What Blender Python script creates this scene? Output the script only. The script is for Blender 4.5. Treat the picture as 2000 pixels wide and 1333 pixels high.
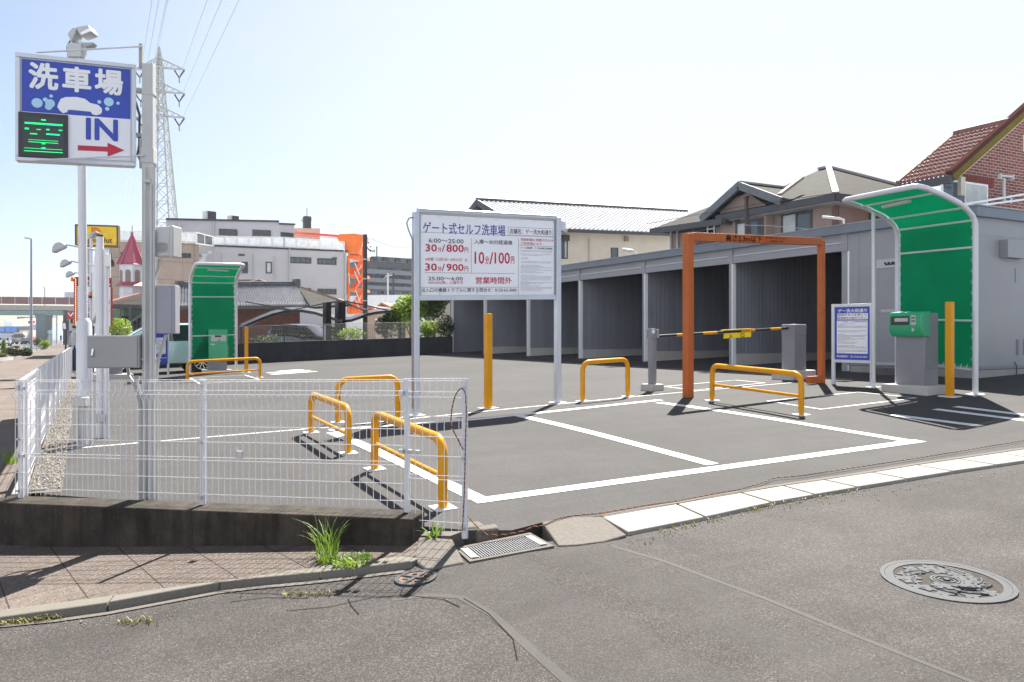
import bpy, bmesh, math, random
from mathutils import Vector, Matrix, Euler
R = math.radians
rnd = random.Random(7)
sc = bpy.context.scene
for o in list(bpy.data.objects): bpy.data.objects.remove(o)
col = sc.collection

# ---------------------------------------------------------------- camera, sky, sun, exposure
CZ, F, HX, HY = 1.45, 1556.0, 1000.0, 655.0          # eye height, focal length in px, principal column, horizon row
AZ = math.atan(835.0 / F)                             # the view is turned this far right of the +Y axis
FW = Vector((math.sin(AZ), math.cos(AZ), 0)); RT = Vector((math.cos(AZ), -math.sin(AZ), 0))
cam = bpy.data.cameras.new("camera"); co = bpy.data.objects.new("camera", cam); col.objects.link(co)
cam.sensor_width = 36; cam.lens = F / 2000 * 36; cam.shift_y = -(666.5 - HY) / 2000
cam.clip_start = 0.05; cam.clip_end = 6000
co.location = (0, 0, CZ); co.rotation_euler = (R(90), 0, -AZ)
sc.camera = co
SUN_EL, SUN_AZ = R(52), R(46)                         # azimuth from +Y towards +X
w = bpy.data.worlds.new("World"); sc.world = w; w.use_nodes = True
nt = w.node_tree; nt.nodes.clear()
sky = nt.nodes.new("ShaderNodeTexSky"); sky.sky_type = 'NISHITA'; sky.sun_disc = False
sky.sun_elevation = SUN_EL; sky.sun_rotation = SUN_AZ; sky.air_density = 1.0; sky.dust_density = .6; sky.ozone_density = 1.6; sky.altitude = 20
tc = nt.nodes.new("ShaderNodeTexCoord"); mp = nt.nodes.new("ShaderNodeMapping"); mp.inputs['Scale'].default_value = (1.3, 1.3, 5)
nz = nt.nodes.new("ShaderNodeTexNoise"); nz.inputs['Scale'].default_value = 2.2; nz.inputs['Detail'].default_value = 7; nz.inputs['Roughness'].default_value = .55
rp = nt.nodes.new("ShaderNodeValToRGB"); rp.color_ramp.elements[0].position = .40; rp.color_ramp.elements[1].position = .78; rp.color_ramp.elements[0].color = (.06, .06, .06, 1)
rp.color_ramp.elements[1].color = (.12, .12, .12, 1)
mx = nt.nodes.new("ShaderNodeMix"); mx.data_type = 'RGBA'; mx.inputs['B'].default_value = (6.9, 7.2, 7.5, 1)
bg = nt.nodes.new("ShaderNodeBackground"); bg.inputs['Strength'].default_value = 0.05
ow = nt.nodes.new("ShaderNodeOutputWorld")
L = nt.links.new
L(tc.outputs['Generated'], mp.inputs['Vector']); L(mp.outputs['Vector'], nz.inputs['Vector']); L(nz.outputs['Fac'], rp.inputs['Fac'])
tn = nt.nodes.new('ShaderNodeMix'); tn.data_type = 'RGBA'; tn.blend_type = 'MULTIPLY'; tn.inputs['Factor'].default_value = 1; tn.inputs['B'].default_value = (1.0, .975, 1.0, 1)
L(sky.outputs['Color'], tn.inputs['A']); dp = nt.nodes.new('ShaderNodeVectorMath'); dp.operation = 'DOT_PRODUCT'; dp.inputs[1].default_value = (.70 * .94, .67 * .94, .34); L(tc.outputs['Generated'], dp.inputs[0])
mr = nt.nodes.new('ShaderNodeMapRange'); mr.interpolation_type = 'SMOOTHSTEP'; mr.inputs['From Min'].default_value = .5; mr.inputs['From Max'].default_value = 1.0; mr.inputs['To Min'].default_value = 0; mr.inputs['To Max'].default_value = .62; L(dp.outputs['Value'], mr.inputs['Value'])
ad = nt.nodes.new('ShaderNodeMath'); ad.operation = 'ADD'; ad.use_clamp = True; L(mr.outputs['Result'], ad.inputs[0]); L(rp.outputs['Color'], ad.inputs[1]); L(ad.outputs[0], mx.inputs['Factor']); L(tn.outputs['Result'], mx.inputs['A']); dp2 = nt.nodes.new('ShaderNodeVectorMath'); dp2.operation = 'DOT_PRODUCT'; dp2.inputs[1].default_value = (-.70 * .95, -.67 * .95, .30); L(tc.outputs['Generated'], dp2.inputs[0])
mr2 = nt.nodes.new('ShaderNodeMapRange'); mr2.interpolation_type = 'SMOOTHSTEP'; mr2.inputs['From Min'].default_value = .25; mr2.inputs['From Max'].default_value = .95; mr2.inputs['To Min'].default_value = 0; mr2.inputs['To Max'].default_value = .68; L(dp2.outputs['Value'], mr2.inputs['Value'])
mx2 = nt.nodes.new('ShaderNodeMix'); mx2.data_type = 'RGBA'; mx2.inputs['B'].default_value = (11.9, 12.4, 13.8, 1); L(mr2.outputs['Result'], mx2.inputs['Factor']); L(mx.outputs['Result'], mx2.inputs['A'])   # bright bank added opposite the sun, out of view, to fill shaded upright faces
sx_ = nt.nodes.new('ShaderNodeSeparateXYZ'); L(tc.outputs['Generated'], sx_.inputs[0])
mr3 = nt.nodes.new('ShaderNodeMapRange'); mr3.inputs['From Min'].default_value = .42; mr3.inputs['From Max'].default_value = 1.0; mr3.inputs['To Min'].default_value = 1; mr3.inputs['To Max'].default_value = .2; L(sx_.outputs['Z'], mr3.inputs['Value'])
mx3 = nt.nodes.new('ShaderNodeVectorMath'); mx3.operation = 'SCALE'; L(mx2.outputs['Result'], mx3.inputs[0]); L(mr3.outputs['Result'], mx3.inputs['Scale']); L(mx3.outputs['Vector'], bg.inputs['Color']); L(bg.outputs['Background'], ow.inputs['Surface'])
sl = bpy.data.lights.new("sun", 'SUN'); so = bpy.data.objects.new("sun", sl); col.objects.link(so)
sl.energy = 5.0; sl.angle = R(.5); sl.color = (1, .955, .88)
sd = Vector((math.cos(SUN_EL) * math.sin(SUN_AZ), math.cos(SUN_EL) * math.cos(SUN_AZ), math.sin(SUN_EL)))
so.rotation_euler = sd.to_track_quat('Z', 'Y').to_euler(); so.location = sd * 60
sc.view_settings.view_transform = 'Standard'; sc.view_settings.look = 'None'; sc.view_settings.exposure = 1.65; sc.view_settings.gamma = 1
sc.cycles.max_bounces = 7; sc.cycles.caustics_reflective = False; sc.cycles.caustics_refractive = False

# ---------------------------------------------------------------- terrain heights and photo helpers
def smin(a, b, k=.07):
    h = max(k - abs(a - b), 0) / k
    return min(a, b) - h * h * k * .25
def H_lot(x, y): return .033 * x + smin(-.16 + .041 * y, .20)
def H_st(x, y):
    a = -.17 + .09 * max(x, -1.2) + .004 * y; b = -.16 + .033 * x + .041 * y - .05
    t = min(1, max(0, (x - 2.0) / 2.4)); t = t * t * (3 - 2 * t); return a + (b - a) * t
def H_wk(x, y): return max(-.21, H_st(x, y) + .035 + .015 * min(1, max(0, (1.8 - x) / 2)) - .04 * max(0, y - 5.2))
def H_road(x, y): return -.33
def ray(px, py): return FW + RT * ((px - HX) / F) + Vector((0, 0, -(py - HY) / F))
def D(px, py, d): return Vector((0, 0, CZ)) + ray(px, py) * d
def G(px, py, h=H_lot, off=0.0):
    r = ray(px, py); d = 8.0
    lo, hi = .5, 400.0
    f = lambda t: CZ + r.z * t - h(r.x * t, r.y * t) - off
    for _ in range(60):
        m = (lo + hi) / 2
        if f(m) > 0: lo = m
        else: hi = m
    p = r * lo; return Vector((p.x, p.y, h(p.x, p.y) + off))
def dep(p): return p.x * FW.x + p.y * FW.y
def zat(p, py): return CZ - (py - HY) / F * dep(p)
def planeX(px, py, X):
    r = ray(px, py); t = X / r.x; return Vector((0, 0, CZ)) + r * t
def planeY(px, py, Y):
    r = ray(px, py); t = Y / r.y; return Vector((0, 0, CZ)) + r * t

# ---------------------------------------------------------------- materials
def lin(h):
    h = h.lstrip('#'); c = [int(h[i:i + 2], 16) / 255 for i in (0, 2, 4)]
    return tuple(x / 12.92 if x <= .04045 else ((x + .055) / 1.055) ** 2.4 for x in c)
class NT:
    def __init__(s, name):
        s.m = bpy.data.materials.new(name); s.m.use_nodes = True; s.t = s.m.node_tree; s.t.nodes.clear()
        s.out = s.n('ShaderNodeOutputMaterial'); s.b = s.n('ShaderNodeBsdfPrincipled'); s.l(s.b.outputs[0], s.out.inputs['Surface'])
    def n(s, k, **kw):
        q = s.t.nodes.new(k)
        for a, v in kw.items():
            if hasattr(q, a): setattr(q, a, v)
            else: q.inputs[a.replace('_', ' ')].default_value = v
        return q
    def l(s, a, b): s.t.links.new(a, b)
    def coord(s, scale=(1, 1, 1)):
        g = s.n('ShaderNodeNewGeometry'); m = s.n('ShaderNodeMapping'); m.inputs['Scale'].default_value = scale
        s.l(g.outputs['Position'], m.inputs['Vector']); return m.outputs['Vector']
    def noise(s, vec, scale, detail=4, rough=.55):
        q = s.n('ShaderNodeTexNoise'); q.inputs['Scale'].default_value = scale; q.inputs['Detail'].default_value = detail; q.inputs['Roughness'].default_value = rough
        s.l(vec, q.inputs['Vector']); return q.outputs['Fac']
    def ramp(s, fac, *stops):
        q = s.n('ShaderNodeValToRGB'); e = q.color_ramp.elements
        while len(e) < len(stops): e.new(.5)
        for i, (p, c) in enumerate(stops): e[i].position = p; e[i].color = (*c, 1) if len(c) == 3 else c
        s.l(fac, q.inputs['Fac']); return q.outputs['Color']
    def mix(s, fac, a, b, mode='MIX'):
        q = s.n('ShaderNodeMix'); q.data_type = 'RGBA'; q.blend_type = mode
        for v, k in ((fac, 'Factor'), (a, 'A'), (b, 'B')):
            i = [x for x in q.inputs if x.name == k and (x.type == 'VALUE' if k == 'Factor' else x.type == 'RGBA')][0]
            if isinstance(v, (int, float)): i.default_value = v
            elif isinstance(v, tuple): i.default_value = (*v, 1) if len(v) == 3 else v
            else: s.l(v, i)
        return [x for x in q.outputs if x.type == 'RGBA'][0]
    def bump(s, h, strength=.3, dist=.01):
        q = s.n('ShaderNodeBump'); q.inputs['Strength'].default_value = strength; q.inputs['Distance'].default_value = dist
        s.l(h, q.inputs['Height']); s.l(q.outputs[0], s.b.inputs['Normal'])
    def base(s, c):
        if isinstance(c, tuple): s.b.inputs['Base Color'].default_value = (*c[:3], 1)
        else: s.l(c, s.b.inputs['Base Color'])
def g3(v): return (v, v, v)
def M(name, rgb, rough=.5, metal=0, var=.12, vs=3.0, bump=0, bs=60, coat=0, spec=.5):
    if isinstance(rgb, str): rgb = lin(rgb)
    t = NT(name); v = t.coord()
    n = t.noise(v, vs, 5, .6)
    a = tuple(x * (1 - var) for x in rgb); b = tuple(min(1, x * (1 + var)) for x in rgb)
    t.base(t.ramp(n, (.3, a), (.7, b)))
    t.b.inputs['Roughness'].default_value = rough; t.b.inputs['Metallic'].default_value = metal
    t.b.inputs['Coat Weight'].default_value = coat; t.b.inputs['Specular IOR Level'].default_value = min(spec, .18) if rough >= .6 else spec
    if bump: t.bump(t.noise(v, bs, 3), bump, .006)
    return t.m
def emis(name, rgb, e):
    t = NT(name); t.base(tuple(x * .3 for x in rgb)); t.b.inputs['Emission Color'].default_value = (*rgb, 1); t.b.inputs['Emission Strength'].default_value = e
    return t.m
def asphalt(name, dark, light, stone, grain, patch=.15, worn=0.0, spec=.35, rough=.82):
    t = NT(name); v = t.coord()
    vo = t.n('ShaderNodeTexVoronoi'); vo.inputs['Scale'].default_value = grain; t.l(v, vo.inputs['Vector'])
    sep = t.n('ShaderNodeSeparateColor'); t.l(vo.outputs['Color'], sep.inputs[0])
    c = t.ramp(sep.outputs[0], (.0, dark), (.5, tuple((a + b) / 2 for a, b in zip(dark, light))), (.82, light), (1.0, stone))
    big = t.noise(v, .45, 6, .62); mid = t.noise(v, 2.6, 5, .7)
    c = t.mix(1.0, c, t.ramp(big, (.3, g3(1 - patch)), (.7, g3(1 + patch))), 'MULTIPLY')
    c = t.mix(1.0, c, t.ramp(mid, (.25, g3(1 - patch * .8)), (.75, g3(1 + patch * .6))), 'MULTIPLY')
    # long faint tyre-polished bands
    wv = t.coord((.25, 2.2, 1)); bn = t.noise(wv, 1.1, 4, .6)
    c = t.mix(1.0, c, t.ramp(bn, (.35, g3(1 - patch * .6)), (.65, g3(1 + patch * .3))), 'MULTIPLY')
    if worn:
        st = t.noise(v, 1.3, 9, .75); c = t.mix(t.ramp(st, (.60, g3(0)), (.74, g3(worn))), c, tuple(x * .55 for x in dark))
    t.base(c); t.b.inputs['Roughness'].default_value = rough; t.b.inputs['Specular IOR Level'].default_value = spec
    t.bump(vo.outputs['Distance'], .3, .35 / grain)
    return t.m
def concrete(name, rgb, stain=.35, dark=(.03, .03, .025), scale=1.6, grain=90, z_streak=False, bump=.35):
    t = NT(name); v = t.coord()
    n1 = t.noise(v, scale, 8, .7); n2 = t.noise(v, grain, 2)
    c = t.ramp(n2, (.3, tuple(x * .86 for x in rgb)), (.7, tuple(min(1, x * 1.12) for x in rgb)))
    c = t.mix(t.ramp(n1, (.42, g3(0)), (.72, g3(stain))), c, dark)
    if z_streak:
        sv = t.coord((7, 7, .6)); n3 = t.noise(sv, 1.2, 6, .7); c = t.mix(t.ramp(n3, (.45, g3(0)), (.75, g3(stain))), c, dark)
    t.base(c); t.b.inputs['Roughness'].default_value = .9; t.b.inputs['Specular IOR Level'].default_value = .25
    t.bump(n2, bump, .004); return t.m
def wallvec(t, u, sx=1.0, sz=1.0):
    g = t.n('ShaderNodeNewGeometry'); d = t.n('ShaderNodeVectorMath'); d.operation = 'DOT_PRODUCT'; d.inputs[1].default_value = (u[0] * sx, u[1] * sx, 0)
    t.l(g.outputs['Position'], d.inputs[0]); s = t.n('ShaderNodeSeparateXYZ'); t.l(g.outputs['Position'], s.inputs[0])
    k = t.n('ShaderNodeMath'); k.operation = 'MULTIPLY'; k.inputs[1].default_value = sz; t.l(s.outputs['Z'], k.inputs[0])
    c = t.n('ShaderNodeCombineXYZ'); t.l(d.outputs['Value'], c.inputs[0]); t.l(k.outputs[0], c.inputs[1]); return c.outputs[0]
def brick(name, u, c1, c2, mortar, bw=.24, bh=.075, ms=.012, offs=.5, bias=0.0, rough=.85, bump=.5):
    t = NT(name); v = wallvec(t, u); b = t.n('ShaderNodeTexBrick'); b.offset = offs; t.l(v, b.inputs['Vector'])
    b.inputs['Scale'].default_value = 1; b.inputs['Brick Width'].default_value = bw; b.inputs['Row Height'].default_value = bh; b.inputs['Mortar Size'].default_value = ms; b.inputs['Bias'].default_value = bias
    b.inputs['Color1'].default_value = (*c1, 1); b.inputs['Color2'].default_value = (*c2, 1); b.inputs['Mortar'].default_value = (*mortar, 1)
    n = t.noise(t.coord(), 7, 5, .7)
    t.base(t.mix(1.0, b.outputs['Color'], t.ramp(n, (.3, g3(.82)), (.7, g3(1.12))), 'MULTIPLY'))
    t.b.inputs['Roughness'].default_value = rough; t.b.inputs['Specular IOR Level'].default_value = .15; iv = t.n('ShaderNodeMath'); iv.operation = 'SUBTRACT'; iv.inputs[0].default_value = 1; t.l(b.outputs['Fac'], iv.inputs[1]); t.bump(iv.outputs[0], bump, .008)
    return t.m
def leafmat(name, a, b, trans=.35):
    t = NT(name); g = t.n('ShaderNodeNewGeometry'); n = t.noise(t.coord(), 2.3, 4, .7)
    c = t.mix(.45, t.ramp(g.outputs['Random Per Island'], (.0, a), (1, b)), t.ramp(n, (.35, a), (.65, b)))
    t.base(c); t.b.inputs['Roughness'].default_value = .55
    tr = t.n('ShaderNodeBsdfTranslucent'); t.l(c, tr.inputs['Color']); ms = t.n('ShaderNodeMixShader'); ms.inputs[0].default_value = trans
    t.l(t.b.outputs[0], ms.inputs[1]); t.l(tr.outputs[0], ms.inputs[2]); t.l(ms.outputs[0], t.out.inputs['Surface']); return t.m
def canvas(name, rgb, trans=.5):
    t = NT(name); v = t.coord(); n = t.noise(v, 1.6, 4, .6); c = t.ramp(n, (.3, tuple(x * .88 for x in rgb)), (.7, tuple(x * 1.1 for x in rgb)))
    t.base(c); t.b.inputs['Roughness'].default_value = .7; t.b.inputs['Specular IOR Level'].default_value = .08; t.bump(t.noise(v, 260, 1), .1, .002)
    tr = t.n('ShaderNodeBsdfTranslucent'); t.l(c, tr.inputs['Color']); ms = t.n('ShaderNodeMixShader'); ms.inputs[0].default_value = trans
    t.l(t.b.outputs[0], ms.inputs[1]); t.l(tr.outputs[0], ms.inputs[2]); t.l(ms.outputs[0], t.out.inputs['Surface']); return t.m
def glass(name, rgb, rough=.08):
    t = NT(name); n = t.noise(t.coord(), .8, 3); t.base(t.ramp(n, (.3, tuple(x * .7 for x in rgb)), (.7, rgb))); t.b.inputs['Roughness'].default_value = rough; t.b.inputs['Specular IOR Level'].default_value = .8; return t.m

YEL = None
m = dict(
  lot=asphalt('lot_asphalt', (.047, .045, .0443), (.059, .0563, .0556), (.075, .0715, .0705), 130, .15, .10, spec=.26, rough=.88),
  st=asphalt('street_asphalt', (.034, .0302, .0288), (.071, .0640, .0610), (.126, .114, .108), 165, .24, .4, spec=.26, rough=.88),
  seam=asphalt('seam_asphalt', (.050, .046, .044), (.060, .056, .0535), (.07, .066, .063), 190, .14), patch=asphalt('patch_asphalt', (.040, .0362, .0345), (.069, .0630, .0602), (.102, .093, .089), 185, .20, .2, spec=.26, rough=.88), grate=M('grate_steel', (.17, .175, .18), .5, .2, .15, 9),
  road=asphalt('road_asphalt', (.10, .10, .10), (.14, .14, .14), (.2, .2, .2), 30, .1),
  paint=M('road_paint', (.70, .70, .69), .8, var=.13, vs=9),
  white=M('white_steel', (.60, .60, .625), .32, var=.04), white2=M('white_resin', (.72, .72, .72), .45, var=.05),
  wire=M('white_wire', (.76, .76, .77), .35, var=.03),
  alu=M('aluminium', (.52, .54, .58), .35, .55, .05), galv=M('galvanised_steel', (.46, .47, .48), .42, .45, .16, 9),
  chrome=M('bright_steel', (.75, .75, .75), .18, .9, .05),
  yellow=M('yellow_paint', (.64, .275, .0), .32, 0, .08, 4, coat=.05, spec=.2), orange=M('orange_paint', (.43, .092, .006), .5, 0, .09, 4),
  black=M('black_paint', (.012, .012, .014), .3), dark=M('dark_steel', (.03, .03, .034), .45), rubber=M('rubber', (.02, .02, .02), .8),
  grey=M('grey_box', (.30, .297, .29), .5, var=.05, vs=2), grey2=M('cool_grey_box', (.27, .27, .30), .45, var=.05), ltgrey=M('light_grey_box', (.45, .45, .44), .5, var=.05),
  mgrey=M('machine_grey', (.21, .21, .228), .5, 0, .05, bump=.08, bs=300), mgreen=M('machine_green', (.014, .34, .15), .35, 0, .05, coat=.2),
  canvas=canvas('green_canvas', (.0, .125, .052), .34),
  conc=concrete('concrete', (.34, .325, .30), .25), concl=concrete('pale_concrete', (.50, .48, .45), .18), concd=concrete('old_wall_concrete', (.062, .051, .040), .97, (.010, .009, .007), 2.6, 60, True, .6),
  slab=concrete('gutter_concrete', (.325, .305, .275), .42, (.18, .155, .12), 2.2), kerb=concrete('kerb_concrete', (.17, .158, .135), .5, (.13, .12, .09), 2.4), rough=concrete('rough_concrete', (.135, .122, .109), .4, (.12, .10, .08), 8, 42, bump=.9),
  blackwall=concrete('dark_retaining_wall', (.040, .041, .046), .6, (.014, .014, .017), 1.2, 50, True),
  iron=M('cast_iron', (.062, .066, .072), .65, 0, .12, 20, .3, 160, spec=.4), iron2=M('rusty_recess', (.042, .036, .031), .85, 0, .3, 30), rust=M('rust_brown', (.20, .12, .085), .85, 0, .25, 30),
  signw=M('sign_white', (.80, .80, .83), .4, var=.02), blue=M('sign_blue', (.022, .055, .40), .35, var=.04), lav=M('title_blue', (.085, .07, .34), .5, var=.03), red=M('sign_red', (.50, .012, .045), .45, var=.04),
  ink=M('ink', (.03, .03, .05), .6, var=.05), inkg=M('ink_grey', (.27, .27, .32), .6), bubble=M('bubble_blue', (.40, .66, .80), .4), letter=M('letter_white', (.82, .82, .82), .4, var=.02),
  led=emis('led_green', (.0, .85, .20), .75), ledoff=M('led_panel', (.028, .040, .036), .35, vs=30), redlamp=emis('red_signal_lamp', (1, .03, .08), 1.5),
  bulb=emis('sign_bulb', (1.0, .72, .25), .8), beacon=M('beacon_orange', (.80, .20, .02), .25),
  shed=M('shed_panel', (.285, .28, .295), .42, 0, .05, 1.4), shedtrim=M('shed_trim', (.21, .225, .265), .40, .2, .05), shedroof=M('shed_fascia', (.17, .185, .215), .4, .2, .06), shedin=None,
  glass=glass('window_glass', (.09, .11, .12)), glassd=glass('dark_glass', (.02, .024, .03), .05), curtain=M('curtain', (.50, .52, .50), .8),
  beige=M('beige_stucco', (.56, .51, .42), .85, 0, .06, 2, .2), tan=None, brown=M('brown_stucco', (.30, .225, .185), .85, 0, .07, 2, .2),
  gbld=M('pale_grey_wall', (.42, .42, .44), .7, 0, .05, .6), winf=M('window_frame', (.05, .05, .055), .4), winw=M('white_frame', (.72, .73, .72), .4),
  kawara=M('silver_tile', (.46, .47, .49), .24, .25, .18, 3), kawara2=M('bright_silver_tile', (.66, .66, .66), .3, .1, .12, 3), kawd=M('dark_tile', (.10, .105, .115), .33, .1, .25, 3), redtile=M('red_tile', (.235, .120, .10), .26, 0, .25, 6), slate=None,
  fascia=M('dark_fascia', (.055, .055, .06), .5), soffit=M('soffit', (.36, .35, .32), .7),
  mred=M('metal_red', (.42, .10, .14), .4, .1, .08), turret=M('tower_white', (.70, .70, .72), .7), olive=M('olive_board', (.14, .105, .028), .9, spec=0), orangebld=M('orange_steel', (.80, .17, .015), .5),
  bark=M('bark', (.075, .055, .04), .9, 0, .3, 12, .6, 30), leaf=leafmat('bright_leaf', (.11, .20, .012), (.34, .46, .03)), leafd=leafmat('dark_leaf', (.018, .05, .012), (.06, .12, .02)), leafh=leafmat('hedge_leaf', (.03, .055, .015), (.15, .15, .06), .2),
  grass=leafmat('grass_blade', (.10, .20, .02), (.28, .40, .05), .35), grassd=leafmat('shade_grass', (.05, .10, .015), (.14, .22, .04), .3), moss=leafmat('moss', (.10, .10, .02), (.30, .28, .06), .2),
  pebble=concrete('pebble', (.38, .35, .315), .3), soil=M('soil', (.14, .12, .095), .95, 0, .3, 18, .6, 80),
  carsil=M('car_aqua_silver', (.42, .62, .60), .25, .2, .04, 1, coat=.8), carblk=M('car_black', (.012, .012, .014), .15, .2, coat=1), carwht=M('car_white', (.75, .76, .78), .25, coat=.8), carblu=M('car_blue', (.02, .04, .14), .25, coat=.8), carred=M('car_red', (.45, .02, .03), .25, coat=.8), truckc=M('truck_cream', (.62, .56, .47), .35), truckr=M('truck_maroon', (.16, .03, .03), .35),
  head=M('headlight', (.80, .82, .85), .1), rim=M('alloy', (.62, .63, .64), .25, .8),
  steelroof=M('carport_sheet', (.035, .04, .05), .25, .2), yel2=M('yellow_sign', (.80, .50, .0), .4), tagyel=M('tag_yellow', (.86, .62, .005), .45), purple=M('sign_purple', (.22, .02, .13), .5), emb=M('emblem_orange', (.80, .20, .02), .5),
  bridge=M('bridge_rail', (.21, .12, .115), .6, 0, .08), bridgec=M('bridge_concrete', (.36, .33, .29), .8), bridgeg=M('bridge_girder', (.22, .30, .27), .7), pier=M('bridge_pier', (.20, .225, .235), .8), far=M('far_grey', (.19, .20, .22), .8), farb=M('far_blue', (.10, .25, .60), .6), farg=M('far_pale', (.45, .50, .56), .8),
  apt=M('apartment_grey', (.115, .115, .12), .8, 0, .06), aptl=M('apartment_parapet', (.165, .165, .175), .8, 0, .06), pink=M('pink_wall', (.55, .33, .26), .8), clay=M('clay_roof', (.34, .17, .13), .7, 0, .15, 3), lamp=M('lamp_grey', (.42, .43, .44), .45), pyl=M('pylon_steel', (.36, .36, .34), .6), wirep=M('power_wire', (.30, .31, .33), .6), screen=M('frosted_screen', (.80, .82, .84), .4),
  ropeo=M('rope_orange', (.34, .12, .04), .8, 0, .1), ropeb=M('rope_black', (.03, .022, .02), .8), ropet=M('rope_tan', (.36, .26, .17), .85, 0, .2, 40),
)
def walltile():
    t = NT('tan_tile_wall'); v = wallvec(t, (1, 0)); b = t.n('ShaderNodeTexBrick'); t.l(v, b.inputs['Vector']); b.offset = 0
    b.inputs['Scale'].default_value = 1; b.inputs['Brick Width'].default_value = 2.4; b.inputs['Row Height'].default_value = 1.5; b.inputs['Mortar Size'].default_value = .03
    b.inputs['Color1'].default_value = (.33, .265, .225, 1); b.inputs['Color2'].default_value = (.36, .29, .245, 1); b.inputs['Mortar'].default_value = (.22, .18, .15, 1)
    n = t.noise(t.coord(), 1.3, 6, .7); t.base(t.mix(1.0, b.outputs['Color'], t.ramp(n, (.3, g3(.86)), (.7, g3(1.08))), 'MULTIPLY')); t.b.inputs['Roughness'].default_value = .8; return t.m
m['tan'] = walltile()
def ribbed():
    t = NT('ribbed_panel'); g = t.n('ShaderNodeNewGeometry'); s = t.n('ShaderNodeSeparateXYZ'); t.l(g.outputs['Position'], s.inputs[0])
    a = t.n('ShaderNodeMath'); a.operation = 'ADD'; t.l(s.outputs['X'], a.inputs[0]); t.l(s.outputs['Y'], a.inputs[1])
    c = t.n('ShaderNodeCombineXYZ'); t.l(a.outputs[0], c.inputs[0]); wv = t.n('ShaderNodeTexWave'); wv.inputs['Scale'].default_value = 6.5; wv.inputs['Distortion'].default_value = 0; t.l(c.outputs[0], wv.inputs['Vector'])
    n = t.noise(t.coord((1, 1, .12)), 3.0, 5, .7)
    col_ = t.mix(1.0, t.ramp(wv.outputs['Fac'], (0, (.15, .155, .18)), (.12, (.245, .252, .29)), (1, (.26, .27, .31))), t.ramp(n, (.3, g3(.82)), (.7, g3(1.1))), 'MULTIPLY')
    t.base(col_); t.b.inputs['Roughness'].default_value = .45; t.bump(wv.outputs['Fac'], .5, .02); return t.m
m['shedin'] = ribbed()
def slate_m():
    t = NT('slate_roof'); v = t.coord((1, 1, 6)); n = t.noise(v, 2.2, 7, .75); n2 = t.noise(t.coord((1, 1, 14)), 5, 3)
    c = t.ramp(n, (.28, (.020, .019, .017)), (.52, (.036, .034, .031)), (.75, (.060, .056, .051)))
    t.base(t.mix(1.0, c, t.ramp(n2, (.3, g3(.8)), (.7, g3(1.15))), 'MULTIPLY')); t.b.inputs['Roughness'].default_value = .85; t.b.inputs['Specular IOR Level'].default_value = .1; return t.m
m['slate'] = slate_m()
def walk_m(name, c1, c2, mort, w_, h_, ang=0.0):
    t = NT(name); g = t.n('ShaderNodeNewGeometry'); mp_ = t.n('ShaderNodeMapping'); mp_.inputs['Rotation'].default_value = (0, 0, ang); t.l(g.outputs['Position'], mp_.inputs['Vector'])
    b = t.n('ShaderNodeTexBrick'); b.offset = 0; b.inputs['Scale'].default_value = 1; b.inputs['Brick Width'].default_value = w_; b.inputs['Row Height'].default_value = h_; b.inputs['Mortar Size'].default_value = .005
    t.l(mp_.outputs[0], b.inputs['Vector']); b.inputs['Color1'].default_value = (*c1, 1); b.inputs['Color2'].default_value = (*c2, 1); b.inputs['Mortar'].default_value = (*mort, 1)
    v = t.coord(); vo = t.n('ShaderNodeTexVoronoi'); vo.inputs['Scale'].default_value = 120; t.l(v, vo.inputs['Vector']); sp = t.n('ShaderNodeSeparateColor'); t.l(vo.outputs['Color'], sp.inputs[0])
    c = t.mix(1.0, b.outputs['Color'], t.ramp(sp.outputs[0], (0, g3(.62)), (.6, g3(1.0)), (1, g3(1.5))), 'MULTIPLY')
    c = t.mix(1.0, c, t.ramp(t.noise(v, 1.2, 7, .7), (.3, g3(.75)), (.7, g3(1.12))), 'MULTIPLY')
    t.base(c); t.b.inputs['Roughness'].default_value = .9; t.b.inputs['Specular IOR Level'].default_value = .2; t.bump(vo.outputs['Distance'], .4, .004); return t.m
m['walk'] = walk_m('paving_slabs', (.122, .100, .086), (.138, .113, .098), (.045, .036, .030), .38, .38, R(-8))
m['walk2'] = walk_m('street_walk', (.14, .115, .10), (.155, .125, .11), (.085, .07, .06), .9, 1.6, R(0))
m['brick'] = brick('red_brick', (1, 0), (.15, .038, .032), (.24, .068, .052), (.30, .25, .22), .30, .10, .016)
m['brickd'] = brick('brown_brick', (1, 0), (.09, .036, .028), (.13, .05, .04), (.08, .06, .05), .24, .08, .01)
m['bricky'] = brick('red_brick_side', (0, 1), (.15, .038, .032), (.24, .068, .052), (.30, .25, .22), .30, .10, .016)
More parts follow.
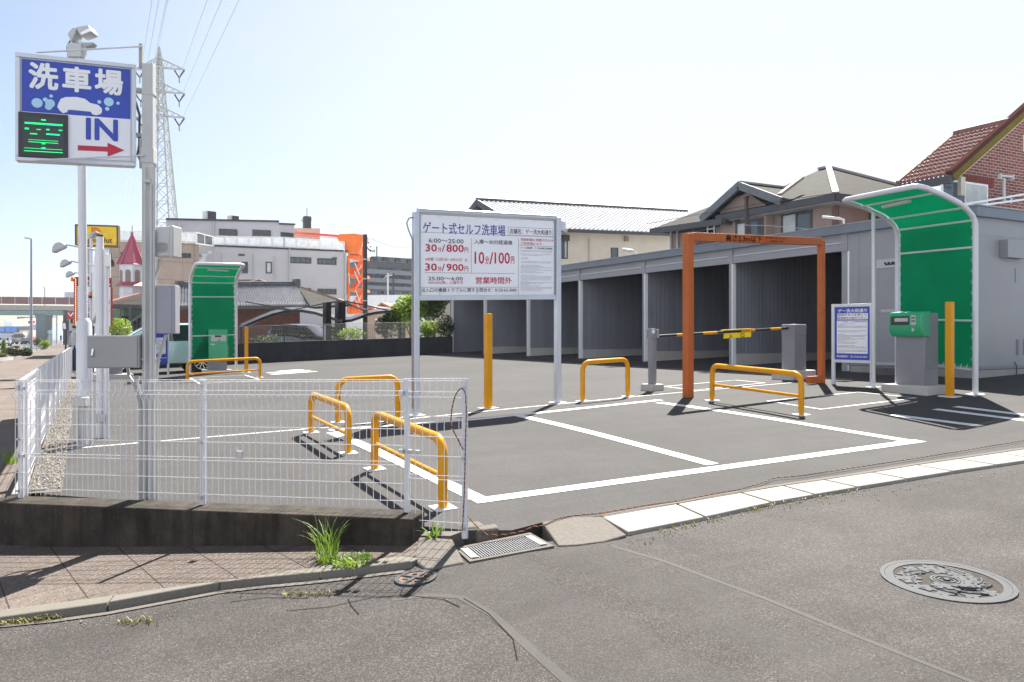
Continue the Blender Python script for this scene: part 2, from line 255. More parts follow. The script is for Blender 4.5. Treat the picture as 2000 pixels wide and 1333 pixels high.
# ---------------------------------------------------------------- mesh helpers
MW = {}
def V3(p, z=None): return Vector((p[0], p[1], p[2] if z is None else z))
class MB:
    def __init__(s): s.v = []; s.f = []
    def add(s, vs, fs):
        k = len(s.v); s.v += [tuple(p) for p in vs]; s.f += [tuple(i + k for i in f) for f in fs]; return s
    def hexa(s, p): return s.add(p, [(0, 3, 2, 1), (4, 5, 6, 7), (0, 1, 5, 4), (1, 2, 6, 5), (2, 3, 7, 6), (3, 0, 4, 7)])
    def box(s, c, sz, rz=0, tilt=0):
        M_ = Matrix.Translation(c) @ Matrix.Rotation(rz, 4, 'Z') @ Matrix.Rotation(tilt, 4, 'X'); a, b, d = sz[0] / 2, sz[1] / 2, sz[2] / 2
        return s.hexa([M_ @ Vector(q) for q in ((-a, -b, -d), (a, -b, -d), (a, b, -d), (-a, b, -d), (-a, -b, d), (a, -b, d), (a, b, d), (-a, b, d))])
    def beam(s, p0, p1, w_, h, up=(0, 0, 1)):
        p0, p1 = Vector(p0), Vector(p1); t = (p1 - p0).normalized(); up = Vector(up)
        if abs(t.dot(up)) > .98: up = Vector((1, 0, 0)) if abs(t.x) < .9 else Vector((0, 1, 0))
        x = t.cross(up).normalized() * (w_ / 2); y = x.cross(t).normalized() * (h / 2)
        return s.hexa([p0 - x - y, p0 + x - y, p0 + x + y, p0 - x + y, p1 - x - y, p1 + x - y, p1 + x + y, p1 - x + y])
    def tube(s, pts, r, n=8, r1=None, cap=True):
        pts = [Vector(p) for p in pts]; N = len(pts); rings = []; ref = None
        for i, p in enumerate(pts):
            t = (pts[min(i + 1, N - 1)] - pts[max(i - 1, 0)]).normalized()
            if ref is None: ref = Vector((0, 0, 1)) if abs(t.z) < .9 else Vector((1, 0, 0))
            x = t.cross(ref).normalized(); y = x.cross(t).normalized(); ref = y
            rr = r if r1 is None else r + (r1 - r) * i / (N - 1)
            rings.append([p + x * (rr * math.cos(2 * math.pi * k / n)) + y * (rr * math.sin(2 * math.pi * k / n)) for k in range(n)])
        k0 = len(s.v); s.v += [tuple(q) for rg in rings for q in rg]
        for i in range(N - 1):
            for k in range(n):
                a = k0 + i * n + k; b = k0 + i * n + (k + 1) % n; s.f.append((a, b, b + n, a + n))
        if cap: s.f.append(tuple(k0 + k for k in range(n))[::-1]); s.f.append(tuple(k0 + (N - 1) * n + k for k in range(n)))
        return s
    def rod(s, p0, p1, r, n=8, r1=None): return s.tube([p0, p1], r, n, r1)
    def prism(s, poly, d):
        d = Vector(d); n = len(poly); a = [Vector(p) for p in poly]
        return s.add(a + [p + d for p in a], [tuple(range(n))[::-1], tuple(range(n, 2 * n))] + [(i, (i + 1) % n, n + (i + 1) % n, n + i) for i in range(n)])
    def poly(s, pts): return s.add(pts, [tuple(range(len(pts)))])
    def sphere(s, c, r, n=10, k=6, sz=1.0):
        pr = []
        for i in range(k + 1):
            a = math.pi * i / k; pr.append((max(r * math.sin(a), 1e-4), r * math.cos(a) * sz))
        return s.lathe(c, pr, n)
    def lathe(s, c, prof, n=16):
        k0 = len(s.v); c = Vector(c)
        for (r, z) in prof:
            for k in range(n): s.v.append((c.x + r * math.cos(2 * math.pi * k / n), c.y + r * math.sin(2 * math.pi * k / n), c.z + z))
        for i in range(len(prof) - 1):
            for k in range(n):
                a = k0 + i * n + k; b = k0 + i * n + (k + 1) % n; s.f.append((a, a + n, b + n, b))
        return s
def link(name, me, mat, parent=None):
    o = bpy.data.objects.new(name, me); col.objects.link(o)
    if mat: me.materials.append(m[mat] if isinstance(mat, str) else mat)
    if parent: o.parent = parent
    return o
def mk(name, b, origin=None, recalc=True, smooth=38):
    M_ = origin if isinstance(origin, Matrix) else Matrix.Translation(origin or (0, 0, 0)); I = M_.inverted()
    me = bpy.data.meshes.new(name); me.from_pydata([tuple(I @ Vector(p)) for p in b.v], [], b.f)
    if recalc and len(b.f) < 60000:
        bm = bmesh.new(); bm.from_mesh(me); bmesh.ops.recalc_face_normals(bm, faces=bm.faces); bm.to_mesh(me); bm.free()
    if smooth and len(b.f):
        me.polygons.foreach_set('use_smooth', [True] * len(me.polygons)); me.set_sharp_from_angle(angle=R(smooth))
    return me
def obj(name, b, mat, parent=None, bevel=0, recalc=True, smooth=38, label=None):
    org = MW[parent] if parent else None
    o = link(name, mk(name, b, org, recalc, smooth), mat, parent); MW[o] = org or Matrix()
    if bevel:
        bv = o.modifiers.new('bevel', 'BEVEL'); bv.width = bevel; bv.segments = 2; bv.limit_method = 'ANGLE'; bv.angle_limit = R(40)
    if label: o['label'] = label
    return o
def tag(o, label, cat, group=None, kind=None):
    if label: o['label'] = label
    if cat: o['category'] = cat
    if group: o['group'] = group
    if kind: o['kind'] = kind
    return o
def thing(name, label, cat, loc, group=None, rz=0):
    o = bpy.data.objects.new(name, None); col.objects.link(o); o.empty_display_size = .1
    o.location = loc; o.rotation_euler = (0, 0, rz); MW[o] = Matrix.Translation(loc) @ Matrix.Rotation(rz, 4, 'Z')
    return tag(o, label, cat, group)
def one(name, b, mat, label, cat, loc=None, group=None, bevel=0, kind=None, recalc=True, smooth=38):
    if loc is None:
        n = len(b.v); loc = (sum(p[0] for p in b.v) / n, sum(p[1] for p in b.v) / n, min(p[2] for p in b.v))
    M_ = Matrix.Translation(loc); o = link(name, mk(name, b, M_, recalc, smooth), mat); o.location = loc; MW[o] = M_
    if bevel:
        bv = o.modifiers.new('bevel', 'BEVEL'); bv.width = bevel; bv.segments = 2; bv.limit_method = 'ANGLE'; bv.angle_limit = R(40)
    return tag(o, label, cat, group, kind)
def struct(name, b, mat, **kw): o = obj(name, b, mat, **kw); o['kind'] = 'structure'; return o
def kids(o): return [c for c in bpy.data.objects if c.parent == o]
def dup(root, loc, rz=0, label=None):
    r = root.copy(); col.objects.link(r); r.location = loc; r.rotation_euler = (0, 0, rz)
    if label: r['label'] = label
    for ch in kids(root):
        c = ch.copy(); col.objects.link(c); c.parent = r
        for gch in kids(ch): d = gch.copy(); col.objects.link(d); d.parent = c
    return r
def sheet(name, poly, h, mat, step=.8, off=0.0, skirt=0, kind=True):
    """A ground sheet: a plan polygon cut into a grid and laid on the height function h."""
    bm = bmesh.new(); vs = [bm.verts.new((p[0], p[1], 0)) for p in poly]; bm.faces.new(vs)
    xs = [p[0] for p in poly]; ys = [p[1] for p in poly]
    for ax, lo, hi in ((0, min(xs), max(xs)), (1, min(ys), max(ys))):
        k = lo + step
        while k < hi:
            n = [0, 0, 0]; n[ax] = 1; c = [0, 0, 0]; c[ax] = k
            bmesh.ops.bisect_plane(bm, geom=bm.verts[:] + bm.edges[:] + bm.faces[:], plane_co=c, plane_no=n); k += step
    if skirt:
        e = [x for x in bm.edges if x.is_boundary]; r = bmesh.ops.extrude_edge_only(bm, edges=e)
        low = {v for v in r['geom'] if isinstance(v, bmesh.types.BMVert)}
    else: low = set()
    for v in bm.verts: v.co.z = h(v.co.x, v.co.y) + off - (skirt if v in low else 0)
    bmesh.ops.recalc_face_normals(bm, faces=bm.faces)
    me = bpy.data.meshes.new(name); bm.to_mesh(me); bm.free(); o = link(name, me, mat); MW[o] = Matrix()
    if kind: o['kind'] = 'structure'
    return o
def strip(b, pts, w_, h=H_lot, off=.004):
    """A painted line of width w_ along plan points, laid on the height function."""
    q = []
    for i in range(len(pts) - 1):
        n = max(1, int((Vector(pts[i + 1][:2]) - Vector(pts[i][:2])).length / .6))
        for k in range(n): q.append(Vector(pts[i][:2]).lerp(Vector(pts[i + 1][:2]), k / n))
    q.append(Vector(pts[-1][:2])); vs = []
    for i, p in enumerate(q):
        t = (q[min(i + 1, len(q) - 1)] - q[max(i - 1, 0)]).normalized(); n = Vector((-t.y, t.x)) * (w_ / 2)
        for s_ in (1, -1): a = p + n * s_; vs.append((a.x, a.y, h(a.x, a.y) + off))
    b.add(vs, [(2 * i, 2 * i + 1, 2 * i + 3, 2 * i + 2) for i in range(len(q) - 1)]); return b
# ---------------------------------------------------------------- lettering
def letters(s, bold=0.0, res=2):
    cu = bpy.data.curves.new("t", "FONT"); cu.body = s; cu.size = 1; cu.offset = bold; cu.resolution_u = res; cu.fill_mode = 'BOTH'
    o = bpy.data.objects.new("t", cu); col.objects.link(o); dg = bpy.context.evaluated_depsgraph_get()
    me = bpy.data.meshes.new_from_object(o.evaluated_get(dg)); v = [(p.co.x, p.co.y) for p in me.vertices]; f = [tuple(p.vertices) for p in me.polygons]
    bpy.data.objects.remove(o); bpy.data.curves.remove(cu); bpy.data.meshes.remove(me)
    xs = [p[0] for p in v]; ys = [p[1] for p in v]; x0, x1, y0, y1 = min(xs), max(xs), min(ys), max(ys)
    return [((x - x0) / (x1 - x0 or 1), (y - y0) / (y1 - y0 or 1)) for x, y in v], f
class Face:
    """An upright plane through two base points; u runs along it, z is height above its base line, n points to the viewer."""
    def __init__(s, A, B, slope=None):
        s.A = Vector(A); B = Vector(B); d = Vector((B.x - s.A.x, B.y - s.A.y, 0)); s.len = d.length; s.U = d / s.len
        s.k = (B.z - s.A.z) / s.len if slope is None else slope
        s.N = Vector((s.U.y, -s.U.x, 0)); s.s = 1
        if s.N.dot(Vector((0, 0, 0)) - s.A) < 0: s.N = -s.N
    def P(s, u, z, n=0): return s.A + s.U * u + s.N * n + Vector((0, 0, s.k * u + z))
    def hit(s, px, py, n=0):
        r = ray(px, py); o_ = s.A + s.N * n; t = o_.dot(s.N) / r.dot(s.N); p = r * t + Vector((0, 0, CZ)); u = (p - s.A).dot(s.U); return u, p.z - s.A.z - s.k * u
    def rect(s, x0, y0, x1, y1):
        xm, ym = (x0 + x1) / 2, (y0 + y1) / 2; return s.hit(x0, ym)[0], s.hit(x1, ym)[0], s.hit(xm, y1)[1], s.hit(xm, y0)[1]
    def box(s, b, u0, u1, z0, z1, n0, n1):
        return b.hexa([s.P(u0, z0, n0), s.P(u1, z0, n0), s.P(u1, z0, n1), s.P(u0, z0, n1), s.P(u0, z1, n0), s.P(u1, z1, n0), s.P(u1, z1, n1), s.P(u0, z1, n1)])
    def pbox(s, b, x0, y0, x1, y1, n0, n1): return s.box(b, *s.rect(x0, y0, x1, y1), n0, n1)
    def poly(s, b, uz, n): return b.poly([s.P(u, z, n) for u, z in uz])
    def plate(s, b, uz, n0, n1): return b.prism([s.P(u, z, n0) for u, z in uz], s.N * (n1 - n0))
    def text(s, b, txt, x0, y0, x1, y1, n=.002, bold=0.0, rect=None):
        u0, u1, z0, z1 = rect or s.rect(x0, y0, x1, y1); v, f = letters(txt); sh = min(bold, .05) * (z1 - z0) * .55
        for i, (du, dz) in enumerate(((-1, -1), (1, 1), (-1, 1), (1, -1), (0, 0), (1.25, 0), (-1.25, 0), (0, 1.25), (0, -1.25)) if bold > .03 else ((-1, -.7), (1, .7), (-1, .7), (1, -.7)) if bold else ((0, 0),)):
            b.add([s.P(u0 + sh + (u1 - u0 - 2 * sh) * a + du * sh, z0 + sh + (z1 - z0 - 2 * sh) * c + dz * sh, n + i * .0002) for a, c in v], f)
        return b
    def frame(s, b, u0, u1, z0, z1, t, n0, n1):
        s.box(b, u0, u1, z1 - t, z1, n0, n1); s.box(b, u0, u1, z0, z0 + t, n0, n1); s.box(b, u0, u0 + t, z0 + t, z1 - t, n0, n1); return s.box(b, u1 - t, u1, z0 + t, z1 - t, n0, n1)
def window(F_, root, rect, t=.05, fm='winf', gm='glass', n=.0, bars=(), rowbars=(), curt=None, out=.035):
    """A framed window on a face: rect in face units; the pane is a sub-part."""
    u0, u1, z0, z1 = rect; b = MB(); F_.frame(b, u0, u1, z0, z1, t, n - .02, n + out)
    for k in bars: c = u0 + (u1 - u0) * k; F_.box(b, c - t * .4, c + t * .4, z0 + t, z1 - t, n - .015, n + out * .8)
    for k in rowbars: c = z0 + (z1 - z0) * k; F_.box(b, u0 + t, u1 - t, c - t * .35, c + t * .35, n - .012, n + out * .7)
    wf = obj('window', b, fm, root); p = MB(); F_.box(p, u0 + t * .9, u1 - t * .9, z0 + t * .9, z1 - t * .9, n - .01, n + .006); obj('pane', p, gm, wf)
    if curt:
        c = MB(); F_.box(c, u0 + (u1 - u0) * curt[0], u0 + (u1 - u0) * curt[1], z0 + t, z1 - t, n + .007, n + .010); obj('curtain', c, 'curtain', wf)
    return wf
def arc(c, r, a0, a1, n, ax, ay):
    return [Vector(c) + Vector(ax) * (r * math.cos(a0 + (a1 - a0) * i / n)) + Vector(ay) * (r * math.sin(a0 + (a1 - a0) * i / n)) for i in range(n + 1)]
def tile_roof(b, e0, e1, r1, r0, rows, cols, amp=.035, lift=.03, seg=4, over=0.0):
    """Courses of tiles from the eave e0-e1 up to the ridge r0-r1; each course is a wavy sheet whose lower edge stands proud of the one below."""
    e0, e1, r0, r1 = map(Vector, (e0, e1, r0, r1)); nrm = (e1 - e0).cross(r0 - e0).normalized()
    if nrm.z < 0: nrm = -nrm
    n = cols * seg
    for r in range(rows):
        t0, t1 = r / rows, (r + 1) / rows; vs = []
        for i in range(n + 1):
            u = i / n; ph = (i % seg) / seg; wv = amp * (math.sin(2 * math.pi * ph) * .5 + (.5 if ph < .5 else 0)) if amp else 0
            lo = e0.lerp(e1, u).lerp(r0.lerp(r1, u), t0) + nrm * (wv + lift); hi = e0.lerp(e1, u).lerp(r0.lerp(r1, u), t1) + nrm * (wv * .9)
            vs += [lo - nrm * (lift + amp * .5), lo, hi]
        k = 3; f = []
        for i in range(n): f += [(i * k, (i + 1) * k, (i + 1) * k + 1, i * k + 1), (i * k + 1, (i + 1) * k + 1, (i + 1) * k + 2, i * k + 2)]
        b.add(vs, f)
    return b
def leaves(b, c, rad, n, size, rg, squash=.8, shell=.35, up=.0):
    """n leaf faces in and near the surface of a lumpy ellipsoid."""
    c = Vector(c); rx, ry, rz_ = rad
    lob = [(Vector((rg.gauss(0, 1), rg.gauss(0, 1), rg.gauss(0, .8))).normalized(), rg.uniform(.05, .32)) for _ in range(11)]
    for _ in range(n):
        d = Vector((rg.gauss(0, 1), rg.gauss(0, 1), rg.gauss(0, 1))).normalized(); k = 1.0
        k += sum(a * max(0, d.dot(q) - .62) * 2.2 for q, a in lob) - .12
        t = k * (1 - shell * rg.random() ** 1.6); p = c + Vector((d.x * rx, d.y * ry, d.z * rz_)) * t
        e = Euler((rg.uniform(-1, 1), rg.uniform(-1, 1), rg.uniform(0, 6.28))).to_matrix(); s = size * rg.uniform(.6, 1.3)
        b.add([p + e @ Vector((-.5 * s, 0, 0)), p + e @ Vector((0, -.28 * s, .06 * s)), p + e @ Vector((.6 * s, 0, -.05 * s)), p + e @ Vector((0, .28 * s, .06 * s))], [(0, 1, 2, 3)])
    return b
def blade(b, p, d, h, w_, bend, rg):
    p = Vector(p); d = Vector(d).normalized(); sd_ = Vector((-d.y, d.x, 0)); vs = []
    for i in range(5):
        t = i / 4; q = p + Vector((0, 0, h * (t - bend * .35 * t * t * t))) + d * (h * bend * t * t); ww = w_ * (1 - t) ** .7 * .5 + .0004
        vs += [q - sd_ * ww, q + sd_ * ww]
    b.add(vs, [(2 * i, 2 * i + 1, 2 * i + 3, 2 * i + 2) for i in range(4)])
def tuft(c, rad, n, h, h_=H_wk, w_=.008, rg=rnd, bend=(.2, .9)):
    b = MB()
    for _ in range(n):
        a = rg.uniform(0, 6.28); r = rad * math.sqrt(rg.random()); x, y = c[0] + r * math.cos(a), c[1] + r * math.sin(a)
        blade(b, (x, y, h_(x, y) - .005), (math.cos(a + rg.uniform(-1, 1)), math.sin(a + rg.uniform(-1, 1)), 0), h * rg.uniform(.4, 1.1), w_ * rg.uniform(.7, 1.3), rg.uniform(*bend), rg)
    return b
# ================================================================ GROUND
def interp(tab, x):
    for (a, ya), (b, yb) in zip(tab, tab[1:]):
        if x <= b: return ya + (yb - ya) * (x - a) / (b - a)
    (a, ya), (b, yb) = tab[-2:]; return ya + (yb - ya) * (x - a) / (b - a)
UP = [(1175, 1011), (1300, 989), (1500, 954), (1670, 929), (1798, 908), (2000, 878.5)]
LO = [(1225, 1047.5), (1300, 1034), (1500, 988.5), (1677.5, 956.6), (1862, 925.7), (2000, 905)]
upw = [G(x, y) for x, y in UP]; low_ = [G(x, y, H_st) for x, y in LO]
dirx = (upw[-1] - upw[-3]); dirx.z = 0; dirx.normalize()
lotpoly = [G(916, 1036), G(1000, 1036), G(1062, 1020)] + upw + [upw[-1] + dirx * 14, Vector((22, 34)), Vector((12.5, 33)), Vector((2.5, 33)), Vector((-.30, 30)), Vector((-.30, 7.62))]
sheet('lot', [(p[0], p[1]) for p in lotpoly], H_lot, 'lot', .9, skirt=.12)
stpoly = [(-3.6, 6.5), (-1.0, 6.0)] + [tuple(G(x, y + 3, H_st)[:2]) for x, y in ((0, 1190), (300, 1150), (560, 1110), (790, 1085), (905, 1085), (1000, 1062), (1075, 1055), (1215, 1045))]
stpoly += [tuple(p[:2]) for p in low_] + [tuple((low_[-1] + dirx * 12)[:2]), (18, -14), (-14, -14), (-14, 6.5)]
sheet('street', stpoly, H_st, 'st', .5)
kb = [(-420, 1270), (-180, 1217), (0, 1193), (115, 1178.6), (227, 1164), (433, 1135), (500, 1127), (615, 1109), (788, 1087), (806, 1090)]
kf = [(-420, 1312), (-180, 1250), (0, 1220), (110, 1209), (210, 1195), (427, 1154), (490, 1146), (625, 1133), (790, 1113), (808, 1110)]
C0, C1 = Vector((-.46, 7.6)), Vector((2.27, 4.84)); cu_ = (C1 - C0).normalized(); cn = Vector((cu_.y, -cu_.x))
if cn.dot(-C0) < 0: cn = -cn
kbw = [G(x, y, H_wk)[:2] for x, y in kb]
walk = [tuple(p) for p in kbw] + [tuple(C1 - cu_ * .25 + cn * .02), tuple(C0 - cu_ * .12), (-.62, 8.4), (-6.0, 8.4), (-4.6, 7.6)]
sheet('corner_sidewalk', walk, H_wk, 'walk', .6)
sheet('sidewalk', [(-.55, 8.4), (-.4, 40), (-.2, 170), (-4.4, 170), (-4.4, 14), (-4.9, 10), (-6, 8.4)], lambda x, y: -.21, 'walk2', 6, skirt=.2)
sheet('main_road', [(-4.5, 6), (-4.5, 400), (-26, 400), (-26, 6)], H_road, 'road', 30)
sheet('yard_ground', [(-.2, 31), (60, 31), (60, 75), (2, 75)], lambda x, y: .12 + .033 * min(x, 24), 'concl', 6)
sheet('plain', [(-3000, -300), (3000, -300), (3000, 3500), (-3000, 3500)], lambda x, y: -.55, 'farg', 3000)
# a smoother repair patch between two seams
SM1 = [(765, 1172), (840, 1163), (900, 1167), (960, 1200), (1030, 1262), (1110, 1333), (1250, 1440)]; SM2 = [(1195, 1067), (1297, 1097), (1500, 1172), (1640, 1230), (1900, 1333), (2100, 1420)]
sheet('street_patch', [tuple(G(x, y, H_st)[:2]) for x, y in [(905, 1112), (980, 1098), (1085, 1074)] + SM2 + SM1[::-1][:-1] + [(842, 1150)]], H_st, 'patch', .5, off=.0008)
# seams in the street
b = MB(); strip(b, [G(x, y, H_st) for x, y in ((765, 1172), (840, 1163), (900, 1167), (960, 1200), (1030, 1262), (1110, 1333), (1250, 1440))], .050, H_st, .0016)
strip(b, [G(x, y, H_st) for x, y in ((1195, 1067), (1297, 1097), (1500, 1172), (1640, 1230), (1900, 1333), (2100, 1420))], .034, H_st, .0018); struct('road_seams', b, 'seam')
b = MB()
for pts in (((560, 1195), (640, 1188), (720, 1170), (790, 1163), (870, 1172), (900, 1188)), ((680, 1170), (688, 1185), (700, 1200)), ((905, 1170), (950, 1200), (1000, 1250), (1012, 1290)), ((450, 1176), (520, 1168), (600, 1170))):
    q = [G(x + rnd.uniform(-3, 3), y + rnd.uniform(-1.5, 1.5), H_st) for x, y in pts]; strip(b, q, .006, H_st, .003)
struct('road_cracks', b, M('crack', (.012, .011, .01), .95))
# ---------------------------------------------------------------- painted lines in the lot
b = MB()
for pts, w_ in ((((925, 980), (1797, 861.5)), .15), (((648, 845), (932, 974)), .15), (((1006, 811), (1392, 908)), .15), (((1287, 787), (1768, 861)), .15), (((642, 841), (925, 820.5), (1290, 782)), .14)):
    off = .004 + .0007 * len(b.f) / 40; strip(b, [G(x, y) for x, y in pts], w_, H_lot, off)
struct('parking_lines', b, 'paint')
b = MB(); strip(b, [G(x, y) for x, y in ((112, 879), (640, 835), (925, 806), (1300, 769.5), (1552, 747.5))], .05, H_lot, .003); struct('boundary_line', b, 'paint')
b = MB()
for q in (((1297, 755.5), (1437, 743), (1494, 748.5), (1357, 762.5)), ((1499, 784), (1677, 766.5), (1790, 778), (1604, 800)), ((372, 739), (478, 733), (510, 743), (390, 750))):
    strip(b, [G(x, y) for x, y in q + q[:1]], .045, H_lot, .0035)
struct('detector_loop_lines', b, 'paint')
b = MB(); k = 0
for p in (((1742, 811), (1916, 833)), ((1826, 800), (2010, 823)), ((1866, 795), (2010, 812.5))): strip(b, [G(x, y) for x, y in p], .16, H_lot, .004 + k); k += .0006
for p in (((522, 729), (605, 724)), ((530, 732), (617, 726)), ((545, 726), (590, 722.5))): strip(b, [G(x, y) for x, y in p], .32, H_lot, .004 + k); k += .0006
struct('lane_arrows', b, 'paint')
# ---------------------------------------------------------------- gutter slabs along the lot edge
JX = [1175, 1322, 1448, 1530, 1610, 1704, 1791, 1873, 1951, 2040, 2130]
def slab_pt(x, low):
    if low: xl = x + 50 + (x - 1175) * .03; return G(xl, interp(LO, xl), H_st)
    return G(x, interp(UP, x))
names = ["first pale gutter slab, wedge ended, beside the rough concrete patch", "second pale gutter slab from the rough concrete patch", "third pale gutter slab from the rough concrete patch", "fourth gutter slab from the rough concrete patch, short", "fifth gutter slab from the rough concrete patch", "sixth gutter slab from the rough concrete patch, below the long white line corner",
         "seventh gutter slab from the rough concrete patch", "eighth gutter slab from the rough concrete patch", "ninth gutter slab from the rough concrete patch, cut by the photo edge", "tenth gutter slab, hidden past the photo edge"]
for i in range(8 + 1):
    e = .009; a, b_ = slab_pt(JX[i], 0), slab_pt(JX[i + 1], 0); c, d = slab_pt(JX[i + 1], 1), slab_pt(JX[i], 1)
    t = (b_ - a).normalized() * e; top = [a + t + Vector((0, 0, .004)), b_ - t + Vector((0, 0, .004)), c - t + Vector((0, 0, .028)), d + t + Vector((0, 0, .028))]
    mb = MB(); mb.hexa([Vector((p.x, p.y, p.z - .13)) for p in top] + top)
    one('gutter_slab', mb, 'slab', names[i], 'gutter slab', group='pale gutter slabs along the lot edge', bevel=.008)
b = MB(); strip(b, [G(x, y - 2.5) for x, y in UP], .05, H_lot, .003); struct('mortar_joint', b, 'rough')
# rough patch, drain grate, ramp block, broken kerb bits
def block(px, h, lift, depth):
    top = [G(x, y, h) + Vector((0, 0, lift)) for x, y in px]; return MB().prism([p - Vector((0, 0, depth)) for p in top], (0, 0, depth))
top = [G(1058, 1022) + Vector((0, 0, .01)), G(1115, 1013) + Vector((0, 0, .012)), G(1176, 1011) + Vector((0, 0, .006)), G(1224, 1050, H_st) + Vector((0, 0, .02)), G(1180, 1060, H_st) + Vector((0, 0, .008)), G(1130, 1066, H_st) + Vector((0, 0, .006)), G(1090, 1068, H_st) + Vector((0, 0, .006))]
one('concrete_patch', MB().prism([p - Vector((0, 0, .15)) for p in top], (0, 0, .15)), 'rough', "rough pebbly concrete patch between the drain grate and the first gutter slab", 'concrete patch', bevel=.01)
gp = [G(887.5, 1073.8, H_st), G(1035, 1043.7, H_st), G(1082.5, 1070, H_st), G(917.5, 1101, H_st)]
dg_ = thing('drain_grate', "galvanised steel drain grate in a concrete frame at the street corner", 'drain grate', gp[0])
up = Vector((0, 0, 1)); q = lambda u, v, z=0: gp[0].lerp(gp[1], u).lerp(gp[3].lerp(gp[2], u), v) + up * z
mb = MB()
for (u0, u1, v0, v1) in ((0, 1, 0, .10), (0, 1, .90, 1), (0, .05, .10, .90), (.95, 1, .10, .90)): mb.hexa([q(u0, v0, -.1), q(u1, v0, -.1), q(u1, v1, -.1), q(u0, v1, -.1), q(u0, v0, .012), q(u1, v0, .012), q(u1, v1, .012), q(u0, v1, .012)])
obj('frame', mb, 'rough', dg_)
mb = MB(); mb.hexa([q(.05, .1, -.3), q(.95, .1, -.3), q(.95, .9, -.3), q(.05, .9, -.3), q(.05, .1, -.09), q(.95, .1, -.09), q(.95, .9, -.09), q(.05, .9, -.09)]); obj('pit', mb, 'black', dg_)
mb = MB()
for i in range(9): v = .13 + .74 * i / 8; mb.beam(q(.14, v, -.004), q(.86, v, -.004), .012, .02)
for i in range(24): u = .14 + .72 * i / 23; mb.beam(q(u, .12, .0), q(u, .88, .0), .006, .024)
for i in (0, 13): v = .13
obj('bars', mb, 'grate', dg_)
for u in (.085, .915): mb = MB(); mb.beam(q(u, .16, .008), q(u, .84, .008), .05, .016); obj('edge_plate', mb, 'grate', dg_)
top = [G(818, 1064, H_st) + up * .055, G(884, 1068, H_st) + up * .055, G(908, 1102, H_st) + up * .012, G(832, 1116, H_st) + up * .01, G(806, 1101, H_st) + up * .03]
one('ramp_block', MB().prism([p - up * .22 for p in top], up * .22), 'rough', "weathered sloping concrete block between the wall end and the drain grate", 'concrete block', bevel=.015)
for pxs, lab in ((((888, 1040), (935, 1036), (950, 1046), (905, 1053)), "broken kerb lump under the fence end post"), (((925, 1049), (968, 1041), (976, 1050), (935, 1057)), "flat broken kerb piece beside the drain grate")):
    one('kerb_fragment', block(pxs, H_st, .07, .12), 'rough', lab, 'kerb fragment', group='broken kerb pieces by the drain', bevel=.02)
top = [G(826, 1040, H_st), G(915, 1030, H_st), G(925, 1046, H_st), G(880, 1063, H_st), G(820, 1062, H_st)]
struct('kerb_footing', MB().prism([p - up * .1 for p in top], up * .155), 'rough')
# kerb stones
kl = ["kerb stone hidden past the left photo edge", "leftmost long kerb stone with moss along its foot", "curved kerb stone, second from the left, below the middle of the dark wall", "kerb stone below the right part of the dark wall, before the last one", "last kerb stone, ending at the cracked corner beside the ramp block"]
cuts = [(-420, -180), (-180, 210), (210, 428), (428, 626), (626, 806)]
for (xa, xb), lab in list(zip(cuts, kl))[1:]:
    n = 5; B_, F_ = [], []
    for i in range(n + 1):
        x = xa + (xb - xa) * i / n; x += 1.2 if i == 0 else (-1.2 if i == n else 0)
        B_.append(G(x + (12 if x > 100 else 4), interp(kb, x + (12 if x > 100 else 4)), H_wk)); p = G(x, interp(kf, x), H_st); F_.append(p)
    mb = MB(); vs = []
    for p, q_ in zip(B_, F_):
        f_in = q_.lerp(p, .10); vs += [Vector((p.x, p.y, p.z - .12)), Vector((p.x, p.y, p.z + .006)), Vector((f_in.x, f_in.y, p.z + .003)), Vector((q_.x, q_.y, q_.z + .022)), Vector((q_.x, q_.y, q_.z - .05))]
    f = []
    for i in range(n):
        for k in range(5): f.append((5 * i + k, 5 * i + (k + 1) % 5, 5 * (i + 1) + (k + 1) % 5, 5 * (i + 1) + k))
    f += [tuple(range(5)), tuple(range(5 * n, 5 * n + 5))]; mb.add(vs, f)
    one('kerb_stone', mb, 'kerb', lab, 'kerb stone', group='kerb stones along the sidewalk', bevel=.006)
# low gutter strip in front of the kerb
b = MB(); strip(b, [G(x, y + 5, H_st) for x, y in kf[2:-1]], .045, H_st, .006); struct('gutter_strip', b, 'rough')
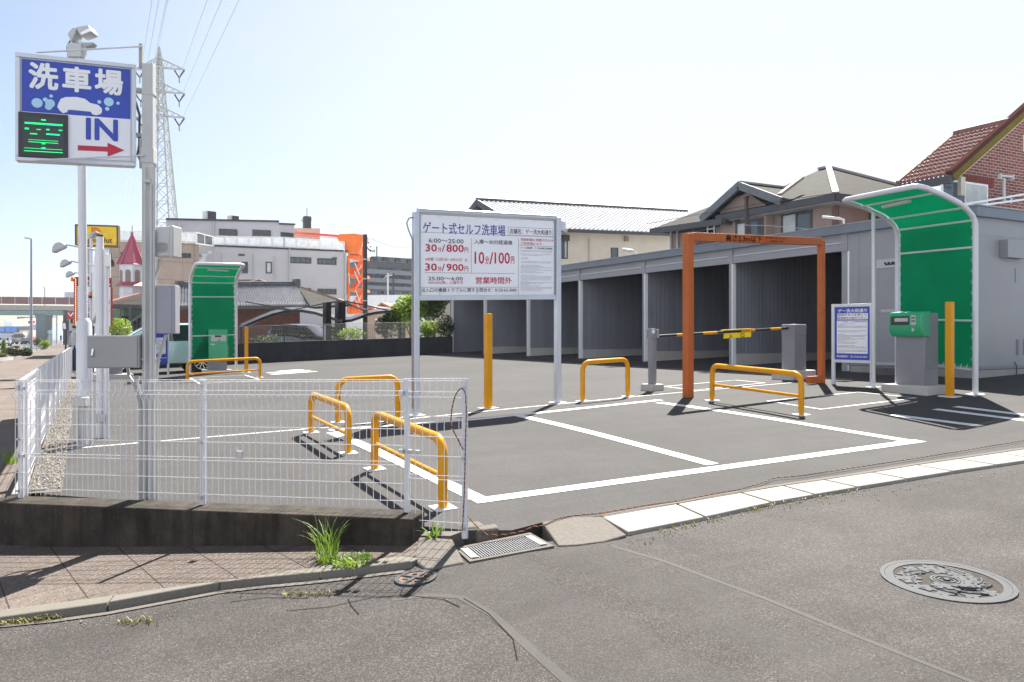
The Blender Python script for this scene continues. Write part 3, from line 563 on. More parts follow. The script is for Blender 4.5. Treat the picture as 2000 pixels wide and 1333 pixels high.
# ---------------------------------------------------------------- manholes
def manhole(c, r, lab, name, floral):
    t = thing(name, lab, 'manhole cover', c); sx, sy = (H_st(c.x + .1, c.y) - H_st(c.x - .1, c.y)) / .2, (H_st(c.x, c.y + .1) - H_st(c.x, c.y - .1)) / .2
    Z = lambda x, y, z: Vector((c.x + x, c.y + y, c.z + sx * x + sy * y + z + (.0065 if floral else .005))); n = 64
    def ring(mb, r0, r1, z0, z1):
        vs = []
        for k in range(n):
            a = 2 * math.pi * k / n
            for rr, z in ((r0, z0), (r0, z1), (r1, z1), (r1, z0)): vs.append(Z(rr * math.cos(a), rr * math.sin(a), z))
        mb.add(vs, [(4 * k + j, 4 * k + (j + 1) % 4, 4 * ((k + 1) % n) + (j + 1) % 4, 4 * ((k + 1) % n) + j) for k in range(n) for j in range(4)])
    def flat(mb, pts, z): mb.prism([Z(x, y, .002) for x, y in pts], (0, 0, z))
    mb = MB(); mb.poly([Z(r * .99 * math.cos(2 * math.pi * k / n), r * .99 * math.sin(2 * math.pi * k / n), .002) for k in range(n)]); obj('base_plate', mb, 'iron2' if floral else 'rust', t)
    mb = MB(); ring(mb, r * .93, r, -.02, .007); obj('rim', mb, 'iron', t)
    mb = MB(); ring(mb, r * .80, r * .925, -.02, .0062); rg = random.Random(3)
    if floral:
        ring(mb, r * .17, r * .195, 0, .007); ring(mb, r * .105, r * .13, 0, .007); flat(mb, [(r * .05 * math.cos(k), r * .05 * math.sin(k)) for k in (0, 1.05, 2.1, 3.14, 4.19, 5.24)], .010)
        ring(mb, r * .21, r * .25, 0, .006)
        for i in range(26):
            a = i * 2.39996; rr = r * (.35 + .34 * ((i * 7) % 5) / 4); x, y = rr * math.cos(a), rr * math.sin(a)
            for k in range(5):                                   # a five-lobed leaf
                th = a + k * 1.2566 + .3; cx, cy = x + r * .075 * math.cos(th), y + r * .075 * math.sin(th); pts = []
                for j in range(9): ph = 2 * math.pi * j / 9; ee = .075 * r; xx, yy = ee * math.cos(ph), ee * .62 * math.sin(ph); pts.append((cx + xx * math.cos(th) - yy * math.sin(th), cy + xx * math.sin(th) + yy * math.cos(th)))
                flat(mb, pts, .0040 + .0002 * ((i + k) % 5))
        for i in range(12):                                      # stems
            a = rg.uniform(0, 6.28); r0 = rg.uniform(.3, .6) * r; pts = []
            for j in range(6): an = a + j * .13; q_ = r0 + j * .033 * r; pts.append(Z(q_ * math.cos(an), q_ * math.sin(an), .006))
            mb.tube(pts, .007 * r / .33, 5)
    else:
        for k in range(4): a = k * math.pi / 2 + .5; mb.beam(Z(0, 0, .008), Z(r * .8 * math.cos(a), r * .8 * math.sin(a), .004), r * .2, .006)
        for k in range(4): a = k * math.pi / 2 + 1.28; ring2 = [(r * .5 * math.cos(a) + r * .13 * math.cos(j), r * .5 * math.sin(a) + r * .13 * math.sin(j)) for j in (0, 1.05, 2.1, 3.14, 4.19, 5.24)]; flat(mb, ring2, .005)
    obj('relief', mb, 'iron', t); return t
manhole(G(1849, 1137, H_st), .345, "large round iron manhole cover with leaf relief, in the street", 'manhole_cover', True)
manhole(G(812, 1131, H_st), .125, "small round rusty valve cover by the kerb corner", 'valve_cover', False)
# ---------------------------------------------------------------- corner wall and mesh fence
WZ = lambda s: .134 + (.237 - .134) * s / 3.3                       # wall top height along the run
wall_pts = []
S0, S1 = -.16, None
c820 = ray(820, 1000); S1 = [s for s in [i * .01 for i in range(250, 400)] if (C0 + cu_ * s).dot(Vector((RT.x, RT.y))) / (C0 + cu_ * s).dot(Vector((FW.x, FW.y))) > (822 - HX) / F][0]
b = MB(); n = 8; th = .075
vs = []
for i in range(n + 1):
    s = S0 + (S1 - S0) * i / n; p = C0 + cu_ * s
    for k, z in ((-.055, -.5), (-.055, WZ(s)), (.175, WZ(s) - .012), (.185, -.5)): a = p + cn * k; vs.append((a.x, a.y, z))
f = [(4 * i + k, 4 * i + (k + 1) % 4, 4 * i + 4 + (k + 1) % 4, 4 * i + 4 + k) for i in range(n) for k in range(4)] + [(0, 1, 2, 3), (4 * n, 4 * n + 1, 4 * n + 2, 4 * n + 3)]
b.add(vs, f); one('retaining_wall', b, 'concd', "low blackened concrete wall under the white mesh fence at the street corner", 'concrete wall', bevel=.012)
b = MB(); pb = C0 - cu_ * .05
b.box((-.47, 17.75, -.05), (.14, 19.9, .36)); one('kerb_wall', b, 'conc', "long low concrete upstand under the sidewalk mesh fence", 'concrete wall', bevel=.01)
def wire_panel(P, L_, H_, z0, zt, bends=True, pitch=.0525, r=.0028, rows=None):
    """Welded wire panel along P(s): vertical wires with a bent top, horizontal wires, doubled at top, middle and foot."""
    b = MB(); n = int(L_ / pitch)
    for i in range(n + 1):
        s = min(i * pitch, L_); a, t = z0(s), zt(s); o_ = .035 if bends else 0
        pts = [P(s, 0, a), P(s, 0, t - .165), P(s, .03, t - .125), P(s, 0, t - .085), P(s, 0, t - .03), P(s, .012, t)] if bends else [P(s, 0, a), P(s, 0, t)]
        b.tube(pts, r, 4, cap=False)
    H0 = zt(0) - z0(0); fr = rows or [.055, .19, .333, .36, .487, .615, .75, .877, .912, .985, 1.0]
    for k in fr: b.rod(P(0, -.004, z0(0) + (zt(0) - z0(0)) * k), P(L_, -.004, z0(L_) + (zt(L_) - z0(L_)) * k), r * .95, 4)
    return b
ZT = lambda s: 1.087 + (1.155 - 1.087) * s / 3.88
P_ = lambda s, n_, z: Vector((*(C0 + cu_ * s + cn * (n_ + .02)), z))
sp = [.03, 1.78, 3.44, 3.86]
fe = thing('mesh_fence', "white wire mesh fence on the dark wall across the street corner", 'fence', P_(0, 0, 0))
zb = lambda s: WZ(s) if s < S1 else .10
for k, (a, e_) in enumerate(((0, 1.78), (1.78, 3.44))):
    obj('mesh_panel', wire_panel(lambda s, n_, z, a=a: P_(a + s, n_ + .025, z), e_ - a, 1, lambda s, a=a: WZ(a + s) + .03, lambda s, a=a: ZT(a + s)), 'wire', fe, recalc=False)
obj('mesh_panel', wire_panel(lambda s, n_, z: P_(3.46 + s, n_ + .025, z), .42, 1, lambda s: (.245 if s < .1 else .13) if s < 0 else .14, lambda s: ZT(3.46 + s) + .006), 'wire', fe, recalc=False)
for k, s in enumerate(sp):
    mb = MB(); zf = WZ(s) if s < S1 else H_lot(*(C0 + cu_ * s)) - .02; mb.rod(P_(s, 0, zf), P_(s, 0, ZT(s) - (.0 if k != 2 else .01)), .0215, 12); mb.rod(P_(s, 0, ZT(s) - .01), P_(s, 0, ZT(s) + .004), .023, 12)
    po = obj('post', mb, 'white', fe)
    for zz in (.95, .50, .06) if k != 2 else ():
        mb = MB(); mb.box(P_(s, .028, zb(s) + (ZT(s) - zb(s)) * zz), (.03, .02, .016), math.atan2(cu_.y, cu_.x))
        obj('clip', mb, 'galv', po)
for s, hh in ((3.44, .90), (3.44, .46), (.03, .93), (.03, .36)):
    mb = MB()
    for ds in (-.03, .035, .09) if s > 1 else (0, .05): mb.box(P_(s + ds, .03, zb(s) + (ZT(s) - zb(s)) * hh), (.035, .022, .026), math.atan2(cu_.y, cu_.x))
    obj('hinge_clamp', mb, 'galv', fe)
mb = MB(); mb.box(P_(2.12, .03, .58), (.055, .02, .05), math.atan2(cu_.y, cu_.x)); obj('joint_clamp', mb, 'galv', fe)
sf = thing('mesh_fence', "long white wire mesh fence along the sidewalk, seen nearly end on", 'fence', (-.46, 7.6, 0))
Q_ = lambda s, n_, z: Vector((-.46 + .004 * s - n_, 7.66 + s, z))
for i in range(10):
    obj('mesh_panel', wire_panel(lambda s, n_, z, i=i: Q_(i * 2 + s, n_, z), 1.98, 1, lambda s: .14, lambda s: 1.087), 'wire', sf, recalc=False)
for i in range(11): mb = MB(); mb.rod(Q_(i * 2, -.03, .1), Q_(i * 2, -.03, 1.09), .022, 10); obj('post', mb, 'white', sf)
# gravel strip inside the fence
b = MB(); rg = random.Random(5)
for _ in range(2600):
    y = 7.75 + 16 * rg.random() ** 1.8; x = rg.uniform(-.40, -.17); s = rg.uniform(.007, .018); z = H_lot(max(x, -.3), y) + rg.uniform(-.004, .018)
    e = Euler((rg.uniform(0, 3), rg.uniform(0, 3), rg.uniform(0, 3))).to_matrix(); vs = [e @ Vector(v) * s + Vector((x, y, z)) for v in ((1, 0, 0), (-1, 0, 0), (0, .8, 0), (0, -.8, 0), (0, 0, .6), (0, 0, -.6))]
    b.add(vs, [(0, 2, 4), (2, 1, 4), (1, 3, 4), (3, 0, 4), (2, 0, 5), (1, 2, 5), (3, 1, 5), (0, 3, 5)])
o = obj('gravel', b, 'pebble', recalc=False, smooth=0); o['kind'] = 'stuff'; o['label'] = "pale loose gravel along the inside of the sidewalk fence"
sheet('gravel_bed', [(-.42, 7.7), (-.165, 7.6), (-.165, 28), (-.42, 28)], H_lot, 'soil', 1, off=.003)
# rope
def rope(pts, r, name, mat, lab, cat, twist=None):
    q = []
    for i in range(len(pts) - 1):
        for k in range(6): q.append(Vector(pts[i]).lerp(Vector(pts[i + 1]), k / 6))
    q.append(Vector(pts[-1]))
    for _ in range(3): q = [q[0]] + [(q[i - 1] + q[i] * 2 + q[i + 1]) / 4 for i in range(1, len(q) - 1)] + [q[-1]]
    return q
def twisted(q, r, turns):
    """two strands wound about a path"""
    A, B2 = MB(), MB(); L2 = [0]
    for i in range(1, len(q)): L2.append(L2[-1] + (q[i] - q[i - 1]).length)
    N = int(L2[-1] * turns * 6); ss = []
    j = 0
    for i in range(N + 1):
        d = L2[-1] * i / N
        while j < len(q) - 2 and L2[j + 1] < d: j += 1
        t = (d - L2[j]) / max(1e-6, L2[j + 1] - L2[j]); ss.append(q[j].lerp(q[j + 1], t))
    for b_, ph in ((A, 0), (B2, math.pi)):
        pts = []
        for i, p in enumerate(ss):
            t = (ss[min(i + 1, N)] - ss[max(i - 1, 0)]).normalized(); x = t.cross(Vector((.3, .2, .93))).normalized(); y = t.cross(x); a = 2 * math.pi * i / 6 + ph
            pts.append(p + x * r * .55 * math.cos(a) + y * r * .55 * math.sin(a))
        b_.tube(pts, r * .62, 5)
    return A, B2
ep = P_(3.86, 0, 0); f_ = Face((*(C0 + cn * .09), 0), (*(C1 + cn * .09), 0), 0)
loopp = [f_.P(*f_.hit(x, y)) for x, y in ((905, 880), (890, 850), (880, 832), (882, 800), (889, 772), (900, 757), (909, 765), (911, 800), (909, 870), (907, 960), (904, 1020), (903, 1040))]
gr = [G(907, 1048, H_st) + up * .17, G(925, 1057, H_st) + up * .12] + [G(x, y, H_st) + up * z for x, y, z in ((950, 1061, .05), (985, 1058, .045), (1020, 1052, .045), (1040, 1046, .06))] + [G(1058, 1031) + up * .01] + [G(x, y) + up * .018 for x, y in ((1085, 1020), (1115, 1013), (1175, 1008), (1250, 994), (1330, 983), (1400, 968), (1440, 962), (1490, 948), (1510, 938), (1560, 935), (1640, 922), (1720, 910), (1830, 893), (2000, 864), (2080, 851))]
q1 = rope(loopp + gr[:14], .008, '', '', '', '')
t = thing('rope', "orange and black twisted rope looped on the fence end and trailing along the lot edge", 'rope', ep)
A, B2 = twisted(q1, .0042, 16); obj('orange_strand', A, 'ropeo', t, recalc=False); obj('black_strand', B2, 'ropeb', t, recalc=False)
q2 = rope(gr[13:], .008, '', '', '', ''); A, B2 = twisted(q2, .0045, 15); obj('tan_strand', A, 'ropet', t, recalc=False); obj('dark_strand', B2, 'ropeb', t, recalc=False)
# weeds
for c, rad, n, h, lab, mt, w_ in (((640, 1082), .075, 50, .29, "tall bright green grass weed against the dark wall", 'grass', .008), ((690, 1100), .13, 170, .06, "low spreading green weed on the kerb beside the tall one", 'grass', .016), ((640, 1098), .06, 90, .10, "short dry grass tuft at the foot of the tall weed", 'grass', .008), ((848, 1052), .05, 26, .12, "small broad-leaved weed at the wall end", 'grass', .018),
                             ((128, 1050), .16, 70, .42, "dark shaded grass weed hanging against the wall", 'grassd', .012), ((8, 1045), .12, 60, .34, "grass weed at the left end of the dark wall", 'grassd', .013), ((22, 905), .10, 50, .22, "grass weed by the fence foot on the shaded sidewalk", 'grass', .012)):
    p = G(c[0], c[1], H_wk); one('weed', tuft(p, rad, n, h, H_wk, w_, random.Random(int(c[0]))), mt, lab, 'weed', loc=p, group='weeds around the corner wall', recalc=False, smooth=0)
for px, lab, n in ((((0, 1222), (60, 1215), (120, 1208)), "moss and dry grass along the foot of the longest kerb stone", 300), (((230, 1218), (310, 1214)), "thin mossy patch on the street below the curved kerb stone", 45), (((1290, 1043), (1400, 1017), (1500, 992)), "moss strip at the foot of the pale gutter slabs", 90), (((1500, 992), (1600, 975), (1700, 957)), "dry grass strip at the foot of the farther gutter slabs", 60), (((560, 1163), (650, 1163)), "thin dry grass in the street crack", 60)):
    b = MB(); rg = random.Random(n); w3 = [G(x, y, H_st) for x, y in px]
    for _ in range(n):
        t_ = rg.random() * (len(w3) - 1); i = min(int(t_), len(w3) - 2); p = w3[i].lerp(w3[i + 1], t_ - i); x, y = p.x + rg.gauss(0, .018), p.y + rg.gauss(0, .018)
        blade(b, (x, y, H_st(x, y)), (rg.uniform(-1, 1), rg.uniform(-1, 1), 0), rg.uniform(.012, .045), .007, rg.uniform(.5, 1.2), rg)
    o = one('moss', b, 'moss', lab, 'moss', kind='stuff', recalc=False, smooth=0)

# loose grit along the kerb and gutter slabs
b = MB(); rg = random.Random(21); line_ = [G(x, y + 9, H_st) for x, y in kf[2:-1]]; line2 = [G(x, y + 10, H_st) for x, y in LO]
for L_, n in ((line_, 260), (line2, 320)):
    for _ in range(n):
        t_ = rg.random() * (len(L_) - 1.001); i = int(t_); p = L_[i].lerp(L_[i + 1], t_ - i); x, y = p.x + rg.gauss(0, .05), p.y - abs(rg.gauss(0, .09)); s = rg.uniform(.002, .006) * (2.2 if rg.random() < .04 else 1); z = H_st(x, y) + s * .5
        e = Euler((rg.uniform(0, 3), rg.uniform(0, 3), rg.uniform(0, 3))).to_matrix(); b.add([e @ Vector(v) * s + Vector((x, y, z)) for v in ((1, 0, 0), (-1, 0, 0), (0, .8, 0), (0, -.8, 0), (0, 0, .6), (0, 0, -.6))], [(0, 2, 4), (2, 1, 4), (1, 3, 4), (3, 0, 4), (2, 0, 5), (1, 2, 5), (3, 1, 5), (0, 3, 5)])
o = obj('grit', b, 'pebble', recalc=False, smooth=0); o['kind'] = 'stuff'; o['label'] = "loose grit and crumbs of stone along the street edge"
# ================================================================ LOT FURNITURE
def plate(p, s, rz=0, t=.01):
    mb = MB(); k = [Vector((p.x + math.cos(rz) * a - math.sin(rz) * c, p.y + math.sin(rz) * a + math.cos(rz) * c, 0)) for a, c in ((-s, -s), (s, -s), (s, s), (-s, s))]
    top = [Vector((q_.x, q_.y, H_lot(q_.x, q_.y) + t)) for q_ in k]; return mb.prism([q_ - up * .03 for q_ in top], up * .03)
def ubar(A, B, yA, yB, lab, mids=None, r=.038, R_=.13, plates=True, hz=None):
    """A bent-tube barrier standing on the ground points under A and B; yA and yB are its top rows over them."""
    a, b_ = G(*A), G(*B); za, zb_ = zat(a, yA), zat(b_, yB); hgt = ((za - a.z) + (zb_ - b_.z)) / 2 - r
    ta, tb = a + up * hgt, b_ + up * hgt; d = (tb - ta).normalized(); t = thing('arch_barrier', lab, 'barrier', a, 'yellow arched tube barriers in the lot')
    pts = [a, ta - up * R_] + arc(ta + d * R_ - up * R_, R_, math.pi, math.pi / 2, 6, d, up)[1:] + arc(tb - d * R_ - up * R_, R_, math.pi / 2, 0, 6, d, up) + [b_]
    obj('hoop', MB().tube(pts, r, 12), 'yellow', t)
    if mids:
        h0 = (zat(a, mids[0]) - a.z + zat(b_, mids[1]) - b_.z) / 2; obj('middle_rail', MB().rod(a + up * h0, b_ + up * h0, r * .55, 10), 'yellow', t)
    rz = math.atan2(d.y, d.x)
    for p in (a, b_): obj('base_plate', plate(p, .085, rz), 'white2', t)
    return t
ubar((660, 826), (777, 818), 735, 733, "yellow arched barrier without a middle rail, behind the mesh fence")
ubar((608, 846), (680, 886), 768, 785, "second yellow arched barrier with a middle rail behind the mesh fence, farther from the street", (817, 845))
ubar((732, 917), (865, 993), 809, 838, "yellow arched barrier with a middle rail nearest the street, behind the mesh fence", (875, 921))
ubar((1138, 784), (1226, 775), 701, 700, "yellow arched barrier without a middle rail between the price sign and the barrier gate")
ubar((1391, 783), (1565, 811), 713, 721, "wide yellow arched barrier with a middle rail in front of the orange gate", (754, 771))
ubar((366, 747), (508, 738), 702, 699, "wide yellow arched barrier with a middle rail before the exit ticket machine", (730, 724))
def bollard(p, ytop, lab, s=.095):
    b_ = G(*p); h = zat(b_, ytop) - b_.z; t = thing('square_bollard', lab, 'bollard', b_, 'tall square yellow posts')
    rz = R(4); obj('post', MB().box(b_ + up * h / 2, (s, s, h), rz), 'yellow', t, bevel=.006); obj('base_plate', plate(b_, .12, rz), 'white2', t)
bollard((953.5, 798), 613, "tall square yellow post between the legs of the price sign")
bollard((1855, 775), 590, "tall square yellow post beside the entrance ticket machine")
bollard((481, 728), 639, "tall square yellow post beside the exit canopy")
# ---------------------------------------------------------------- price sign
a, b_ = G(812, 812), G(1089, 787); t = thing('price_sign', "large white price sign with red prices on two tall aluminium posts", 'sign', a)
d = Vector((b_.x - a.x, b_.y - a.y, 0)).normalized(); rz = math.atan2(d.y, d.x)
hA, hB = zat(a, 415) - a.z, zat(b_, 426) - b_.z
for p, h in ((a, hA), (b_, hB)): obj('post', MB().box(p + up * h / 2, (.085, .085, h), rz), 'alu', t, bevel=.006)
for p in (a, b_): obj('base_plate', plate(p, .11, rz), 'white2', t)
fa = a + up * (zat(a, 586.5) - a.z); fb = b_ + up * (zat(b_, 584.4) - b_.z); FS = Face(fa, fb); Ls = FS.len
zt_ = FS.hit(950, 425.5)[1]; z0_ = FS.hit(950, 577)[1]
mb = MB(); FS.box(mb, .045, Ls - .045, z0_ - .07, z0_, -.03, .03); obj('bottom_rail', mb, 'alu', t, bevel=.004)
mb = MB(); mb.tube([FS.P(.03, zt_ + .045), FS.P(Ls - .03, zt_ + .045)], .05, 14); obj('top_rail', mb, 'alu', t)
mb = MB(); FS.box(mb, .045, Ls - .045, z0_, zt_, -.012, .012); pn = obj('panel', mb, 'signw', t)
mb = MB(); FS.box(mb, Ls - .075, Ls - .045, z0_, zt_, .012, .026); FS.box(mb, .045, .06, z0_, zt_, .012, .026); obj('edge_trim', mb, 'grey2', t)
N0 = .0145
mb = MB(); FS.text(mb, "ゲート式セルフ洗車場", 825, 437, 986, 459, N0, .022); obj('title_lettering', mb, 'lav', pn)
mb = MB()
for s_, x0, y0, x1, y1, bo in (("店舗名：ゲー洗大和通り", 994.5, 448.5, 1076, 458.5, .012), ("6:00〜25:00", 836.5, 467, 904.5, 475.5, .025), ("入庫〜30分経過後", 925.5, 469, 1000, 478, .015), ("25:00〜6:00", 835.5, 541, 903, 548.5, .025), ("出入口の機器トラブルに関する問合せ：0120-63-3000", 822.5, 562.5, 1008, 571, .014), ("ゲート式洗車場　ゲー洗大和通り利用約款", 1015.5, 483.5, 1078, 487.5, .02)): FS.text(mb, s_, x0, y0, x1, y1, N0, bo)
obj('black_lettering', mb, 'ink', pn)
mb = MB()
for s_, x0, y0, x1, y1, bo in (("30", 830, 477.5, 852.5, 492, .045), ("分", 854, 483, 861.5, 492.5, .03), ("/", 862, 478, 868.5, 492.5, .03), ("800", 871, 478.5, 905, 493, .045), ("円", 906, 484, 913.5, 493.5, .03),
    ("30", 829.5, 515, 852.5, 529.5, .045), ("分", 854, 520.5, 861.5, 530, .03), ("/", 862, 515.5, 868, 530, .03), ("900", 871, 516, 904.5, 530, .045), ("円", 906, 521, 913.5, 530.5, .03),
    ("10", 926, 492, 945, 516, .03), ("分", 947, 501, 954, 516.5, .03), ("/", 955, 493, 962.5, 517, .03), ("100", 965, 493.5, 995, 516, .03), ("円", 997, 501.5, 1003.5, 516, .03), ("営業時間外", 928, 541.5, 998.5, 555, .03),
    ("※冬期（12月1日〜3月31日）は、", 830, 504, 914, 511, .012), ("※24:30以降、入場不可", 835.5, 549.5, 903.5, 555.5, .012), ("利用約款に同意の方のみ", 1016, 466.5, 1080, 472.5, .012), ("ご利用頂けます。", 1016, 474, 1060, 479.5, .012)): FS.text(mb, s_, x0, y0, x1, y1, N0, bo)
obj('red_lettering', mb, 'red', pn)
mb = MB(); rg = random.Random(2)
for (x0, y0, x1, y1) in ((818.8, 458.6, 1085, 459.4), (829, 533.6, 1005, 534.4), (817.6, 561.2, 1011, 561.9), (919.5, 466.5, 920.2, 533.6), (1011.5, 466.5, 1012.2, 577), (1012, 481, 1084.5, 481.6)):
    u0, u1, z0, z1 = FS.rect(x0, y0, x1, y1); FS.box(mb, u0, u1, (z0 if u1 - u0 < .1 else (z0 + z1) / 2 - .003), (z1 if u1 - u0 < .1 else (z0 + z1) / 2 + .003), .0125, .0135)
u0, u1, z0, z1 = FS.rect(991.5, 445.5, 1079, 461.2); FS.frame(mb, u0, u1, z0, z1, .005, .0125, .0135)
def fine(mb, FF, x0, y0, x1, y1, rows, n, rg, hh=.34):
    """rows of tiny broken strokes: print too small to read"""
    u0, u1, z0, z1 = FF.rect(x0, y0, x1, y1)
    for r_ in range(rows):
        if rg.random() < .17: continue
        zc = z1 + (z0 - z1) * (r_ + .5) / rows; hz_ = (z1 - z0) / rows * hh; end = u0 + (u1 - u0) * rg.choice((.25, .45, .6, .7, .95, 1, 1)); c = u0 + (u1 - u0) * rg.choice((0, 0, .02))
        while c < end:
            l = rg.uniform(.006, .03); FF.poly(mb, [(c, zc - hz_ / 2), (min(c + l, end), zc - hz_ / 2), (min(c + l, end), zc + hz_ / 2), (c, zc + hz_ / 2)], n); c += l + rg.uniform(.003, .012)
fine(mb, FS, 1016, 489, 1078, 570, 34, N0, rg)
obj('ruled_lines', mb, 'inkg', pn)
mb = MB()
for x in (822, 858, 895, 931, 968, 1005, 1042, 1080):
    for z in (zt_ - .025, z0_ + .025): u = FS.hit(x, 500)[0]; mb.rod(FS.P(u, z, .012), FS.P(u, z, .018), .007, 6)
obj('screws', mb, 'galv', pn)
mb = MB(); mb.tube([FS.P(-.035, zt_ - .05), FS.P(-.10, zt_ - .06), FS.P(-.135, zt_ - .13), FS.P(-.11, zt_ - .22), FS.P(-.05, zt_ - .36), FS.P(-.052, zt_ - .6), FS.P(-.052, -1.5)], .011, 8); obj('cable_conduit', mb, 'grey', t)
mb = MB(); mb.box(FS.P(Ls + .09, zt_ - .07, -.02), (.10, .07, .13), rz); mb.box(FS.P(Ls + .15, zt_ - .12, -.03), (.09, .06, .07), rz + .5, .4); obj('sensor_lamp', mb, 'white', t)
# ---------------------------------------------------------------- height limit gate
a, b_ = G(1344, 777), G(1604, 749); d = Vector((b_.x - a.x, b_.y - a.y, 0)).normalized(); rz = math.atan2(d.y, d.x); pr = Vector((d.y, -d.x, 0))
t = thing('height_gate', "orange steel height limit gate over the entrance lane", 'height gate', a)
hA, hB = zat(a, 457) - a.z, zat(b_, 470) - b_.z
obj('post', MB().box(a + up * hA / 2, (.125, .125, hA), rz), 'orange', t, bevel=.006)
mb = MB().box(b_ + up * hB / 2, (.10, .10, hB), rz); obj('post', mb, 'orange', t, bevel=.005)
mb = MB().box(b_ - d * .22 + up * .07 + pr * .0, (.34, .08, .13), rz); obj('foot', mb, 'orange', t, bevel=.004)
FG = Face(a + pr * .0, b_, 0); za, zb_ = FG.hit(1362, 464.5)[1], FG.hit(1590, 472.5)[1]; ua, ub = .07, FG.len - .16
FG = Face(Vector((a.x, a.y, a.z + za - (zb_ - za) / (ub - ua) * ua)), Vector((b_.x, b_.y, 0)), (zb_ - za) / (ub - ua))
mb = MB(); FG.box(mb, .055, FG.len - .04, -.06, .07, -.055, .045); bm_ = obj('beam', mb, 'orange', t, bevel=.005)
mb = MB(); FG.plate(mb, [(.06, -.061), (.06, -.20), (.10, -.15), (.20, -.061)], -.03, .02); obj('gusset', mb, 'orange', t)
mb = MB(); FG.box(mb, FG.len - .20, FG.len + .04, .005, .045, -.04, .03); obj('end_bracket', mb, 'orange', t)
mk_ = M('gate_ink', (.035, .010, .004), .7, var=.02)
mb = MB(); FG.text(mb, "高さ2.3m以下", 1413, 460.5, 1484, 473.5, .048, .04); FG.text(mb, "最低地上高15cm以上", 1491, 464.5, 1533, 468, .048, .02); FG.text(mb, "二輪車進入禁止", 1497, 470.5, 1527, 474.5, .048, .02); obj('lettering', mb, mk_, bm_)
mb = MB(); u_, z_ = FG.hit(1492.5, 472.5); mb.rod(FG.P(u_, z_, .044), FG.P(u_, z_, .048), .022, 16); e_ = obj('no_entry_mark', mb, 'red', bm_)
# ---------------------------------------------------------------- barrier gate
cb = [G(1530, 742), G(1617, 741)]; c = G(1572, 741); t = thing('barrier_gate', "boom barrier with a grey cabinet and a striped arm across the entrance lane", 'barrier gate', c)
fx = d; cc = c + pr * -.25 + d * 0
obj('foundation', MB().box(cc + up * .06, (.72, .5, .22), rz), 'concl', t, bevel=.02)
hC = zat(cc, 634) - cc.z
obj('cabinet', MB().box(cc + up * (.16 + (hC - .16) / 2), (.36, .30, hC - .16), rz), 'mgrey', t, bevel=.012)
mb = MB().box(cc + up * (hC - .11), (.372, .312, .22), rz); obj('cabinet_lid', mb, 'mgrey', t, bevel=.02)
rp_ = G(1274, 763); q0 = rp_ + up * .0
pL, pR = D(1286, 657.3, dep(rp_)), D(1552, 640.5, dep(cc))
arm = obj('arm', MB().rod(pL, pR, .026, 12), 'black', t)
for f0, f1 in ((.118, .185), (.30, .40), (.575, .70 - .02), (.80, .885), ): 
    mb = MB().rod(pL.lerp(pR, f0), pL.lerp(pR, f1), .0275, 12); obj('yellow_stripe', mb, 'yellow', arm)
obj('arm_clamp', MB().box(pR + d * .0, (.10, .10, .14), rz), 'mgrey', t, bevel=.008)
tA, tB = D(1411, 648.5, dep(pL.lerp(pR, .47))), D(1464, 645.5, dep(pL.lerp(pR, .67))); FT = Face(tA, tB); FT.A += FT.N * .035
mb = MB(); FT.box(mb, 0, FT.len, -.125, .035, -.006, .006); FT.box(mb, -.01, FT.len + .02, .0, .035, -.07, .006); tg = obj('entrance_tag', mb, 'tagyel', t)
mb = MB(); FT.text(mb, "入", 1423, 652.5, 1430, 660.5, .008, .03); FT.text(mb, "口", 1446.5, 651.5, 1453, 659.5, .008, .03); obj('lettering', mb, mk_, tg)
t = thing('arm_rest_post', "short grey post on a concrete block holding the free end of the striped arm", 'post', rp_)
hP = zat(rp_, 643) - rp_.z
obj('foundation', MB().box(rp_ + up * .035, (.29, .29, .16), rz), 'concl', t, bevel=.018)
obj('post', MB().box(rp_ + up * (.11 + (hP - .2) / 2), (.105, .105, hP - .2), rz), 'mgrey', t, bevel=.006)
obj('cradle', MB().box(rp_ + up * (hP - .08) - d * .02, (.09, .14, .17), rz), 'mgrey', t, bevel=.008)
obj('sensor_box', MB().box(rp_ + up * (hP - .08) + d * .055 - pr * -.04, (.05, .10, .15), rz), 'grey2', t, bevel=.006)
mb = MB().box(rp_ + up * (hP - .045) - d * .045 + pr * .075, (.06, .012, .06), rz); obj('reflector', mb, 'signw', t)
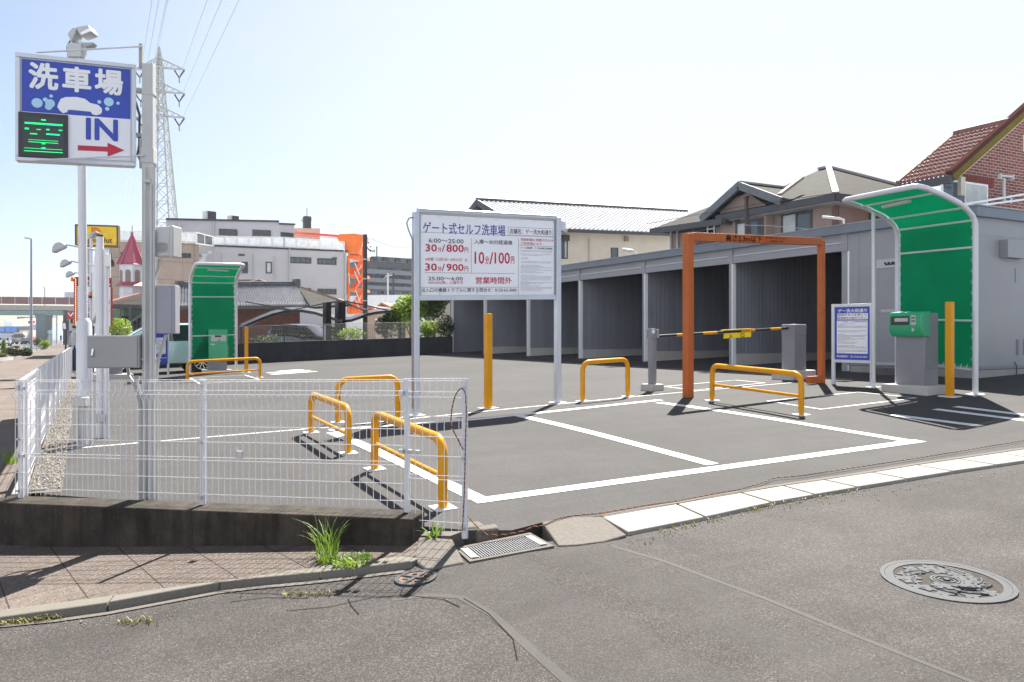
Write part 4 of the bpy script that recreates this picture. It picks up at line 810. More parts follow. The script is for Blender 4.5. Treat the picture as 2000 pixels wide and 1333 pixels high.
# ---------------------------------------------------------------- canopies over the ticket machines
def shelter(A, B, pj, lab, hz=2.60, aux=None, r=.042, sx=1.0):
    """A bent-tube screen: two uprights that curve forward over the lane, a green canvas between them."""
    t = thing('ticket_canopy', lab, 'canopy', A, 'green canvas canopies over the ticket machines'); pj = Vector(pj)
    prof = [(0, 0), (0, .6), (0, 1.3), (0, hz - .05), (.02, hz + .04), (.08, hz + .12), (.2, hz + .20), (.4, hz + .29), (.8, hz + .40), (1.15, hz + .47), (1.30, hz + .49)]
    S = lambda P0, k: P0 + pj * (prof[k][0] * sx) + up * prof[k][1]
    d_ = (B - A); dn = Vector((d_.x, d_.y, 0)).normalized(); n = len(prof); tip = pj * (.09 * sx) + up * .015
    la = [S(A, k) for k in range(n)]; lb = [S(B, k) for k in range(n)]
    hoop = la + [la[-1] + tip * .6 + dn * .02, la[-1] + tip + dn * .09, lb[-1] + tip - dn * .09, lb[-1] + tip * .6 - dn * .02] + lb[::-1]
    obj('tube_frame', MB().tube(hoop, r, 12), 'white', t)
    mb = MB(); vs = []; rw = []
    k0 = 1.0; pr_ = [(0, .42)] + prof[3:]
    dense = []
    for (s0, h0), (s1, h1) in zip(pr_, pr_[1:]): dense += [(s0 + (s1 - s0) * j / 3, h0 + (h1 - h0) * j / 3) for j in range(3)]
    dense.append(pr_[-1]); ins = r + .02
    for s_, h_ in dense:
        for k in range(5): p = (A + dn * ins).lerp(B - dn * ins, k / 4); vs.append(p + pj * (s_ * sx - .012) + up * (h_ + (.012 if s_ > .1 else 0)))
    mb.add(vs, [(5 * i + k, 5 * i + k + 1, 5 * i + k + 6, 5 * i + k + 5) for i in range(len(dense) - 1) for k in range(4)]); cv = obj('canvas_sheet', mb, 'canvas', t, smooth=60)
    for k, (s_, h_) in enumerate(((0, .38), (0, 1.13), (0, hz - .36), (.03, hz + .05), (.28, hz + .23), (.95, hz + .42))):
        obj('cross_tube', MB().rod(A + pj * (s_ * sx + .02) + up * h_, B + pj * (s_ * sx + .02) + up * h_, .017, 8), 'white', t)
    mb = MB()
    for q0 in (A, B):
        sg = 1 if q0 is A else -1
        for j in range(26):
            h_ = .48 + (hz - .5) * j / 25; p = q0 + up * h_; mb.rod(p + dn * sg * -.045 + up * .03, p + dn * sg * (ins + .02) + up * (-.01 if j % 2 else .05), .004, 4)
    for j in range(14): p = A.lerp(B, (j + .5) / 14) + up * .38; mb.rod(p, p + up * .07 + dn * .03, .004, 4)
    obj('lacing_cord', mb, 'letter', cv)
    c0 = A.lerp(B, .5) + pj * (.95 * sx) + up * (hz + .36); mb = MB().beam(c0 - dn * .30, c0 + dn * .30, .07, .05); obj('lamp', mb, 'ltgrey', t, bevel=.01)
    for p in (A, B): obj('base_plate', plate(p, .10), 'white2', t)
    if aux is not None:
        mb = MB().rod(aux, Vector((aux.x, aux.y, A.z + hz + .30)), .032, 10); obj('support_post', mb, 'white', t); obj('base_plate', plate(aux, .09), 'white2', t)
    return t
sA, sB = G(1753, 751), G(1905, 771); shelter(sA, sB, (-1, 0, -.033), "green canvas canopy on white tubes over the entrance ticket machine by the wash bays", hz=2.62, aux=G(1706, 757))
eA, eB = G(371, 733), G(461, 727); shelter(eA, eB, (0, -1, 0), "distant green canvas canopy on white tubes over the exit machine", hz=zat(eA, 556) - eA.z)
# ---------------------------------------------------------------- ticket machines
c = G(1790, 769); c = c + Vector((.18, .12, 0)); c.z = H_lot(c.x, c.y); t = thing('ticket_machine', "entrance ticket machine with a protruding green head on a grey column", 'ticket machine', c)
obj('foundation', MB().box(c + up * .035, (.66, .78, .17)), 'concl', t, bevel=.012)
ht = zat(c, 606) - c.z
FM = Face((c.x - .17, c.y + .26, c.z), (c.x - .17, c.y - .26, c.z))
obj('column', MB().box(c + up * (.11 + (ht - .16) / 2), (.34, .50, ht - .16)), 'mgrey', t, bevel=.012)
mb = MB(); h0, h1 = ht - .42, ht - .02; FM.plate  # head: a wedge-fronted box
pf = [(-.10, h1), (.10, h1 - .02), (.13, h1 - .10), (.13, h0 + .09), (.06, h0), (-.10, h0)]
pts = [FM.P(-.02, z, n_) for n_, z in pf]; mb.prism(pts, FM.U * .56); hd = obj('head', mb, 'mgreen', t, bevel=.012)
mb = MB(); FM.box(mb, .02, .34, h1 - .22, h1 - .08, .128, .134); obj('screen_recess', mb, 'black', hd)
mb = MB(); FM.box(mb, .09, .32, h1 - .165, h1 - .11, .134, .138); obj('display', mb, 'ltgrey', hd)
mb = MB(); FM.box(mb, .375, .455, h1 - .22, h1 - .07, .128, .14); FM.box(mb, .385, .425, h1 - .32, h1 - .27, .128, .136); obj('ticket_slot_plate', mb, 'ltgrey', hd)
mb = MB(); FM.box(mb, .385, .445, h1 - .17, h1 - .15, .14, .142); FM.box(mb, .385, .445, h1 - .12, h1 - .10, .14, .142); obj('ticket_slot', mb, 'black', hd)
FD = Face((c.x - .17, c.y - .25, c.z), (c.x + .17, c.y - .25, c.z)); mb = MB(); FD.box(mb, .04, .30, .38, ht - .08, 0, .006); dr = obj('door', mb, 'mgrey', t, bevel=.003)
mb = MB(); u_, z_ = .08, .9; mb.rod(FD.P(u_, z_, .006), FD.P(u_, z_, .012), .010, 8); obj('lock', mb, 'chrome', dr)
c = G(424, 729); t = thing('ticket_machine', "exit payment machine with a tall green front, under the distant canopy", 'ticket machine', c)
obj('foundation', MB().box(c + up * .03, (.80, .60, .14)), 'concl', t, bevel=.012)
FE = Face((c.x - .27, c.y - .17, c.z), (c.x + .27, c.y - .17, c.z), 0); ht = zat(c, 645) - c.z
obj('column', MB().box(c + up * (.1 + (ht - .1) / 2), (.52, .32, ht - .1)), 'mgrey', t, bevel=.012)
zc_ = zat(c, 701) - c.z; mb = MB(); FE.plate(mb, [(0, zc_), (.54, zc_), (.54, ht + .02), (0, ht + .02)], -.30, .06); hd = obj('green_front', mb, 'mgreen', t, bevel=.015)
mb = MB(); z1 = zat(c, 654.5) - c.z; z0 = zat(c, 667) - c.z; FE.box(mb, .07, .49, z0, z1, .06, .075); pn = obj('control_panel', mb, 'ltgrey', hd, bevel=.004)
mb = MB(); FE.box(mb, .17, .35, z1 - .07, z1 - .015, .075, .079); FE.box(mb, .26, .33, z0 + .02, z0 + .045, .075, .079); obj('display', mb, 'black', pn)
mb = MB(); FE.text(mb, "精算機", 411, 671.5, 418.5, 674.5, .063, .02); obj('lettering', mb, 'letter', hd)
mb = MB(); FE.box(mb, .545, .575, zc_ + .10, zc_ + .40, -.2, .0); obj('side_door', mb, 'mgrey', t)
# ---------------------------------------------------------------- notice boards
a, b_ = G(1628, 751), G(1700, 755); t = thing('notice_board', "white framed blue notice board beside the entrance ticket machine", 'notice board', a)
FB = Face(a, b_); hA = FB.hit(1665, 594)[1]; z0 = FB.hit(1665, 709)[1]; ul, ur = FB.hit(1625, 650)[0], FB.hit(1708, 650)[0]; w_ = .055
mb = MB()
FB.box(mb, ul, ul + w_, 0, hA, -.025, .025); obj('frame_post', mb, 'white', t, bevel=.004); mb = MB(); FB.box(mb, ur - w_ * 1.3, ur, -.02, hA + .01, -.025, .025); obj('frame_post', mb, 'white', t, bevel=.004)
for zq in (hA - .05, z0): mb = MB(); FB.box(mb, ul + w_, ur - w_ * 1.3, zq, zq + .05, -.022, .022); obj('frame_rail', mb, 'white', t, bevel=.004)
mb = MB(); FB.box(mb, ul + w_, ur - w_ * 1.3, z0 + .05, hA - .05, -.012, .006); pn = obj('panel', mb, 'blue', t)
mb = MB(); u0, u1, zz0, zz1 = FB.rect(1635, 626.5, 1695, 691); FB.box(mb, u0, u1, zz0, zz1, .006, .008); u0, u1, zz0, zz1 = FB.rect(1636, 612.5, 1695.5, 624.5); FB.box(mb, u0, u1, zz0, zz1, .006, .008); obj('white_sheet', mb, 'signw', pn)
mb = MB(); FB.text(mb, "ゲー洗大和通り", 1637, 603.5, 1694, 611, .009, .03); FB.text(mb, "問合連絡所：TEL 0120-63-3000", 1635, 694.5, 1694, 699, .009, .02); obj('white_lettering', mb, 'letter', pn)
mb = MB(); FB.text(mb, "発券ボタンを押して", 1637, 613.2, 1693, 618, .010, .02); FB.text(mb, "洗車券をお取り下さい。", 1637, 619.3, 1694.5, 624, .010, .02); FB.text(mb, "ゲート式洗車場　ゲー洗大和通り利用約款", 1637, 627.5, 1693, 630, .010, .02); fine(mb, FB, 1637, 632, 1693, 690, 26, .010, random.Random(9), .3); obj('black_lettering', mb, 'ink', pn)
a, b_ = G(309, 735), G(329, 733.5); t = thing('notice_board', "blue notice board beside the aqua silver car", 'notice board', a)
FB = Face(a, b_, 0); hA = FB.hit(318, 652)[1]; z0 = FB.hit(318, 712)[1]; ul, ur = FB.hit(303, 690)[0], FB.hit(327, 690)[0]
for uq in (ur, ul - .05): mb = MB(); FB.box(mb, uq, uq + .05, 0, hA, -.02, .02); obj('frame_post', mb, 'white', t)
mb = MB(); FB.box(mb, ul, ur, z0, hA, -.01, .01); pn = obj('panel', mb, 'blue', t)
mb = MB(); FB.box(mb, ul + .03, ur - .06, z0 + .30, hA - .12, .01, .012); obj('white_sheet', mb, 'signw', pn)
mb = MB(); fine(mb, FB, 306, 661, 324, 694, 14, .014, random.Random(4), .3); obj('black_lettering', mb, 'ink', pn)
mb = MB(); fine(mb, FB, 306, 698, 325, 710, 4, .014, random.Random(5), .4); obj('white_lettering', mb, 'letter', pn)
# ================================================================ CAR WASH BAYS
XS = 14.4; YE = 8.85; pY = lambda px: planeX(px, 700, XS).y
zf = .675
posts = [882, 946.7, 1031, 1133, 1260, 1431]; py_ = [pY(x) for x in posts]; yr = pY(1656)
z_hd = 3.26; z_ln = planeX(1659, 474, XS).z; z_fb = z_hd + .36; z_tp = planeX(1700, 434, XS).z
t = thing('car_wash_building', "long pale grey car wash building with a row of open dark bays", 'building', (XS, YE, zf)); DP = 6.2
yl = py_[0] + .15
mb = MB(); mb.box((XS + DP / 2, (yl + YE) / 2, zf - .30), (DP - .06, yl - YE - .02, .58)); obj('floor_slab', mb, 'concl', t)
mb = MB(); mb.box((XS + DP / 2 - .03, (yr - .1 + YE) / 2 - .02, zf - .20), (DP + .1, yr - YE - .1, .66)); obj('plinth', mb, 'conc', t, bevel=.008)
z0 = zf + .14
mb = MB(); mb.box((XS + DP - .04, (yl + YE) / 2, (zf + z_tp) / 2), (.08, yl - YE, z_tp - zf - .1)); mb.box((XS + DP / 2, yl - .06, (zf + z_fb) / 2), (DP, .08, z_fb - zf)); obj('rear_wall', mb, 'shedin', t)
# end room walls
mb = MB(); mb.box((XS + DP / 2, YE + .04, (z0 + z_fb) / 2), (DP, .08, z_fb - z0)); obj('end_wall', mb, 'shed', t)
FE_ = Face((XS, YE, 0), (XS + DP, YE, 0))
mb = MB(); mb.box((XS + .04, (YE + .08 + yr) / 2, (z0 + z_fb) / 2), (.08, yr - YE - .08, z_fb - z0)); fw_ = obj('front_wall', mb, 'shed', t)
FF = Face((XS, YE, 0), (XS, yl, 0)); FF.N = Vector((-1, 0, 0))
mb = MB(); FF.box(mb, yr - YE - .28, yr - YE - .27, z0, z_fb, .0, .003); FF.box(mb, .05, yr - YE - .29, 2.85, 2.856, 0, .003); FE_.box(mb, .02, DP - .02, zat(Vector((XS + .8, YE, 0)), 463), zat(Vector((XS + .8, YE, 0)), 463) + .006, 0, .003); obj('panel_joints', mb, 'shedtrim', t)
mb = MB(); FE_.box(mb, 0, DP, z0, z0 + .055, 0, .02); FF.box(mb, 0, yr - YE, z0, z0 + .055, 0, .02); obj('base_flashing', mb, 'shedtrim', t)
# partitions, posts
for i, y in enumerate(py_[1:] + [yr]):
    mb = MB(); mb.box((XS + DP / 2 + .02, y + .05, (zf + .30 + z_fb) / 2), (DP - .14, .06, z_fb - zf - .30)); mb_ = obj('partition', mb, 'shedin', t)
    mb = MB(); mb.box((XS + DP / 2 + .02, y + .05, zf + .15), (DP - .16, .14, .30)); obj('partition_kerb', mb, 'concl', mb_)
for i, y in enumerate(py_ + [yr]):
    w_ = .10 if i < 6 else .16; mb = MB(); mb.box((XS + .05, y + .08, (zf + z_hd) / 2), (.10, w_, z_hd - zf)); po = obj('post', mb, 'shed', t, bevel=.004)
    mb = MB(); mb.box((XS + .045, y + .08 - w_ / 2 - .020, (zf + z_hd) / 2), (.11, .038, z_hd - zf - .02)); obj('corner_trim', mb, 'letter', po)
mb = MB(); mb.box((XS + .05, (yl + yr) / 2 + .02, z_hd + .09), (.10, yl - yr, .18)); obj('header_beam', mb, 'shed', t, bevel=.004)
for a_, b2 in zip(py_, py_[1:] + [yr]):
    mb = MB(); mb.box((XS - .012, (a_ + b2) / 2 + .05, z_hd + .18), (.03, abs(a_ - b2) - .22, .02)); obj('drip_moulding', mb, 'white', t)
for y in py_ + [yr]: mb = MB(); mb.box((XS - .005, y + .08, z_hd + .17), (.03, .16, .36)); obj('joint_cover', mb, 'shed', t, bevel=.003)
mb = MB(); mb.box((XS + .06, (yl + yr) / 2, (z_hd + .18 + z_fb) / 2), (.08, yl - yr, z_fb - z_hd - .18)); obj('upper_band', mb, 'shed', t)
rt = MB(); rt.box((XS + DP / 2, (yl + YE) / 2, z_fb + .03), (DP - .1, yl - YE - .1, .06)); roof = obj('roof', rt, 'shedroof', t)
mb = MB(); e_ = .10
mb.box((XS - .06, (yl + YE) / 2, (z_fb + z_tp) / 2), (.12, yl - YE + .2, z_tp - z_fb)); mb.box((XS + DP / 2 + .06, YE - .05, (z_fb + z_tp) / 2), (DP + .12, .10, z_tp - z_fb)); obj('fascia', mb, 'shedroof', roof, bevel=.006)
mb = MB(); mb.box((XS - .06, (yl + YE) / 2, z_tp + .012), (.16, yl - YE + .24, .022)); mb.box((XS + DP / 2 + .08, YE - .05, z_tp + .012), (DP + .1, .14, .022)); obj('coping', mb, 'shed', roof)
mb = MB(); mb.box((XS + .45, (yl + yr) / 2, z_hd + .26), (.05, yl - yr, .04)); 
# door, W sign
FF.s = 1
u0, u1, zz0, zz1 = FF.rect(1755, 524, 1713, 702)
u1 = FF.hit(1713, 600)[0]; u0 = u1 - .88; zd0, zd1 = z0 + .08, FF.hit(1730, 524)[1]
mb = MB(); FF.frame(mb, u0 - .05, u1 + .05, zd0 - .05, zd1 + .05, .05, 0, .03); FF.box(mb, u0, u1, zd1 + .05, zd1 + .18, 0, .02); dr = obj('door', mb, 'ltgrey', t)
mb = MB(); FF.box(mb, u0, u1, zd0, zd1, 0, .012); lf = obj('door_leaf', mb, 'shed', dr)
mb = MB(); FF.box(mb, u0 + .1, u1 - .1, zd0 + 1.02, zd0 + 1.08, .012, .02); obj('door_rail', mb, 'ltgrey', dr)
mb = MB(); v, f = letters("WC", .03); uw = FF.hit(1728.5, 517)[0]; zw0, zw1 = FF.hit(1738, 522.5)[1], FF.hit(1738, 512.5)[1]; ww = abs(FF.hit(1744.5, 517)[0] - uw) * 1.75
[mb.add([FF.P(uw - ww * a_ + dx_, zw0 + (zw1 - zw0) * c_ + dy_, .0215 + .0002 * q_) for a_, c_ in v], f) for q_, (dx_, dy_) in enumerate(((0, 0), (.011, 0), (-.011, 0), (0, .008), (0, -.008), (.006, .006)))]; obj('lettering', mb, 'ink', dr)
one('door_step', MB().box((XS - .28, YE + .3 + u0 - .2, H_lot(XS - .3, YE + 1) + .05), (.36, 1.15, .16)), 'rough', "low concrete step before the toilet door of the wash building", 'step', bevel=.012)
# vents and hood
for px in (1987, 2001):
    u_ = FE_.hit(px, 680)[0]; z1, z2 = FE_.hit(px, 694)[1], FE_.hit(px, 663)[1]; mb = MB(); FE_.box(mb, u_ - .04, u_ + .04, z1, z2, 0, .012); vt = obj('louvre_vent', mb, 'grey2', t); mb = MB()
    for k in range(9): FE_.box(mb, u_ - .033, u_ + .033, z1 + (z2 - z1) * (k + .25) / 9, z1 + (z2 - z1) * (k + .6) / 9, .012, .017)
    obj('slats', mb, 'dark', vt)
u_ = FE_.hit(1985, 540)[0]; z1, z2 = FE_.hit(1985, 552)[1], FE_.hit(1985, 525)[1]; mb = MB(); FE_.box(mb, u_ - .04, u_ + .04, z1, z2, 0, .012); obj('louvre_vent', mb, 'grey2', t)
u0, u1 = FE_.hit(1952, 490)[0], FE_.hit(1990, 490)[0]; z1, z2 = FE_.hit(1960, 505)[1], FE_.hit(1960, 470)[1]; mb = MB(); FE_.plate(mb, [(u0, z1), (u1, z1), (u1, z2), (u0, z2)], 0, .16); obj('vent_hood', mb, 'shed', t, bevel=.008)
mb = MB(); mb.tube([FE_.P(*FE_.hit(1979, 708), .02), FE_.P(*FE_.hit(1982, 715), .04), FE_.P(*FE_.hit(1981, 730), .04), FE_.P(*FE_.hit(1987, 741), .05)], .008, 6); obj('cable', mb, 'black', t)
for px, py, lab in ((1243, 499, "small floodlight on the wash building roof edge behind the price sign"), (1412, 469, "floodlight on the roof edge hidden partly by the orange gate beam"), (1648, 436, "floodlight on the roof edge near the entrance canopy")):
    p = planeX(px, py, XS - .05); p.z = z_tp + .02; ft = thing('floodlight', lab, 'floodlight', p, 'floodlights on the wash building roof')
    mb = MB().rod(p, p + up * .10, .02, 8); mb.beam(p + up * .10, p + Vector((-.12, .02, .13)), .05, .03); obj('bracket', mb, 'white2', ft)
    mb = MB().box(p + Vector((-.20, .16, .15)), (.20, .34, .06), 0, R(12)); obj('lamp_head', mb, 'white2', ft, bevel=.012)
    mb = MB().box(p + Vector((-.20, .16, .115)), (.16, .28, .012), 0, R(12)); obj('lens', mb, 'glass', ft)
# ================================================================ SIGN POLE CORNER
def onray_face(px, py, X0, Y0): pass
# grey steel pole with cabinets
pg = C0 + cu_ * .90 - cn * .22
s_ = [k * .001 for k in range(400, 1500)]; 
best = min(s_, key=lambda s: abs((C0 + cu_ * s - cn * .20).dot(RT.xy) / (C0 + cu_ * s - cn * .20).dot(FW.xy) - (291 - HX) / F)); pg = C0 + cu_ * best - cn * .20
pg = Vector((pg.x, pg.y, H_lot(pg.x, pg.y) - .03)); dg = dep(pg); K = dg / F
zp = lambda y: CZ - (y - HY) / F * dg
pp = lambda px, py, back=0: D(px, py, dg + back)
t = thing('steel_pole', "grey square steel pole carrying the car wash sign and control boxes", 'pole', pg)
rzp = R(-22); hp = zp(127) - pg.z
obj('shaft', MB().box((pg.x, pg.y, pg.z + hp / 2), (.083, .083, hp), rzp), 'ltgrey', t, bevel=.004)
for y0, y1 in ((186, 187.2), (292, 293), (322, 323), (494, 497), (700, 703), (759, 760)):
    mb = MB().box((pg.x, pg.y, (zp(y0) + zp(y1)) / 2), (.094, .094, abs(zp(y1) - zp(y0))), rzp); obj('band', mb, 'galv', t)
mb = MB().box((pg.x, pg.y, zp(306)), (.098, .098, zp(293) - zp(322)), rzp); obj('clamp_box', mb, 'ltgrey', t, bevel=.003)
mb = MB()
for dx, r in ((5, .013), (10.5, .010), (-7, .009)): p0 = pp(291 + dx, 327, -.075); p1 = pp(290 + dx, 985, -.075); mb.rod(p0, p1, r, 8)
mb.rod(pp(299.5, 329, -.07), pp(299.5, 362, -.07), .017, 8); mb.box(pp(289, 354, -.07), (.05, .05, .03), rzp); obj('conduit', mb, 'ltgrey', t)
mb = MB().tube([pp(268, 735, .05), pp(266, 752, .02), pp(272, 772, 0), pp(276, 800, -.05), pp(277, 985, -.06)], .020, 8); mb.tube([pp(249, 716, .1), pp(252, 735, .1), pp(262, 750, .06), pp(272, 775)], .014, 8); obj('conduit', mb, 'grey', t)
mb = MB().tube([pp(324, 654, .02), pp(317, 680, .02), pp(309, 702), pp(305, 740), pp(305.5, 985)], .0135, 8); mb.tube([pp(312, 506, .0), pp(310, 522), pp(304, 540), pp(302, 570)], .013, 8); obj('conduit', mb, 'ltgrey', t)
mb = MB().box((pp(275.5, 110)).to_tuple(), (.024, .03, 47 * K), rzp); mb.box((pp(277, 300)).to_tuple(), (.03, .03, 58 * K), rzp); obj('arm_bracket', mb, 'grey', t)
def pbox(name, x0, y0, x1, y1, dpt, mat, lab, cat, fr=-.06, rz_=None, side=None, detail=None):
    """a wall box on the pole: front face at depth offset fr, dpt deep"""
    rz_ = -AZ if rz_ is None else rz_; f3 = D((x0 + x1) / 2, (y0 + y1) / 2, dg + fr + dpt / 2); bt = thing(name, lab, cat, f3 - up * (y1 - y0) * K / 2)
    kk = (dg + fr) / F; return bt, f3, (x1 - x0) * kk, (y1 - y0) * kk, rz_
bt, f3, bw, bh, rz_ = pbox('speaker_box', 306, 444, 341, 503, .12, 'ltgrey', "beige-grey horn speaker box with a round louvre, high on the steel pole", 'speaker box')
obj('case', MB().box(f3, (bw, .12, bh), rz_ + R(-6)), 'ltgrey', bt, bevel=.012); f4 = f3 - FW * .064
mb = MB().box(f3 + RT * (bw / 2 + .01) + FW * .0, (.03, .14, bh * 1.05), rz_ + R(-6)); obj('hinged_edge', mb, 'ltgrey', bt, bevel=.01)
mb = MB(); cc_ = f4 + RT * .0 - up * bh * .2
for k in range(7): hh = (k - 3) * .0115; ww = math.sqrt(max(0, .046 ** 2 - hh * hh)); mb.beam(cc_ + up * hh - RT * ww, cc_ + up * hh + RT * ww, .014, .005)
obj('louvre', mb, 'grey', bt)
bt, f3, bw, bh, rz_ = pbox('control_box', 308, 557, 346, 653, .16, 'grey2', "cool grey upright control cabinet on the steel pole", 'control cabinet', fr=-.05)
obj('case', MB().box(f3, (bw, .16, bh), rz_ + R(10)), 'grey2', bt, bevel=.006)
mb = MB().box(f3 - FW * .082 + RT * .0, (bw * .86, .01, bh * .97), rz_ + R(10)); obj('door', mb, 'grey2', bt, bevel=.003)
bt, f3, bw, bh, rz_ = pbox('control_box', 182, 655, 279, 719, .17, 'grey', "wide grey control cabinet with a lever handle, level with the horizon beside the pole", 'control cabinet', fr=-.10)
bt['label'] = "wide low grey control cabinet with a lever handle on the steel pole"
obj('case', MB().box(f3, (bw, .17, bh), rz_ + R(5)), 'grey', bt, bevel=.006); f4 = f3 - FW * .088
mb = MB().box(f4, (bw * .97, .012, bh * .95), rz_ + R(5)); dr = obj('door', mb, 'grey', bt, bevel=.004)
hc = f4 - RT * bw * .37 - FW * .012 - up * bh * .03
mb = MB().box(hc, (.028, .008, .075), rz_); obj('handle_plate', mb, 'galv', dr, bevel=.003); mb = MB().tube([hc + up * .03 - FW * .008, hc - up * .02 - FW * .016, hc - up * .028 - FW * .006], .009, 8); obj('handle', mb, 'chrome', dr)
# sign board
tSgn = pg
sr = D(265, 228, dg + .02); sl_ = Vector((sr.x - .985, sr.y + .02, sr.z - .03)); FSn = Face((sl_.x, sl_.y, 0), (sr.x, sr.y, 0), 0)
zA_t, zA_b = FSn.hit(31, 104.5)[1], FSn.hit(31, 313)[1]; uL = FSn.hit(31, 210)[0]; uR = FSn.hit(265, 220)[0]
zB_t, zB_b = FSn.hit(264, 128)[1], FSn.hit(264, 325)[1]
k_ = ((zB_t + zB_b) - (zA_t + zA_b)) / 2 / (uR - uL); FSn.k = k_
H2 = ((zA_t - zA_b) + (zB_t - zB_b)) / 4; FSn.A.z = (zA_t + zA_b) / 2 - k_ * uL
t = thing('car_wash_sign', "blue and white lit car wash sign box with a green display, held beside the pole", 'sign', FSn.P((uL + uR) / 2, -H2))
mb = MB(); FSn.box(mb, uL, uR, -H2, H2, -.11, 0); obj('case', mb, 'white2', t, bevel=.008)
mb = MB(); FSn.frame(mb, uL - .004, uR + .004, -H2 - .004, H2 + .004, .032, -.002, .016); obj('frame', mb, 'alu', t, bevel=.003)
u0, u1 = uL + .038, uR - .038; zm = FSn.hit(150, 226)[1]
mb = MB(); FSn.box(mb, u0, u1, -H2 + .038, zm, 0, .006); pw = obj('white_panel', mb, 'signw', t)
mb = MB(); FSn.box(mb, u0, u1, zm, H2 - .038, 0, .006); pbl = obj('blue_panel', mb, 'blue', t)
mb = MB(); FSn.text(mb, "洗", 56, 124, 114, 176, .009, .055); FSn.text(mb, "車", 122, 132, 178, 181, .009, .055); FSn.text(mb, "場", 185, 137, 240, 186, .009, .055); obj('lettering', mb, 'letter', pbl)
car = [(112, 210), (114, 203), (119, 194), (128, 190.5), (150, 190.5), (166, 194), (176, 202), (192, 206), (199, 213), (199, 220), (196, 224), (188, 226), (180, 224), (177, 219), (140, 215.5), (133, 215.5), (131, 220), (123, 222), (117, 217)]
mb = MB(); FSn.plate(mb, [FSn.hit(x, y) for x, y in car], .006, .009); obj('car_symbol', mb, 'letter', pbl)
mb = MB()
for x, y, r in ((72.5, 202, 9), (88.5, 195.5, 4), (100, 188.5, 3), (98, 203, 8), (95, 209.5, 6), (194, 200, 3.4), (212.5, 200, 8.5), (209.5, 213.5, 3.8), (230.5, 202.5, 3)):
    u_, z_ = FSn.hit(x, y); rr = r * dg / F; FSn.plate(mb, [(u_ + rr * math.cos(k * .393), z_ + rr * math.sin(k * .393)) for k in range(16)], .006, .008 + r * 1e-4)
obj('bubbles', mb, 'bubble', pbl)
mb = MB(); FSn.text(mb, "IN", 168, 233, 230, 275, .009, .05); obj('in_lettering', mb, 'blue', pw)
mb = MB(); FSn.plate(mb, [FSn.hit(x, y) for x, y in ((152, 284.5), (210, 287.5), (210, 279.5), (243, 294.5), (210, 306.5), (210, 297), (152, 294.5))], .006, .009); obj('arrow', mb, 'red', pw)
u0, u1, z0, z1 = FSn.rect(36, 223, 133, 310); mb = MB(); FSn.box(mb, u0, u1, z0, z1, .0, .026); ds = obj('display', mb, 'dark', t, bevel=.005)
mb = MB(); FSn.box(mb, u0 + .03, u1 - .03, z0 + .03, z1 - .03, .026, .028); obj('display_screen', mb, 'ledoff', ds)
mb = MB()
for x0, y0, x1, y1 in ((81, 235, 90, 238), (49, 242, 122.5, 246.5), (49, 251, 57, 255), (72, 254, 80, 256), (91, 253.5, 97, 257), (115, 255.5, 122, 258), (59, 262, 73, 264.5), (91, 263, 117, 266.5), (56, 275.8, 114, 276.6), (56, 279.8, 114, 281), (82, 281, 89, 284), (82, 289, 89, 293), (48, 292.3, 122, 293.2), (48, 297.6, 123, 299)):
    a0, a1, c0_, c1_ = FSn.rect(x0, y0, x1, y1); FSn.box(mb, a0, a1, c0_ + (c1_ - c0_) * .15, c0_ + (c1_ - c0_) * .8, .028, .0295)
obj('lit_segments', mb, 'led', ds)
for a_, c_, o_ in (((72, 107), (279, 91), -.02), ((70, 316), (281, 304), -.06)): mb = MB().rod(FSn.P(*FSn.hit(*a_), .05), pp(*c_, o_), .007, 8); obj('stay_rod', mb, 'white', t)
mb = MB()
for z_ in (H2 * .55, -H2 * .35): mb.beam(FSn.P(uR, z_, -.06), FSn.P(uR + .045, z_, -.06), .05, .03)
obj('side_bracket', mb, 'grey', t)
mb = MB().tube([FSn.P(uR + .0, .13, -.05), FSn.P(uR + .03, .02, -.05), FSn.P(uR + .028, -.22, -.05), FSn.P(uR + .015, -.30, -.04), FSn.P(uR + .05, -.38, -.05)], .010, 8); obj('cable', mb, 'dark', t)
# white lamp pole with floodlights
pw_ = G(164, 871); dw = dep(pw_); t = thing('lamp_pole', "white tubular pole with a thick sleeve, floodlights on top, behind the car wash sign", 'lamp pole', pw_)
wp = lambda x, y, bk=0: D(x, y, dw + bk); Kw = dw / F
hz_ = zat(pw_, 84) - pw_.z
obj('shaft', MB().rod(pw_, pw_ + up * hz_ - RT * .03, .046, 14), 'white', t)
zj = zat(pw_, 622) - pw_.z; mb = MB().lathe(pw_, [(.001, 0), (.078, 0), (.078, zj - .05), (.05, zj)], 16); obj('sleeve', mb, 'white', t)
mb = MB().rod(wp(177.5, 712), wp(179, 868), .011, 8); obj('conduit', mb, 'white', t)
mb = MB().box(wp(157, 785, -.12), (.16, .10, .10), -AZ); bx = obj('junction_box', mb, 'ltgrey', t, bevel=.006); mb = MB()
for x in (152, 160, 167): mb.rod(wp(x, 795, -.12), wp(x + 1, 868, -.1), .012, 8)
obj('conduit', mb, 'ltgrey', t)
mb = MB().box(wp(150, 101, -.02), (28 * Kw, .12, 27 * Kw), -AZ); obj('mast_head', mb, 'ltgrey', t, bevel=.006)
